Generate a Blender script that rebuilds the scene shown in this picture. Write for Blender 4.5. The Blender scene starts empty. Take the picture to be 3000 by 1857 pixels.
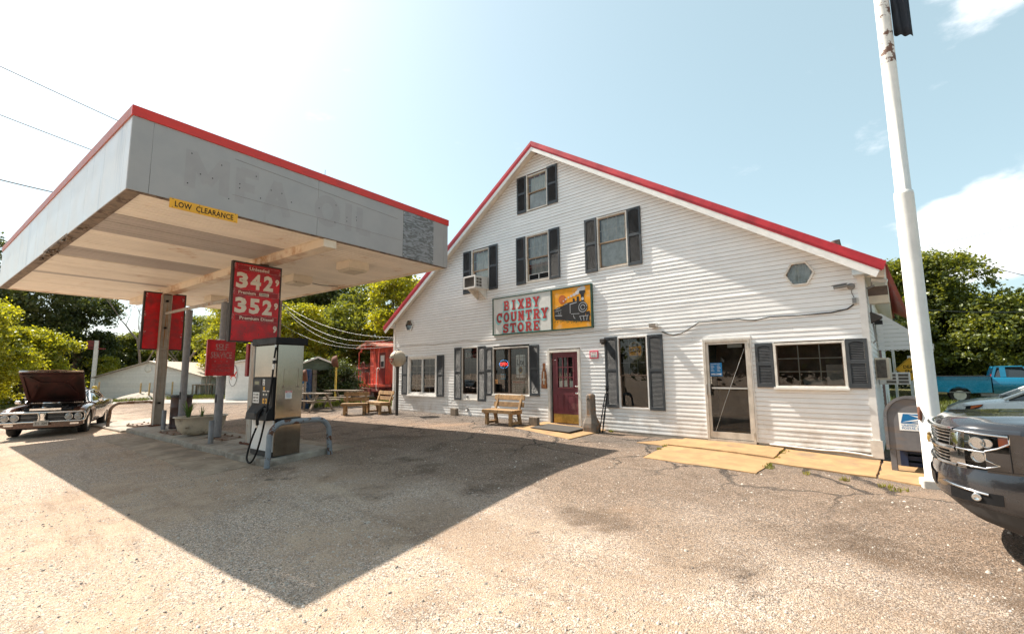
import bpy, math, random
import numpy as np
from mathutils import Vector, Matrix, noise
R = math.radians
random.seed(7); np.random.seed(7)
SC = bpy.context.scene
COL = SC.collection

# ------------------------------------------------------------------ camera, sky, sun, exposure
cam_d = bpy.data.cameras.new('camera'); cam = bpy.data.objects.new('camera', cam_d); COL.objects.link(cam)
cam_d.sensor_width = 36.0; cam_d.lens = 36.0*1350.84/3000.0; cam_d.clip_start = 0.05; cam_d.clip_end = 2000
_p, _r = R(6.88613), R(-0.53208)
_f = Vector((0, math.cos(_p), math.sin(_p))); _u0 = Vector((0, -math.sin(_p), math.cos(_p))); _x0 = Vector((1, 0, 0))
_x = math.cos(_r)*_x0+math.sin(_r)*_u0; _u = -math.sin(_r)*_x0+math.cos(_r)*_u0
cam.matrix_world = Matrix(((_x.x, _u.x, -_f.x, 0), (_x.y, _u.y, -_f.y, 0), (_x.z, _u.z, -_f.z, 1.45), (0, 0, 0, 1)))
SC.camera = cam
SC.view_settings.view_transform = 'Standard'; SC.view_settings.look = 'None'
SC.view_settings.exposure = 0.96; SC.view_settings.gamma = 1.0
SUN_AZ, SUN_EL = -56.5, 51.0
SUN = Vector((math.sin(R(SUN_AZ))*math.cos(R(SUN_EL)), math.cos(R(SUN_AZ))*math.cos(R(SUN_EL)), math.sin(R(SUN_EL))))
sl = bpy.data.lights.new('sun', 'SUN'); sl.energy = 5.0; sl.angle = R(0.53); sl.color = (1.0, 0.92, 0.80)
so = bpy.data.objects.new('sun', sl); COL.objects.link(so); so.rotation_euler = SUN.to_track_quat('Z', 'Y').to_euler(); so.location = (0, 0, 60)
W = bpy.data.worlds.new('World'); SC.world = W; W.use_nodes = True
nt = W.node_tree; nt.nodes.clear()
def N(t, **k):
    n = nt.nodes.new(t)
    for a, b in k.items(): setattr(n, a, b)
    return n
sky = N('ShaderNodeTexSky', sky_type='NISHITA'); sky.sun_disc = False
sky.sun_elevation = R(SUN_EL); sky.sun_rotation = R(SUN_AZ)
sky.air_density = 1.0; sky.dust_density = 2.3; sky.ozone_density = 1.3; sky.altitude = 200
tc = N('ShaderNodeTexCoord')
def vmath(op, a, b=None):
    n = N('ShaderNodeVectorMath', operation=op)
    nt.links.new(a, n.inputs[0])
    if b is not None:
        if isinstance(b, (tuple, Vector)): n.inputs[1].default_value = b
        else: nt.links.new(b, n.inputs[1])
    return n
def fmath(op, a, b=0.0, c=None, clamp=False):
    n = N('ShaderNodeMath', operation=op, use_clamp=clamp)
    for i, q in enumerate((a, b, c)):
        if q is None: continue
        if isinstance(q, (int, float)): n.inputs[i].default_value = q
        else: nt.links.new(q, n.inputs[i])
    return n.outputs[0]
D = tc.outputs['Generated']
mp = N('ShaderNodeMapping'); mp.inputs['Scale'].default_value = (1, 1, 2.2); nt.links.new(D, mp.inputs['Vector'])
n1 = N('ShaderNodeTexNoise'); n1.inputs['Scale'].default_value = 7.5; n1.inputs['Detail'].default_value = 9; n1.inputs['Roughness'].default_value = .6
n2 = N('ShaderNodeTexNoise'); n2.inputs['Scale'].default_value = 1.7; n2.inputs['Detail'].default_value = 3
nt.links.new(mp.outputs[0], n1.inputs['Vector']); nt.links.new(mp.outputs[0], n2.inputs['Vector'])
def adir(az, el): return Vector((math.sin(R(az))*math.cos(R(el)), math.cos(R(az))*math.cos(R(el)), math.sin(R(el))))
# broken cumulus: threshold of fine noise, modulated by broad banks (banks in view plus the same kind of banks all round)
acc = fmath('MULTIPLY', fmath('SUBTRACT', n2.outputs[0], .60), .45)
for az, el, rad, w in ((46.5, 12.0, 5.5, .44), (43.6, 12.9, 3.2, .34), (49.5, 12.2, 6, .44), (54, 11, 6, .3), (45, 8.5, 6, .18), (47.5, 30.5, 4, .24), (50.5, 29, 4, .22), (39.6, 22.3, 2.4, .20), (45.2, 23.6, 2.2, .17), (-11.4, 9.6, 5, .2), (35.8, 12.2, 2.2, .18), (40.5, 12.5, 2.2, .14),
                       (120, 16, 14, .2), (170, 22, 15, .2), (215, 18, 14, .22), (260, 25, 14, .2), (85, 28, 10, .15)):
    dt = vmath('DOT_PRODUCT', D, adir(az, el)).outputs['Value']
    c0 = math.cos(R(rad))
    mr = N('ShaderNodeMapRange', interpolation_type='SMOOTHSTEP'); nt.links.new(dt, mr.inputs[0])
    mr.inputs[1].default_value = c0; mr.inputs[2].default_value = 1.0; mr.inputs[3].default_value = 0; mr.inputs[4].default_value = w
    acc = fmath('ADD', acc, mr.outputs[0])
cl = fmath('ADD', fmath('SUBTRACT', n1.outputs[0], .62), acc)
mr = N('ShaderNodeMapRange', interpolation_type='SMOOTHSTEP'); nt.links.new(cl, mr.inputs[0])
mr.inputs[1].default_value = 0.0; mr.inputs[2].default_value = .30; mr.inputs[4].default_value = .72
mixc = N('ShaderNodeMix', data_type='RGBA'); nt.links.new(mr.outputs[0], mixc.inputs[0])
hz = N('ShaderNodeHueSaturation'); hz.inputs['Saturation'].default_value = .85; hz.inputs['Hue'].default_value = .474; nt.links.new(sky.outputs[0], hz.inputs['Color'])
mixh = N('ShaderNodeMix', data_type='RGBA'); mixh.inputs[0].default_value = .30; nt.links.new(hz.outputs[0], mixh.inputs[6]); mixh.inputs[7].default_value = (5.2, 6.7, 6.7, 1)   # summer haze in the air
nt.links.new(mixh.outputs[2], mixc.inputs[6])
mixc.inputs[7].default_value = (8.6, 8.5, 8.6, 1)
bg = N('ShaderNodeBackground'); bg.inputs['Strength'].default_value = 0.098
nt.links.new(mixc.outputs[2], bg.inputs['Color'])
wo = N('ShaderNodeOutputWorld'); nt.links.new(bg.outputs[0], wo.inputs['Surface'])

# ------------------------------------------------------------------ helpers
class MB:
    """collects geometry; build() links it as one mesh object"""
    def __init__(s): s.v = []; s.f = []; s.m = []; s.s = []; s.mi = 0; s.T = None
    def add(s, vs, fs, smooth=False):
        o = len(s.v)
        if s.T is not None: vs = [s.T @ Vector(p) for p in vs]
        s.v.extend([tuple(p) for p in vs])
        for f in fs: s.f.append(tuple(i+o for i in f)); s.m.append(s.mi); s.s.append(smooth)
        return s
    def box(s, x0, x1, y0, y1, z0, z1):
        return s.add([(x0, y0, z0), (x1, y0, z0), (x1, y1, z0), (x0, y1, z0), (x0, y0, z1), (x1, y0, z1), (x1, y1, z1), (x0, y1, z1)],
                     [(3, 2, 1, 0), (4, 5, 6, 7), (0, 1, 5, 4), (1, 2, 6, 5), (2, 3, 7, 6), (3, 0, 4, 7)])
    def cbox(s, c, d, rot=None):
        x, y, z = (q/2 for q in d)
        vs = [Vector(p) for p in [(-x, -y, -z), (x, -y, -z), (x, y, -z), (-x, y, -z), (-x, -y, z), (x, -y, z), (x, y, z), (-x, y, z)]]
        if rot is not None: vs = [rot @ p for p in vs]
        return s.add([p+Vector(c) for p in vs], [(3, 2, 1, 0), (4, 5, 6, 7), (0, 1, 5, 4), (1, 2, 6, 5), (2, 3, 7, 6), (3, 0, 4, 7)])
    def beam(s, a, b, w, h, up=(0, 0, 1)):
        a, b = Vector(a), Vector(b); d = b-a; L = d.length; d.normalize(); up = Vector(up)
        if abs(d.dot(up)) > .98: up = Vector((0, 1, 0)) if abs(d.y) < .9 else Vector((1, 0, 0))
        x = d.cross(up).normalized(); z = x.cross(d)
        rot = Matrix((x, d, z)).transposed()
        return s.cbox((a+b)/2, (w, L, h), rot)
    def prism(s, poly, d0, d1, ax='y'):
        """poly of 2-D points extruded along ax; for 'y' the points are (x,z), for 'x' (y,z), for 'z' (x,y)"""
        def P(p, d): return (p[0], d, p[1]) if ax == 'y' else ((d, p[0], p[1]) if ax == 'x' else (p[0], p[1], d))
        n = len(poly); vs = [P(p, d0) for p in poly]+[P(p, d1) for p in poly]
        fs = [tuple(range(n)), tuple(range(2*n-1, n-1, -1))]+[(i+n, (i+1) % n+n, (i+1) % n, i) for i in range(n)]
        return s.add(vs, fs)
    def tube(s, path, r, n=8, caps=True, closed=False, flat=None):
        path = [Vector(p) for p in path]; k = len(path); rs = r if isinstance(r, (list, tuple)) else [r]*k
        vs = []; prev = None
        for i, p in enumerate(path):
            if closed: t = path[(i+1) % k]-path[i-1]
            else: t = path[min(i+1, k-1)]-path[max(i-1, 0)]
            t.normalize()
            if prev is None:
                a = Vector((0, 0, 1)) if abs(t.z) < .9 else Vector((1, 0, 0)); x = t.cross(a).normalized()
            else: x = (prev-t*prev.dot(t)).normalized()
            prev = x; y = t.cross(x)
            for j in range(n):
                g = 2*math.pi*j/n; vs.append(p+(x*math.cos(g)+y*math.sin(g))*rs[i])
        fs = []
        for i in range(k if closed else k-1):
            i2 = (i+1) % k
            for j in range(n): j2 = (j+1) % n; fs.append((i*n+j, i*n+j2, i2*n+j2, i2*n+j))
        o = len(s.f); s.add(vs, fs, True)
        if caps and not closed: s.add(vs[:n], [tuple(range(n-1, -1, -1))]); s.add(vs[-n:], [tuple(range(n))])
        return s
    def lathe(s, prof, n=20, c=(0, 0, 0), M=None, smooth=True):
        vs = []
        for r, z in prof:
            for j in range(n):
                g = 2*math.pi*j/n; p = Vector((r*math.cos(g), r*math.sin(g), z))
                if M is not None: p = M @ p
                vs.append(p+Vector(c))
        fs = []
        for i in range(len(prof)-1):
            for j in range(n): j2 = (j+1) % n; fs.append((i*n+j, i*n+j2, (i+1)*n+j2, (i+1)*n+j))
        fs2 = []
        if prof[0][0] > 1e-4: fs2.append(tuple(range(n-1, -1, -1)))
        s.add(vs, fs, smooth)
        if prof[0][0] > 1e-4: s.add(vs[:n], [tuple(range(n-1, -1, -1))])
        if prof[-1][0] > 1e-4: s.add(vs[-n:], [tuple(range(n))])
        return s
    def grid(s, rows, smooth=True, wrap=False):
        m = len(rows[0]); vs = [p for r_ in rows for p in r_]; fs = []
        for i in range(len(rows)-1):
            for j in range(m if wrap else m-1):
                j2 = (j+1) % m; fs.append((i*m+j, i*m+j2, (i+1)*m+j2, (i+1)*m+j))
        return s.add(vs, fs, smooth)
    def build(s, name, mats, parent=None, bevel=0, flip=False):
        me = bpy.data.meshes.new(name)
        me.from_pydata(s.v, [], [f[::-1] for f in s.f] if flip else s.f)
        if not isinstance(mats, (list, tuple)): mats = [mats]
        for m in mats: me.materials.append(m)
        me.polygons.foreach_set('material_index', s.m); me.polygons.foreach_set('use_smooth', s.s); me.update()
        o = bpy.data.objects.new(name, me); COL.objects.link(o)
        if parent is not None: o.parent = parent
        if bevel:
            b = o.modifiers.new('bevel', 'BEVEL'); b.width = bevel; b.segments = 2; b.limit_method = 'ANGLE'; b.angle_limit = R(40)
        return o
def tag(o, label=None, cat=None, group=None, kind=None):
    if label: o['label'] = label
    if cat: o['category'] = cat
    if group: o['group'] = group
    if kind: o['kind'] = kind
    return o
def thing(name, label, cat, loc=(0, 0, 0), rz=0.0, group=None):
    o = bpy.data.objects.new(name, None); COL.objects.link(o); o.empty_display_size = .2
    o.location = loc; o.rotation_euler = (0, 0, rz)
    return tag(o, label, cat, group)
def solo(name, mb, mats, label, cat, loc=(0, 0, 0), rz=0.0, group=None, bevel=0):
    o = mb.build(name, mats, None, bevel); o.location = loc; o.rotation_euler = (0, 0, rz)
    return tag(o, label, cat, group)
def struct(name, mb, mats, loc=(0, 0, 0), rz=0.0, label=None):
    o = mb.build(name, mats); o.location = loc; o.rotation_euler = (0, 0, rz); o['kind'] = 'structure'
    if label: o['label'] = label
    return o
def share(o, parent, loc=(0, 0, 0), rz=None, name=None):
    c = o.copy(); COL.objects.link(c); c.parent = parent; c.location = loc
    if rz is not None: c.rotation_euler = (0, 0, rz)
    return c
def copy_tree(o, parent=None):
    c = o.copy(); COL.objects.link(c)
    if parent is not None: c.parent = parent
    for ch in list(o.children): copy_tree(ch, c)
    return c
_tc = {}
def text_geo(t, bold=0.0, space=1.0):
    key = (t, bold, space)
    if key in _tc: return _tc[key]
    cu = bpy.data.curves.new('t', 'FONT'); cu.body = t; cu.size = 1; cu.offset = bold; cu.space_character = space; cu.resolution_u = 2; cu.fill_mode = 'FRONT'
    ob = bpy.data.objects.new('t', cu); COL.objects.link(ob)
    dg = bpy.context.evaluated_depsgraph_get(); me = ob.evaluated_get(dg).to_mesh()
    vs = [tuple(v.co) for v in me.vertices]; fs = [tuple(p.vertices) for p in me.polygons]
    ob.evaluated_get(dg).to_mesh_clear(); bpy.data.objects.remove(ob); bpy.data.curves.remove(cu)
    _tc[key] = (vs, fs); return _tc[key]
FRONT = Matrix(((1, 0, 0), (0, 0, -1), (0, 1, 0)))       # text plane -> faces -y (x right, z up)
def put_text(mb, t, c, w, h, M3=FRONT, bold=0.0, space=1.0, d=0.0):
    """text centred on c, fitted into w x h; M3 turns the xy text plane into the wall's plane"""
    vs, fs = text_geo(t, bold, space)
    xs = [v[0] for v in vs]; ys = [v[1] for v in vs]
    cx, cy = (min(xs)+max(xs))/2, (min(ys)+max(ys))/2; sx = w/(max(xs)-min(xs)); sy = h/(max(ys)-min(ys))
    c = Vector(c)
    mb.add([c+M3 @ Vector(((v[0]-cx)*sx, (v[1]-cy)*sy, d)) for v in vs], fs)
def flat(mb, pts, c, M3=FRONT, d=0.0):
    """flat polygon (list of xy) on the plane"""
    c = Vector(c); mb.add([c+M3 @ Vector((x, y, d)) for x, y in pts], [tuple(range(len(pts)))])
def ribbon(mb, pts, wd, c, M3=FRONT, d=0.0, closed=False):
    c = Vector(c); k = len(pts); L = []; 
    for i, p in enumerate(pts):
        a = pts[i-1] if (i or closed) else p; b = pts[(i+1) % k] if (i < k-1 or closed) else p
        t = Vector((b[0]-a[0], b[1]-a[1])); t = t.normalized() if t.length else Vector((1, 0)); nn = Vector((-t.y, t.x))*wd/2
        L.append((c+M3 @ Vector((p[0]+nn.x, p[1]+nn.y, d)), c+M3 @ Vector((p[0]-nn.x, p[1]-nn.y, d))))
    vs = [q for pr in L for q in pr]; fs = [(2*i+1, 2*((i+1) % k)+1, 2*((i+1) % k), 2*i) for i in range(k if closed else k-1)]
    mb.add(vs, fs)
def circ(r, n=24, a0=0, a1=360, rx=1, ry=1, cx=0, cy=0):
    k = n if a1-a0 >= 360 else n+1
    return [(cx+rx*r*math.cos(R(a0+(a1-a0)*i/n)), cy+ry*r*math.sin(R(a0+(a1-a0)*i/n))) for i in range(k)]

# ------------------------------------------------------------------ materials
def mat_new(name):
    m = bpy.data.materials.new(name); m.use_nodes = True; t = m.node_tree
    return m, t, t.nodes['Principled BSDF']
def rgba(c): return (c[0], c[1], c[2], 1)
def _noise(t, scale, detail=4, rough=.55, sc=None, vec=None):
    n = t.nodes.new('ShaderNodeTexNoise'); n.inputs['Scale'].default_value = scale; n.inputs['Detail'].default_value = detail; n.inputs['Roughness'].default_value = rough
    g = vec
    if g is None:
        gn = t.nodes.new('ShaderNodeNewGeometry'); g = gn.outputs['Position']
    if sc:
        mp_ = t.nodes.new('ShaderNodeMapping'); mp_.inputs['Scale'].default_value = sc; t.links.new(g, mp_.inputs['Vector']); g = mp_.outputs[0]
    t.links.new(g, n.inputs['Vector']); return n.outputs[0]
def _ramp(t, x, a, b, lo=0.0, hi=1.0):
    m = t.nodes.new('ShaderNodeMapRange'); m.interpolation_type = 'SMOOTHSTEP'; t.links.new(x, m.inputs[0])
    for i, q in enumerate((a, b, lo, hi)): m.inputs[i+1].default_value = q
    return m.outputs[0]
def _mix(t, f, a, b, mode='MIX'):
    m = t.nodes.new('ShaderNodeMix'); m.data_type = 'RGBA'; m.blend_type = mode
    for i, q in ((0, f), (6, a), (7, b)):
        if isinstance(q, (int, float)): m.inputs[i].default_value = q
        elif isinstance(q, tuple): m.inputs[i].default_value = rgba(q)
        else: t.links.new(q, m.inputs[i])
    return m.outputs[2]
def _m(t, op, a, b=0.0):
    n = t.nodes.new('ShaderNodeMath'); n.operation = op
    for i, q in enumerate((a, b)):
        if isinstance(q, (int, float)): n.inputs[i].default_value = q
        else: t.links.new(q, n.inputs[i])
    return n.outputs[0]
def _bump(t, b, h, strength, dist=.02):
    n = t.nodes.new('ShaderNodeBump'); n.inputs['Strength'].default_value = strength; n.inputs['Distance'].default_value = dist
    t.links.new(h, n.inputs['Height']); t.links.new(n.outputs[0], b.inputs['Normal'])
def pm(name, col, rough=.6, metal=0.0, v=.12, vs=6, bump=0, bs=60, bd=.004, c2=None, c2t=.58, c2s=3, c2w=.07, spec=.5, coat=0, rand=0, streak=None, st=.56, ss=(14, 14, .8), r2=None):
    m, t, b = mat_new(name); c = rgba(col)
    n = _noise(t, vs, 5, .6)
    f = _ramp(t, n, .3, .7, 1-v, 1+v)
    if rand:
        oi = t.nodes.new('ShaderNodeObjectInfo'); f = _m(t, 'MULTIPLY', f, _ramp_lin(t, oi.outputs['Random'], 1-rand, 1+rand))
    col_o = _mix(t, 1.0, tuple(col), f, 'MULTIPLY')
    if streak:
        sn = _noise(t, 1.0, 5, .6, sc=ss); col_o = _mix(t, _ramp(t, sn, st, st+.16), col_o, tuple(streak))
    if c2 is not None:
        k = _noise(t, c2s, 8, .68); k = _ramp(t, k, c2t-c2w/2, c2t+c2w/2); col_o = _mix(t, k, col_o, tuple(c2))
        if r2 is not None:
            t.links.new(_ramp(t, k, 0, 1, rough, r2), b.inputs['Roughness'])
            if metal: t.links.new(_ramp(t, k, 0, 1, metal, 0), b.inputs['Metallic'])
    t.links.new(col_o, b.inputs['Base Color'])
    if not (c2 is not None and r2 is not None):
        t.links.new(_ramp(t, n, .3, .7, max(rough-.06, 0.02), min(rough+.08, 1)), b.inputs['Roughness']); b.inputs['Metallic'].default_value = metal
    b.inputs['Specular IOR Level'].default_value = spec; b.inputs['Coat Weight'].default_value = coat; b.inputs['Coat Roughness'].default_value = .04
    if bump: _bump(t, b, _noise(t, bs, 6, .6), bump, bd)
    return m
def splash(name):
    m = bpy.data.materials[name]; t = m.node_tree; b = t.nodes['Principled BSDF']; src = b.inputs['Base Color'].links[0].from_socket
    g = t.nodes.new('ShaderNodeNewGeometry'); sp = t.nodes.new('ShaderNodeSeparateXYZ'); t.links.new(g.outputs['Position'], sp.inputs[0])
    k = _m(t, 'MULTIPLY', _ramp(t, sp.outputs['Z'], .75, .0), _ramp(t, _noise(t, 2.4, 6, .65), .38, .72))
    t.links.new(_mix(t, _m(t, 'MULTIPLY', k, .55), src, (.42, .33, .24)), b.inputs['Base Color'])
def _ramp_lin(t, x, lo, hi):
    m = t.nodes.new('ShaderNodeMapRange'); t.links.new(x, m.inputs[0]); m.inputs[3].default_value = lo; m.inputs[4].default_value = hi; return m.outputs[0]
def emis(name, col, s):
    m, t, b = mat_new(name); b.inputs['Base Color'].default_value = rgba(col); b.inputs['Emission Color'].default_value = rgba(col); b.inputs['Emission Strength'].default_value = s; return m
def glass_mat(name, tint=(.86, .9, .9), ior=1.52, rough=.0, dirt=.012):
    m, t, b = mat_new(name); t.nodes.remove(b); out = t.nodes['Material Output']
    tr = t.nodes.new('ShaderNodeBsdfTransparent'); tr.inputs[0].default_value = rgba(tint)
    gl = t.nodes.new('ShaderNodeBsdfGlossy'); gl.inputs['Roughness'].default_value = rough
    fr = t.nodes.new('ShaderNodeFresnel'); fr.inputs[0].default_value = ior
    mx = t.nodes.new('ShaderNodeMixShader'); t.links.new(_m(t, 'MULTIPLY', fr.outputs[0], 1.6), mx.inputs[0]); t.links.new(tr.outputs[0], mx.inputs[1]); t.links.new(gl.outputs[0], mx.inputs[2])
    df = t.nodes.new('ShaderNodeBsdfDiffuse'); df.inputs[0].default_value = (.5, .48, .44, 1)
    m2 = t.nodes.new('ShaderNodeMixShader'); t.links.new(_ramp(t, _noise(t, 2.5, 5), .35, .8, dirt*.3, dirt*2), m2.inputs[0]); t.links.new(mx.outputs[0], m2.inputs[1]); t.links.new(df.outputs[0], m2.inputs[2])
    # slightly uneven panes
    bp = t.nodes.new('ShaderNodeBump'); bp.inputs['Strength'].default_value = .05; bp.inputs['Distance'].default_value = .01
    t.links.new(_noise(t, 3.5, 2), bp.inputs['Height']); t.links.new(bp.outputs[0], gl.inputs['Normal'])
    t.links.new(m2.outputs[0], out.inputs[0]); return m
def leaf_mat(name, c_a, c_b, trans=.45):
    m, t, b = mat_new(name); t.nodes.remove(b); out = t.nodes['Material Output']
    k = _ramp(t, _noise(t, .9, 5, .7), .32, .68)
    col = _mix(t, k, tuple(c_a), tuple(c_b))
    k2 = _ramp(t, _noise(t, 9, 2, .5), .35, .7, .7, 1.35); col = _mix(t, 1.0, col, k2, 'MULTIPLY')
    d = t.nodes.new('ShaderNodeBsdfDiffuse'); tr = t.nodes.new('ShaderNodeBsdfTranslucent'); g = t.nodes.new('ShaderNodeBsdfGlossy'); g.inputs['Roughness'].default_value = .42
    t.links.new(col, d.inputs[0]); t.links.new(_mix(t, 1.0, col, (1.5, 1.35, .55), 'MULTIPLY'), tr.inputs[0]); g.inputs[0].default_value = (.9, .95, .9, 1)
    a = t.nodes.new('ShaderNodeMixShader'); a.inputs[0].default_value = trans; t.links.new(d.outputs[0], a.inputs[1]); t.links.new(tr.outputs[0], a.inputs[2])
    c = t.nodes.new('ShaderNodeMixShader'); c.inputs[0].default_value = .045; t.links.new(a.outputs[0], c.inputs[1]); t.links.new(g.outputs[0], c.inputs[2])
    t.links.new(c.outputs[0], out.inputs[0]); return m

RUST = (.16, .065, .025)
M = {}
M['siding'] = pm('siding_white', (.86, .857, .85), .5, v=.03, vs=3, rand=.025, bump=.12, bs=9, bd=.006, streak=(.70, .62, .52), st=.70, ss=(7, 7, .5))
splash('siding_white')
M['lap_under'] = pm('lap_grime_shade', (.30, .21, .16), .8, v=.3, vs=4)  # brown dirt, with the shade under each lap painted into the colour
M['trimw'] = pm('trim_white', (.82, .80, .77), .5, v=.06)
M['trimd'] = pm('trim_dirty_white', (.72, .68, .62), .55, v=.12, c2=(.45, .34, .24), c2t=.66, c2s=5)
M['soffit'] = pm('soffit_vinyl', (.76, .70, .62), .6, v=.06, rand=.04)
M['red'] = pm('roof_red', (.50, .024, .036), .42, v=.22, vs=1.6, rand=.05, spec=.5)
M['red_dark'] = pm('roof_red_faded', (.40, .045, .05), .45, v=.15, vs=4)
M['shutter'] = pm('shutter_slate', (.045, .052, .06), .5, v=.2, vs=5, c2=(.09, .09, .09), c2t=.62, c2s=4)
M['shutter_hi'] = pm('louver_faded', (.075, .075, .078), .48, v=.25, vs=4)
M['bronze'] = pm('window_bronze', (.36, .25, .16), .5, v=.2)
M['brown'] = pm('window_brown', (.10, .065, .045), .45, v=.2)
M['alu'] = pm('alu_frame', (.60, .55, .49), .45, metal=.3, v=.12, streak=(.35, .25, .17), st=.62)
M['alu2'] = pm('alu_clear', (.66, .65, .63), .35, metal=.7, v=.1)
M['glass'] = glass_mat('window_glass')
M['glass_tint'] = glass_mat('window_glass_smoky', (.6, .58, .55), dirt=.02)
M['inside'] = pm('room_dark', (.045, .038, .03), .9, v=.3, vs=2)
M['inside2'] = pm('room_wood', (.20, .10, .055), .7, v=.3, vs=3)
M['curtain'] = pm('curtain_white', (.78, .78, .74), .8, v=.12, vs=5, ss=(20, 20, .5), streak=(.5, .5, .48), st=.58)
M['curtain_g'] = pm('plastic_sheet', (.55, .56, .56), .35, v=.2, vs=7, bump=.5, bs=20, bd=.02)
M['maroon'] = pm('door_maroon', (.145, .028, .04), .45, v=.18, vs=3, c2=(.20, .07, .07), c2t=.6, c2s=2.5)
M['brass'] = pm('kickplate_brass', (.55, .36, .10), .42, metal=.75, v=.25, vs=5, c2=(.18, .10, .03), c2t=.6, c2s=6)
M['black'] = pm('black_plastic', (.010, .010, .011), .5, v=.2, spec=.22)
M['dgrey'] = pm('dark_grey', (.04, .04, .042), .55, v=.2, spec=.3)
M['grey'] = pm('mid_grey', (.22, .22, .22), .5, v=.15)
M['steel'] = pm('brushed_steel', (.31, .285, .245), .11, metal=1.0, v=.05, vs=1.2, streak=(.28, .25, .21), st=.54, ss=(7, 7, .35))
M['chrome'] = pm('chrome', (.72, .72, .72), .06, metal=1, v=.02)
M['chrome_old'] = pm('chrome_old', (.66, .63, .6), .14, metal=1, v=.1, c2=(.25, .15, .09), c2t=.68, c2s=20)
M['fascia'] = pm('fascia_grey', (.37, .362, .36), .45, metal=.1, v=.05, vs=2, bump=.05, bs=200, rand=.02, streak=(.27, .235, .20), st=.64, ss=(5, 5, .22))
M['fascia_l'] = pm('fascia_silver', (.60, .585, .565), .36, metal=.4, v=.08, vs=1.5, streak=(.40, .42, .44), st=.58, ss=(3, 3, .15))
M['ghost'] = pm('fascia_ghost', (.342, .334, .336), .55, metal=.0, v=.04, vs=4)
M['canred'] = pm('canopy_red', (.62, .035, .022), .4, v=.08, vs=3)
M['canred2'] = pm('canopy_red_faded', (.42, .13, .10), .5, v=.12, vs=3)
M['dirtgap'] = pm('old_flashing', (.20, .15, .11), .7, v=.3, vs=6, c2=(.08, .05, .035), c2t=.55, c2s=5)
M['panel'] = pm('soffit_cream', (.87, .79, .68), .5, v=.05, vs=1.5, rand=.04, c2=(.50, .26, .09), c2t=.665, c2s=1.1, c2w=.2)
M['panel_g'] = pm('soffit_grey', (.45, .40, .365), .55, v=.07, vs=2, rand=.05)
M['beam'] = pm('beam_cream', (.74, .63, .49), .5, v=.08, vs=2, c2=(.42, .20, .07), c2t=.60, c2s=1.1, c2w=.2)
M['fixture'] = pm('fixture_cream', (.76, .67, .54), .5, v=.06, vs=3, streak=(.50, .30, .13), st=.66, ss=(6, 6, 1))
M['post'] = pm('post_rusty_grey', (.42, .40, .36), .55, v=.12, streak=(.34, .16, .055), st=.5, ss=(13, 13, .5), c2=(.20, .085, .03), c2t=.66, c2s=3)
M['pipe'] = pm('pipe_grey', (.23, .235, .25), .6, v=.12, vs=8, bump=.2, bs=90, c2=(.16, .08, .04), c2t=.71, c2s=4)
M['hoop'] = pm('hoop_grey_rust', (.22, .25, .28), .5, v=.12, vs=6, c2=(.11, .05, .03), c2t=.55, c2s=5, c2w=.03, r2=.85)
M['hoop2'] = pm('hoop_rust', (.26, .19, .14), .7, v=.2, c2=(.12, .06, .03), c2t=.5, c2s=6)
M['conc'] = pm('concrete', (.36, .32, .27), .85, v=.16, vs=5, bump=.4, bs=60, c2=(.20, .17, .14), c2t=.57, c2s=1.7, c2w=.2)
M['conc_y'] = pm('sidewalk_tan', (.385, .232, .108), .9, v=.16, vs=3, bump=.4, bs=90, c2=(.24, .165, .10), c2t=.60, c2s=1.9, c2w=.22)
M['sgnred'] = pm('sign_red', (.58, .006, .014), .35, v=.18, vs=4, c2=(.28, .02, .025), c2t=.56, c2s=2.5, c2w=.25)
M['sgnred_d'] = pm('sign_red_dull', (.30, .012, .018), .45, v=.25, vs=3)
M['cream'] = pm('sign_cream', (.74, .68, .58), .5, v=.08, vs=6, c2=(.5, .42, .33), c2t=.64, c2s=6)
M['fadew'] = pm('faded_print', (.55, .33, .31), .5, v=.2, vs=20, c2=(.36, .05, .06), c2t=.52, c2s=25)
M['fadew2'] = pm('worn_print', (.42, .13, .13), .5, v=.3, vs=25, c2=(.33, .02, .03), c2t=.5, c2s=40)
M['yellow'] = pm('sign_yellow', (.80, .40, .02), .45, v=.05)
M['white'] = pm('paint_white', (.80, .79, .77), .45, v=.05)
M['poleW'] = pm('pole_white', (.82, .80, .76), .5, v=.07, vs=3, bump=.25, bs=55, bd=.006, c2=(.55, .43, .28), c2t=.72, c2s=3)
M['polerust'] = pm('pole_peeling', (.78, .76, .72), .6, v=.1, c2=(.17, .09, .06), c2t=.55, c2s=5, c2w=.04)
M['wood'] = pm('bench_wood', (.34, .205, .095), .75, v=.3, vs=5, rand=.2, bump=.4, bs=40, streak=(.15, .09, .045), st=.54, ss=(22, 22, 3))
M['woodgrey'] = pm('weathered_wood', (.24, .19, .145), .85, v=.25, vs=6, rand=.15, bump=.4, bs=40, streak=(.10, .075, .06), st=.54, ss=(20, 20, 1.5))
M['barn'] = pm('barn_peeling', (.42, .36, .33), .9, v=.3, vs=4, rand=.12, c2=(.16, .11, .085), c2t=.5, c2s=3.5, c2w=.1)
M['green'] = pm('shed_green', (.07, .10, .07), .7, v=.25, vs=4, rand=.1)
M['mint'] = pm('roof_mint', (.36, .46, .38), .6, v=.15)
M['cab'] = pm('caboose_red', (.60, .075, .04), .55, v=.18, vs=3, c2=(.25, .03, .025), c2t=.58, c2s=2, c2w=.2, rand=.03)
M['cabd'] = pm('caboose_dark', (.18, .03, .025), .65, v=.3, vs=5)
M['cabroof'] = pm('caboose_roof', (.34, .09, .05), .7, v=.3, c2=(.30, .22, .16), c2t=.55, c2s=4)
M['rust'] = pm('rust', (.15, .06, .035), .85, v=.3, vs=12)
M['blue_ma'] = pm('machine_blue', (.008, .05, .13), .3, v=.1)
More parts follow.
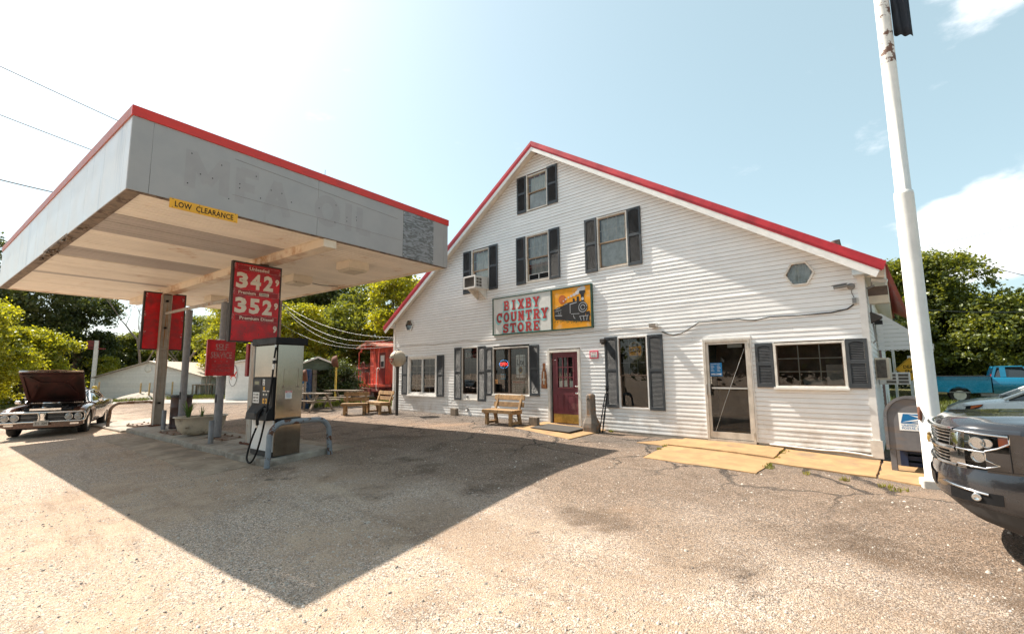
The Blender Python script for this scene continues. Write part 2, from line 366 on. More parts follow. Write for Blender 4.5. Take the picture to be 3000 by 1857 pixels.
M['tyre'] = pm('tyre_rubber', (.018, .017, .016), .8, v=.2, bump=.3, bs=120)
M['suv'] = pm('suv_paint', (.026, .025, .029), .22, metal=.25, v=.03, coat=1.0, spec=.6)
M['suvp'] = pm('suv_lower_plastic', (.05, .047, .046), .5, v=.1)
M['silver'] = pm('silver_paint', (.66, .665, .65), .28, metal=.15, v=.02, coat=.8)
M['teal'] = pm('pickup_blue', (.0, .17, .30), .25, metal=.15, v=.03, coat=1.0)
M['musc'] = pm('car_bronze', (.10, .045, .028), .25, metal=.35, v=.08, coat=.8)
M['hoodin'] = pm('hood_underside', (.060, .020, .016), .55, v=.35, vs=3, c2=(.02, .012, .01), c2t=.56, c2s=2.2, c2w=.2)
M['carglass'] = pm('car_glass', (.02, .025, .027), .04, v=.0, spec=.9, coat=.4)
M['lens'] = glass_mat('lamp_lens', (.94, .94, .94), ior=1.3, dirt=.008)
M['amber'] = pm('lens_amber', (.62, .12, .015), .15, v=.02, coat=.8)
M['lampin'] = pm('lamp_reflector', (.62, .62, .62), .12, metal=.9, v=.03)
M['mailbox'] = pm('mailbox_blue_faded', (.125, .122, .13), .6, v=.14, vs=6, streak=(.16, .13, .115), st=.5, ss=(2, 2, 9))
M['mailblue'] = pm('logo_blue', (.0, .13, .33), .4, v=.03)
M['dkblue'] = pm('crate_blue', (.012, .03, .09), .5, v=.2)
M['acbeige'] = pm('ac_beige', (.60, .53, .42), .55, v=.1, c2=(.35, .26, .17), c2t=.66, c2s=6)
M['acwhite'] = pm('ac_white', (.72, .70, .67), .5, v=.08)
M['acfin'] = pm('ac_fins', (.12, .105, .09), .6, v=.3, vs=20)
M['globe'] = pm('globe_weathered', (.50, .43, .33), .5, v=.15, vs=5, bump=.15, bs=20, c2=(.72, .52, .27), c2t=.62, c2s=4.5, c2w=.03)
M['iron'] = pm('iron_dark', (.05, .042, .038), .7, v=.3)
M['barrel'] = pm('barrel_brown', (.06, .032, .028), .5, v=.2, vs=6, c2=(.15, .08, .05), c2t=.64, c2s=5)
M['tub'] = pm('tub_enamel', (.52, .46, .36), .45, v=.12, vs=5, c2=(.17, .13, .10), c2t=.60, c2s=4, c2w=.15)
M['soil'] = pm('soil', (.05, .035, .025), .95, v=.3)
M['blade'] = leaf_mat('plant_blade', (.07, .15, .03), (.12, .2, .05), .3)
M['stone'] = pm('pedestal_stone', (.17, .14, .115), .8, v=.2, vs=8, bump=.5, bs=40, c2=(.25, .13, .06), c2t=.57, c2s=6)
M['matrub'] = pm('mat_rubber', (.07, .062, .055), .9, v=.2, vs=30, bump=.5, bs=150)
M['shedw'] = pm('shed_white', (.82, .80, .765), .6, v=.05, rand=.05)
M['tanroof'] = pm('shed_roof', (.42, .35, .28), .7, v=.2)
M['metroof'] = pm('metal_roof_pale', (.46, .5, .52), .4, metal=.3, v=.06)
M['bark'] = pm('bark', (.10, .075, .055), .95, v=.35, vs=12, bump=.8, bs=18, bd=.03)
M['deadbark'] = pm('bark_dead', (.20, .16, .135), .9, v=.3, vs=9)
M['uppole'] = pm('utility_wood', (.20, .165, .14), .9, v=.25, vs=8, bump=.5, bs=30, streak=(.09, .07, .055), st=.54, ss=(30, 30, 1.5))
M['wire'] = pm('wire_dark', (.02, .02, .02), .5, v=.1)
M['wire_l'] = pm('wire_light', (.24, .24, .25), .4, v=.1)
M['leafY'] = leaf_mat('leaf_yellow_green', (.42, .41, .022), (.19, .22, .024), .55)
M['leafM'] = leaf_mat('leaf_mid_green', (.22, .24, .04), (.11, .14, .03), .5)
M['leafD'] = leaf_mat('leaf_dark_green', (.085, .105, .026), (.042, .060, .015), .42)
M['grass'] = leaf_mat('grass_blade', (.13, .15, .025), (.08, .10, .02), .3)
# ------------------------------------------------------------------ place frames
YAW = R(-42.14414575)
U = Vector((0.74145906, -0.6709981, 0)); NN = Vector((0.6709981, 0.74145906, 0)); O = Vector((-4.50406566, 18.79352507, 0)); D0 = 10.91241; UC = 15.95
CN = Vector((-5.97205, 6.86161, 0)); CA = Vector((math.sin(R(36.37)), math.cos(R(36.37)), 0)); CB = Vector((-CA.y, CA.x, 0)); CYAW = R(90-36.37)
def sst(a, b, x):
    t = min(max((x-a)/(b-a), 0), 1); return t*t*(3-2*t)
def uw(x, y): return x*U.x+y*U.y+UC, D0-(x*NN.x+y*NN.y)
def gz(x, y):
    uu, w = uw(x, y); b = (x-CN.x)*CB.x+(y-CN.y)*CB.y
    drop = (.14*sst(7.5, 10.8, uu)+.07*sst(12.5, 15.3, uu))*sst(6, .5, w)*sst(30, 18, uu)
    drop += .10*sst(14.9, 16.1, uu)*sst(1.2, -1.2, w)+.035*min(max(0, w-4.5), 8)*sst(-7, 13, uu)
    return -drop-.035*min(max(w, 0), 13)-.3*sst(12, 24, b)-.12*sst(0, -3, w)*sst(-1, -4, uu)
def UW(u, w, dz=0.0):            # point u along the store front, w metres in front of it
    p = O+U*u-NN*w; p.z = gz(p.x, p.y)+dz; return p
def AB(a, b, dz=0.0):            # point in the canopy's frame
    p = CN+CA*a+CB*b; p.z = gz(p.x, p.y)+dz; return p
def GP(x, y, dz=0.0): return Vector((x, y, gz(x, y)+dz))

# ------------------------------------------------------------------ ground: one sheet out to the horizon
def ground_material():
    m, t, b = mat_new('gravel_lot')
    g = t.nodes.new('ShaderNodeNewGeometry'); P = g.outputs['Position']
    dp = t.nodes.new('ShaderNodeVectorMath'); dp.operation = 'DOT_PRODUCT'; t.links.new(P, dp.inputs[0]); dp.inputs[1].default_value = NN
    w = _m(t, 'SUBTRACT', D0, dp.outputs['Value'])
    du = t.nodes.new('ShaderNodeVectorMath'); du.operation = 'DOT_PRODUCT'; t.links.new(P, du.inputs[0]); du.inputs[1].default_value = U
    uu = _m(t, 'ADD', du.outputs['Value'], UC)
    big = _noise(t, .55, 6, .62); mid = _noise(t, 2.2, 6, .65); fine = _noise(t, 14, 6, .7)
    # stones: cells of two sizes, each with its own tone
    def cells(sc):
        v = t.nodes.new('ShaderNodeTexVoronoi'); v.inputs['Scale'].default_value = sc; t.links.new(P, v.inputs['Vector'])
        s = t.nodes.new('ShaderNodeSeparateColor'); t.links.new(v.outputs['Color'], s.inputs[0]); return v, s
    v1, s1 = cells(74); v2, s2 = cells(150)
    tone = _ramp_lin(t, s1.outputs[0], .42, 1.5); tone2 = _ramp_lin(t, s2.outputs[1], .5, 1.42)
    warm = _mix(t, _ramp(t, s1.outputs[2], .6, .95), (.51, .39, .30), (.48, .425, .385))
    dust = _mix(t, 1.0, _mix(t, _ramp(t, mid, .35, .7), (.555, .41, .295), (.40, .275, .188)), _ramp_lin(t, s2.outputs[1], .78, 1.2), 'MULTIPLY')
    stones = _mix(t, 1.0, _mix(t, 1.0, warm, tone, 'MULTIPLY'), tone2, 'MULTIPLY')
    k = _ramp(t, _m(t, 'ADD', _m(t, 'MULTIPLY', big, .55), _m(t, 'MULTIPLY', fine, .45)), (.42), .56)
    lot = _mix(t, k, dust, stones)
    # chip-sealed asphalt nearer the store: darker binder between stones
    aw = _m(t, 'ADD', w, _m(t, 'MULTIPLY', _m(t, 'SUBTRACT', big, .5), 7.0))
    asp = _ramp(t, aw, 8.2, 4.6)
    chip = _mix(t, _ramp(t, s1.outputs[1], .25, .8), (.080, .058, .045), _mix(t, 1.0, (.32, .225, .16), tone2, 'MULTIPLY'))
    col = _mix(t, _m(t, 'MULTIPLY', asp, .86), lot, chip)
    # bare dark asphalt strip against the wall, broken
    a2 = _m(t, 'ADD', w, _m(t, 'MULTIPLY', _m(t, 'SUBTRACT', mid, .5), 2.6))
    col = _mix(t, _m(t, 'MULTIPLY', _ramp(t, a2, 2.1, 1.2), .72), col, _mix(t, 1.0, (.11, .095, .085), tone, 'MULTIPLY'))
    # oil and wear stains, traffic lane
    st = _noise(t, .95, 7, .66, sc=(1, 1, 1)); stn = _ramp(t, st, .50, .66)
    lane = _m(t, 'MULTIPLY', _ramp(t, w, 10.0, 6.5), _ramp(t, w, .6, 3.0))
    col = _mix(t, _m(t, 'MULTIPLY', _m(t, 'MULTIPLY', stn, lane), .66), col, (.10, .065, .042))
    spot = _noise(t, 1.9, 4, .6); col = _mix(t, _m(t, 'MULTIPLY', _m(t, 'MULTIPLY', _ramp(t, spot, .66, .74), lane), .75), col, (.03, .026, .024))
    # tyre-worn pale tracks and reddish clay
    cl = _noise(t, .4, 5, .6, sc=(.6, 1.2, 1)); col = _mix(t, _m(t, 'MULTIPLY', _ramp(t, cl, .56, .72), .5), col, (.42, .27, .17))
    # worn wheel tracks along the pumps and along the store
    cv = t.nodes.new('ShaderNodeCombineXYZ'); t.links.new(_m(t, 'MULTIPLY', uu, .16), cv.inputs[0]); t.links.new(_m(t, 'MULTIPLY', w, 1.15), cv.inputs[1])
    trk = _noise(t, 1.0, 5, .62, vec=cv.outputs[0]); col = _mix(t, _m(t, 'MULTIPLY', _ramp(t, trk, .53, .68), .5), col, (.17, .11, .07))
    trk2 = _noise(t, 1.7, 4, .6, vec=cv.outputs[0]); col = _mix(t, _m(t, 'MULTIPLY', _m(t, 'MULTIPLY', _ramp(t, trk2, .56, .7), _ramp(t, w, 4.5, 7.5)), .45), col, (.58, .45, .33))
    # cracks in the asphalt
    v3 = t.nodes.new('ShaderNodeTexVoronoi'); v3.feature = 'DISTANCE_TO_EDGE'; v3.inputs['Scale'].default_value = .62
    wn = t.nodes.new('ShaderNodeTexNoise'); wn.inputs['Scale'].default_value = 2.2; t.links.new(P, wn.inputs['Vector'])
    vm = t.nodes.new('ShaderNodeVectorMath'); vm.operation = 'MULTIPLY_ADD'; t.links.new(wn.outputs['Color'], vm.inputs[0]); vm.inputs[1].default_value = (.55, .55, 0); t.links.new(P, vm.inputs[2])
    t.links.new(vm.outputs[0], v3.inputs['Vector'])
    ck = _m(t, 'MULTIPLY', _ramp(t, v3.outputs['Distance'], .022, .006), _ramp(t, w, 5.0, 2.5))
    col = _mix(t, _m(t, 'MULTIPLY', ck, .85), col, (.025, .02, .018))
    # single dark and pale grit
    vg_, sg_ = cells(170); col = _mix(t, _m(t, 'MULTIPLY', _ramp(t, sg_.outputs[0], .90, .93), .75), col, (.06, .045, .038)); col = _mix(t, _m(t, 'MULTIPLY', _ramp(t, sg_.outputs[2], .92, .95), .55), col, (.70, .63, .56))
    # grass and soil beyond the lot
    far = _m(t, 'MAXIMUM', _ramp(t, w, -.6, -2.2), 0.0)
    # keep the gravel yard to the left of the store as gravel a little longer
    soilc = _mix(t, _ramp(t, mid, .35, .65), (.16, .13, .07), (.09, .11, .03))
    col = _mix(t, far, col, soilc)
    t.links.new(col, b.inputs['Base Color']); b.inputs['Roughness'].default_value = .92; b.inputs['Specular IOR Level'].default_value = .25
    hgt = _m(t, 'ADD', _m(t, 'MULTIPLY', v1.outputs['Distance'], -.8), _m(t, 'ADD', _m(t, 'MULTIPLY', fine, .4), _m(t, 'MULTIPLY', v2.outputs['Distance'], -.5)))
    hgt = _m(t, 'SUBTRACT', hgt, _m(t, 'MULTIPLY', ck, 1.2))
    _bump(t, b, hgt, .9, .013)
    return m
M['ground'] = ground_material()
xs = [-900, -400, -200, -120, -80]+[q*1.0 for q in range(-64, -14)]+[q*.5 for q in range(-28, 28)]+[q*1.0 for q in range(14, 41)]+[50, 70, 100, 160, 300, 900]
ys = [-700, -200, -100, -50, -30, -20]+[q*1.0 for q in range(-14, 0)]+[q*.5 for q in range(0, 44)]+[q*1.0 for q in range(22, 71)]+[80, 100, 140, 200, 400, 900]
g = MB(); g.grid([[(x, y, gz(x, y)) for x in xs] for y in ys])
struct('ground', g, M['ground'])

def slab(mb, pts, top, depth=.12, jit=0.0):
    """flat slab on the sloping lot, pts in world xy (counter-clockwise)"""
    vs = [Vector((p.x, p.y, gz(p.x, p.y)+top)) for p in pts]+[Vector((p.x, p.y, gz(p.x, p.y)-depth)) for p in pts]
    if jit:
        q = []; rj = random.Random(len(pts)*7+int(pts[0].x*100))
        for i in range(len(pts)):
            a_, b_ = pts[i], pts[(i+1) % len(pts)]; k = max(1, int((b_-a_).length/.16))
            for j in range(k): q.append(a_+(b_-a_)*(j/k)+(Vector((rj.uniform(-jit, jit), rj.uniform(-jit, jit), 0)) if j else Vector((0, 0, 0))))
        pts = q; vs = [Vector((p.x, p.y, gz(p.x, p.y)+top+rj.uniform(-.004, .0))) for p in pts]+[Vector((p.x, p.y, gz(p.x, p.y)-depth)) for p in pts]
    n = len(pts); a = sum(pts[i].x*pts[(i+1) % n].y-pts[(i+1) % n].x*pts[i].y for i in range(n))
    if a < 0: vs = vs[:n][::-1]+vs[n:][::-1]
    mb.add(vs, [tuple(range(n)), tuple(range(2*n-1, n-1, -1))]+[(i+n, (i+1) % n+n, (i+1) % n, i) for i in range(n)])
def uwp(*q): return [UW(a, b) for a, b in q]
sw = bpy.data.objects.new('sidewalk', None); COL.objects.link(sw); sw['kind'] = 'structure'
for poly, top in (([(11.52, .02), (11.50, .96), (11.80, .96), (13.61, 1.10), (13.56, .02)], .045), ([(11.49, .98), (11.70, 2.52), (12.6, 2.60), (13.70, 2.60), (13.66, 1.7), (13.615, 1.12), (11.80, .98)], .018),
                  ([(13.59, .02), (13.64, 1.50), (15.15, 1.56), (15.11, .02)], .028), ([(15.14, .02), (15.18, 1.57), (15.62, 1.78), (17.6, 2.3), (17.6, .1)], .028), ([(10.77, .98), (11.48, 1.05), (11.49, .06), (11.25, .06), (11.1, .5)], .02)):
    mb = MB(); slab(mb, uwp(*poly), top, jit=.013); mb.build('slab', M['conc_y'], sw, bevel=.006)
mb = MB(); slab(mb, uwp((7.35, .02), (7.35, 1.38), (9.42, 1.72), (9.42, .02)), .02); mb.build('slab', M['conc_y'], sw, bevel=.01)
# pump island and its flush apron
isl = bpy.data.objects.new('pump_island', None); COL.objects.link(isl); isl['kind'] = 'structure'
for a0, a1, b0, b1, top in ((2.60, 3.95, .42, 2.30, .125), (2.66, 3.97, 2.33, 4.85, .125), (2.72, 4.0, 4.88, 9.7, .125), (2.60, 4.5, 9.73, 13.4, .07)):
    mb = MB(); slab(mb, [AB(a0, b0), AB(a1, b0), AB(a1, b1), AB(a0, b1)], top); mb.build('slab', M['conc'], isl, bevel=.03)
ap = bpy.data.objects.new('concrete_apron', None); COL.objects.link(ap); ap['kind'] = 'structure'
M['apron'] = pm('apron_dusty', (.37, .295, .22), .9, v=.2, vs=3, bump=.5, bs=70, c2=(.22, .17, .125), c2t=.52, c2s=1.4, c2w=.25)
for a0, a1, b0, b1 in ((1.75, 2.58, .9, 2.9), (1.8, 2.64, 2.92, 5.6), (1.85, 2.7, 5.62, 8.2), (4.02, 4.6, .5, 4.2)):
    mb = MB(); slab(mb, [AB(a0, b0), AB(a1, b0), AB(a1, b1), AB(a0, b1)], .012, .08, .02); mb.build('slab', M['apron'], ap, bevel=.01)
# steel manhole plates let into the island
for a0, b0, s_ in ((3.4, 4.4, .5), (3.2, 6.9, .6), (3.3, 10.5, .5)):
    mb = MB(); slab(mb, [AB(a0-s_/2, b0-s_), AB(a0+s_/2, b0-s_), AB(a0+s_/2, b0+s_), AB(a0-s_/2, b0+s_)], .135, .02)
    for i in (-1, 1):
        for j in (-1, 0, 1):
            p = AB(a0+i*s_*.42, b0+j*s_*.85, .15); mb.lathe([(.03, -.02), (.03, .012), (.015, .02)], 6, p)
    mb.build('hatch_plate', M['hoop2'], isl)
# road beyond the lot, kerbless
rd = MB(); L = [(-60, 50), (-33.4, 38.0), (-21.6, 34.3), (-8, 29.8)]; Q = [(-56, 43.5), (-28.1, 32.9), (-18.7, 30.5), (-8, 27.5)]
pts = []
rd.grid([[GP(x, y, .02) for x, y in L], [GP((a+c)/2, (b+d)/2, .022) for (a, b), (c, d) in zip(L, Q)], [GP(x, y, .02) for x, y in Q]])
M['road'] = pm('road_grey', (.34, .31, .28), .9, v=.1, vs=3)
struct('road', rd, M['road'])
M['verge'] = pm('verge_soil', (.10, .11, .035), .95, v=.3, vs=2, bump=.6, bs=20)
vg = MB(); q0 = [(-75, 62), (-34.5, 39.6), (-20.3, 35.4), (-6, 30.6)]; q1 = [(-120, 130), (-40, 110), (-10, 110), (20, 110)]
vg.grid([[GP(x, y, .012) for x, y in q0], [GP(x, y, .02) for x, y in q1]]); struct('verge', vg, M['verge'])

# loose stones on the lot
rng = np.random.default_rng(5)
def stones():
    base = np.array([(1, 0, 0), (.5, .87, 0), (-.5, .87, 0), (-1, 0, 0), (-.5, -.87, 0), (.5, -.87, 0), (.55, .3, .6), (-.45, .45, .62), (-.1, -.6, .58)], float)
    tri = np.array([(0, 1, 6), (1, 2, 7), (1, 7, 6), (2, 3, 7), (3, 4, 8), (3, 8, 7), (4, 5, 8), (5, 0, 6), (5, 6, 8), (6, 7, 8)])
    P = []; S = []
    while len(P) < 26000:
        r = .9+13*rng.random()**1.35; a = rng.uniform(-1.15, 1.1); x, y = r*math.sin(a)*1.1, r*math.cos(a)
        uu, w = uw(x, y)
        if w < 1.2 or w > 12: continue
        q = noise.noise((x*.7, y*.7, 3.1))+.5*noise.noise((x*2.3, y*2.3, 9)); 
        if q < rng.uniform(-.55, .45): continue
        if w < 7.5 and rng.random() < .85: continue
        P.append((x, y, gz(x, y))); S.append(min(.0066*math.exp(rng.normal(0, .42))*(1+.03*r), .035))
    P = np.array(P); S = np.array(S); n = len(P); th = rng.uniform(0, 6.28, n); c, s = np.cos(th), np.sin(th)
    V = base[None]*(1+rng.normal(0, .16, (n, 9, 1))); V[:, :, 1] *= rng.uniform(.6, 1, (n, 1)); V[:, :, 2] *= rng.uniform(.7, 1.2, (n, 1))
    X = V[:, :, 0]*c[:, None]-V[:, :, 1]*s[:, None]; Y = V[:, :, 0]*s[:, None]+V[:, :, 1]*c[:, None]
    V = np.stack([X, Y, V[:, :, 2]], 2)*S[:, None, None]+P[:, None]; V[:, :6, 2] -= .003
    F = tri[None]+(np.arange(n)*9)[:, None, None]
    return V.reshape(-1, 3), F.reshape(-1, 3)
def np_mesh(name, V, F, mat, matidx=None, mats=None):
    me = bpy.data.meshes.new(name); k = F.shape[1]; me.vertices.add(len(V)); me.vertices.foreach_set('co', V.astype(np.float32).ravel())
    me.loops.add(F.size); me.loops.foreach_set('vertex_index', F.astype(np.int32).ravel())
    me.polygons.add(len(F)); me.polygons.foreach_set('loop_start', np.arange(0, F.size, k, dtype=np.int32)); me.polygons.foreach_set('loop_total', np.full(len(F), k, np.int32))
    for mm in (mats or [mat]): me.materials.append(mm)
    if matidx is not None: me.polygons.foreach_set('material_index', matidx.astype(np.int32))
    me.update(calc_edges=True); o = bpy.data.objects.new(name, me); COL.objects.link(o); return o
def stone_mat():
    m, t, b = mat_new('loose_stone'); P = t.nodes.new('ShaderNodeNewGeometry').outputs['Position']
    v = t.nodes.new('ShaderNodeTexVoronoi'); v.inputs['Scale'].default_value = 30; t.links.new(P, v.inputs['Vector']); s = t.nodes.new('ShaderNodeSeparateColor'); t.links.new(v.outputs['Color'], s.inputs[0])
    c = _mix(t, s.outputs[0], (.34, .27, .21), (.58, .53, .47)); c = _mix(t, _ramp(t, s.outputs[1], .85, .95), c, (.16, .12, .10))
    t.links.new(c, b.inputs['Base Color']); b.inputs['Roughness'].default_value = .9; return m
V_, F_ = stones(); o = np_mesh('gravel', V_, F_, stone_mat()); tag(o, 'loose pale stones scattered over the tan gravel lot', kind='stuff')
# ------------------------------------------------------------------ country store
store = thing('country_store', 'white clapboard country store with red gable roof and dark shutters', 'store', O, YAW)
APEX = (7.18, 8.41); SL, SR = .645, -.637
def zl(u): return APEX[1]+SL*(u-APEX[0])          # underside of the left rake
def zr(u): return APEX[1]+SR*(u-APEX[0])
def ul(z): return APEX[0]+(z-APEX[1])/SL
def ur(z): return APEX[0]+(z-APEX[1])/SR
# openings cut through the boards: u0, u1, z0, z1
OPEN = dict(top=(6.77, 7.61, 6.55, 7.72), acw=(4.20, 5.07, 4.24, 5.72), mid=(6.72, 7.64, 4.24, 5.745), rt=(9.33, 10.25, 4.24, 5.73),
            w1=(.50, 2.32, .61, 2.13), w2=(3.70, 4.515, .52, 2.355), w3=(5.22, 6.80, .74, 2.275), w4=(9.84, 10.68, .51, 2.36), w5=(13.50, 14.735, 1.09, 2.015),
            md=(7.52, 8.66, -.1, 2.10), gd=(12.06, 13.06, -.1, 2.15))
E_ = .0955
def board(segs, jit, k):
    """segs: list of (u0b,u1b,u0t,u1t) for one course"""
    return None
n_course = int(8.42/E_)+1
for k in range(n_course):
    zb = -.065+k*E_; zt = zb+E_+.004
    a_b, a_t = max(-.45, ul(max(zb, 0)) if zb > 3.49 else -.45), max(-.45, ul(zt) if zt > 3.49 else -.45)
    b_b, b_t = min(15.02, ur(zb) if zb > 3.42 else 15.02), min(15.02, ur(zt) if zt > 3.42 else 15.02)
    if b_t-a_t < .02: continue
    zm = zb+E_*.5; hexs = [(cx-hw_, cx+hw_) for cx, cz, rx, rz in ((.535, 3.38, .24, .235), (14.08, 3.415, .255, .255)) if abs(zm-cz) < rz*.86 for hw_ in [rx*(1-.5*abs(zm-cz)/(rz*.866))]]
    cuts = sorted(hexs+[(o[0]+.012, o[1]-.012) for o in OPEN.values() if o[2]-.02 < zb+E_*.5 < o[3]+.0])
    spans = []; cur = None; L = (a_b, a_t)
    for c0, c1 in cuts: spans.append((L, (c0, c0))); L = (c1, c1)
    spans.append((L, (b_b, b_t)))
    sp2 = []
    for (l0, l1), (r0, r1) in spans:
        if min(r0, r1)-max(l0, l1) > 3.6 and noise.random() < .62:
            c_ = max(l0, l1)+(min(r0, r1)-max(l0, l1))*random.uniform(.25, .75); sp2 += [((l0, l1), (c_-.0025, c_-.0025)), ((c_+.0025, c_+.0025), (r0, r1))]
        else: sp2.append(((l0, l1), (r0, r1)))
    for (l0, l1), (r0, r1) in sp2:
        jj = random.uniform(-.0022, .0022)
        if r0-l0 < .03: continue
        mb = MB(); m = max(2, int((r0-l0)/.45)+1); rows = []
        for i in range(m+1):
            f = i/m; ub = l0+(r0-l0)*f; ut = l1+(r1-l1)*f
            low = max(0, 1-zb/1.2)
            j = noise.noise((ub*1.4, k*.61, 1.7))*.0042+noise.noise((ub*.45, k*.2, 5.5))*.003; dz = noise.noise((ub*.55, k*.13, 7.7))*.006+noise.noise((ub*.3, 2.2, 4.4))*.006*low
            z0, z1 = zb+dz, zt+dz*.9
            yb = -.0125-j-jj
            rows.append([(ub, yb+.006, z0), (ub, yb, z0+.0035), (ub, yb*.86-.0005, z0+.035), (ut, -.0018, z1), (ut, .008, z1), (ub, .008, z0)])
        nr = len(rows)
        vs = [p for r_ in rows for p in r_]; fs = []
        for i in range(nr-1):
            for q in range(6): q2 = (q+1) % 6; fs.append((i*6+q, (i+1)*6+q, (i+1)*6+q2, i*6+q2))
        fs += [tuple(range(6)), tuple(range((nr-1)*6+5, (nr-1)*6-1, -1))]
        mb.add(vs, fs); mb.m = [1 if (q < 6*(nr-1) and q % 6 in (0, 5)) else 0 for q in range(len(fs))]; mb.build('siding_board', [M['siding'], M['lap_under']], store)
# corner posts, frieze behind the boards, side and back walls
mb = MB(); mb.box(-.56, -.45, -.03, .02, -.05, 3.42); mb.build('corner_post', M['trimw'], store)
mb = MB(); mb.box(15.02, 15.13, -.03, .02, -.12, 3.33); mb.build('corner_post', M['trimw'], store)
SK = -.04                                         # the right-hand wall runs slightly inward
def su(y): return 15.13+SK*y
for k in range(37):
    zb = -.12+k*.0955; mb = MB()
    for y0, y1 in ((.02, 3.95), (5.0, 11.4)) if zb < 2.1 else ((.02, 11.4),):
        vs = [];
        for y in (y0, y1): u_ = su(y); vs += [(u_+.012, y, zb), (u_+.001, y, zb+.098), (u_-.02, y, zb+.098), (u_-.02, y, zb)]
        mb.add(vs, [(0, 3, 2, 1), (4, 5, 6, 7), (0, 1, 5, 4), (1, 2, 6, 5), (2, 3, 7, 6), (3, 0, 4, 7)])
    mb.build('side_siding_board', M['siding'], store)
mb = MB(); mb.box(14.90, 14.97, 4.0, 4.95, -.1, 2.05); mb.build('side_door', M['maroon'], store)
mb = MB(); mb.box(-.55, -.50, .02, 11.4, -.3, 3.5); mb.box(-.55, 14.65, 11.4, 11.46, -.3, 3.4); mb.prism([(-.5, 3.4), (14.65, 3.4), (7.2, 8.2)], 11.4, 11.46); mb.build('wall', M['siding'], store)
# rooms behind the glass
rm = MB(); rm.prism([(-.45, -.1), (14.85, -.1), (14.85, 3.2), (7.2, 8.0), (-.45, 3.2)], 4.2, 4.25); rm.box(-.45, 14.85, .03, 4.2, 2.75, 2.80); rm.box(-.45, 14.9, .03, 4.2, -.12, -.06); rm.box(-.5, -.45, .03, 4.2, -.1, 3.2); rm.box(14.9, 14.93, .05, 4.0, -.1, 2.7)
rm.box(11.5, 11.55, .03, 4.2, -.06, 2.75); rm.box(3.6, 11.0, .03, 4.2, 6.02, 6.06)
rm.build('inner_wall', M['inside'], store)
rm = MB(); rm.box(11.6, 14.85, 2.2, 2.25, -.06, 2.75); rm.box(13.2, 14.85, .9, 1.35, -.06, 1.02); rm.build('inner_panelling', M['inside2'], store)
# roof
OV = .33
def zrt(u, r): return (8.62+SL*(u-7.26)) if u < 7.26 else (8.62+SR*(u-7.26))
mb = MB(); mb.prism([(-.80, zrt(-.80, 0)), (-.74, zrt(-.80, 0)-.09), (7.26, 8.525), (7.26, 8.615)], -OV, 11.9); mb.prism([(7.26, 8.615), (7.26, 8.525), (15.42, 8.525+SR*(15.42-7.26)), (15.48, zrt(15.48, 0))], -OV, 11.9)
mb.build('roof', M['red_dark'], store)
tr = .165
mb = MB(); mb.prism([(-.86, zrt(-.86, 0)), (7.26, 8.635), (7.26, 8.635-.10), (-.82, zrt(-.86, 0)-.10)], -OV-.03, -OV-.002); mb.build('rake_trim', M['red'], store)
mb = MB(); mb.prism([(-.82, zrt(-.86, 0)-.103), (7.26, 8.532), (7.26, 8.455), (-.79, zrt(-.86, 0)-.18)], -OV-.018, -OV-.002); mb.build('rake_trim', M['red'], store)
for ua, ub in ((7.261, 9.9), (9.903, 11.75), (11.753, 13.9), (13.903, 15.50)):
    za, zb = 8.635+SR*(ua-7.261), 8.635+SR*(ub-7.261); mb = MB(); mb.prism([(ua, za), (ub, zb), (ub-(.05 if ub > 15 else 0), zb-.15), (ua, za-.15)], -OV-.03, -OV-.002); mb.build('rake_trim', M['red'], store)
mb = MB(); mb.prism([(7.261, 8.482), (15.45, 8.482+SR*(15.45-7.261)), (15.42, 8.44+SR*(15.45-7.261)), (7.261, 8.44)], -OV-.018, -OV-.002); mb.build('rake_trim', M['red'], store)
mb = MB(); mb.prism([(-.79, zrt(-.86, 0)-.183), (7.26, 8.45), (7.26, 8.33), (-.70, zrt(-.86, 0)-.27)], -OV-.012, -OV+.01); mb.build('rake_fascia', M['trimw'], store)
mb = MB(); mb.prism([(7.261, 8.435), (15.40, 8.435+SR*(15.40-7.261)), (15.33, 8.30+SR*(15.40-7.261)), (7.261, 8.31)], -OV-.012, -OV+.01); mb.build('rake_fascia', M['trimw'], store)
# rake soffits, panel by panel
for side, k0, k1 in (('l', -.45, 7.18), ('r', 7.18, 15.02)):
    npn = 30
    for i in range(npn):
        a = k0+(k1-k0)*i/npn; b = k0+(k1-k0)*(i+1)/npn-.006
        fn = zl if side == 'l' else zr
        mb = MB(); vs = []
        for u_ in (a, b):
            z = fn(u_)
            vs += [(u_, -OV+.012, z-.045), (u_, .005, z+.006), (u_, .005, z+.02), (u_, -OV+.012, z-.02)]
        mb.add(vs, [(0, 1, 2, 3), (7, 6, 5, 4), (0, 4, 5, 1), (1, 5, 6, 2), (2, 6, 7, 3), (3, 7, 4, 0)]); mb.build('soffit_panel', M['soffit'], store)
# little J-channel line where boards meet the soffit
mb = MB(); mb.beam((-.45, -.012, zl(-.45)-.015), (7.18, -.012, 8.395), .012, .02, (0, 1, 0)); mb.beam((7.18, -.012, 8.395), (15.02, -.012, zr(15.02)-.015), .012, .02, (0, 1, 0)); mb.build('channel_trim', M['trimd'], store)
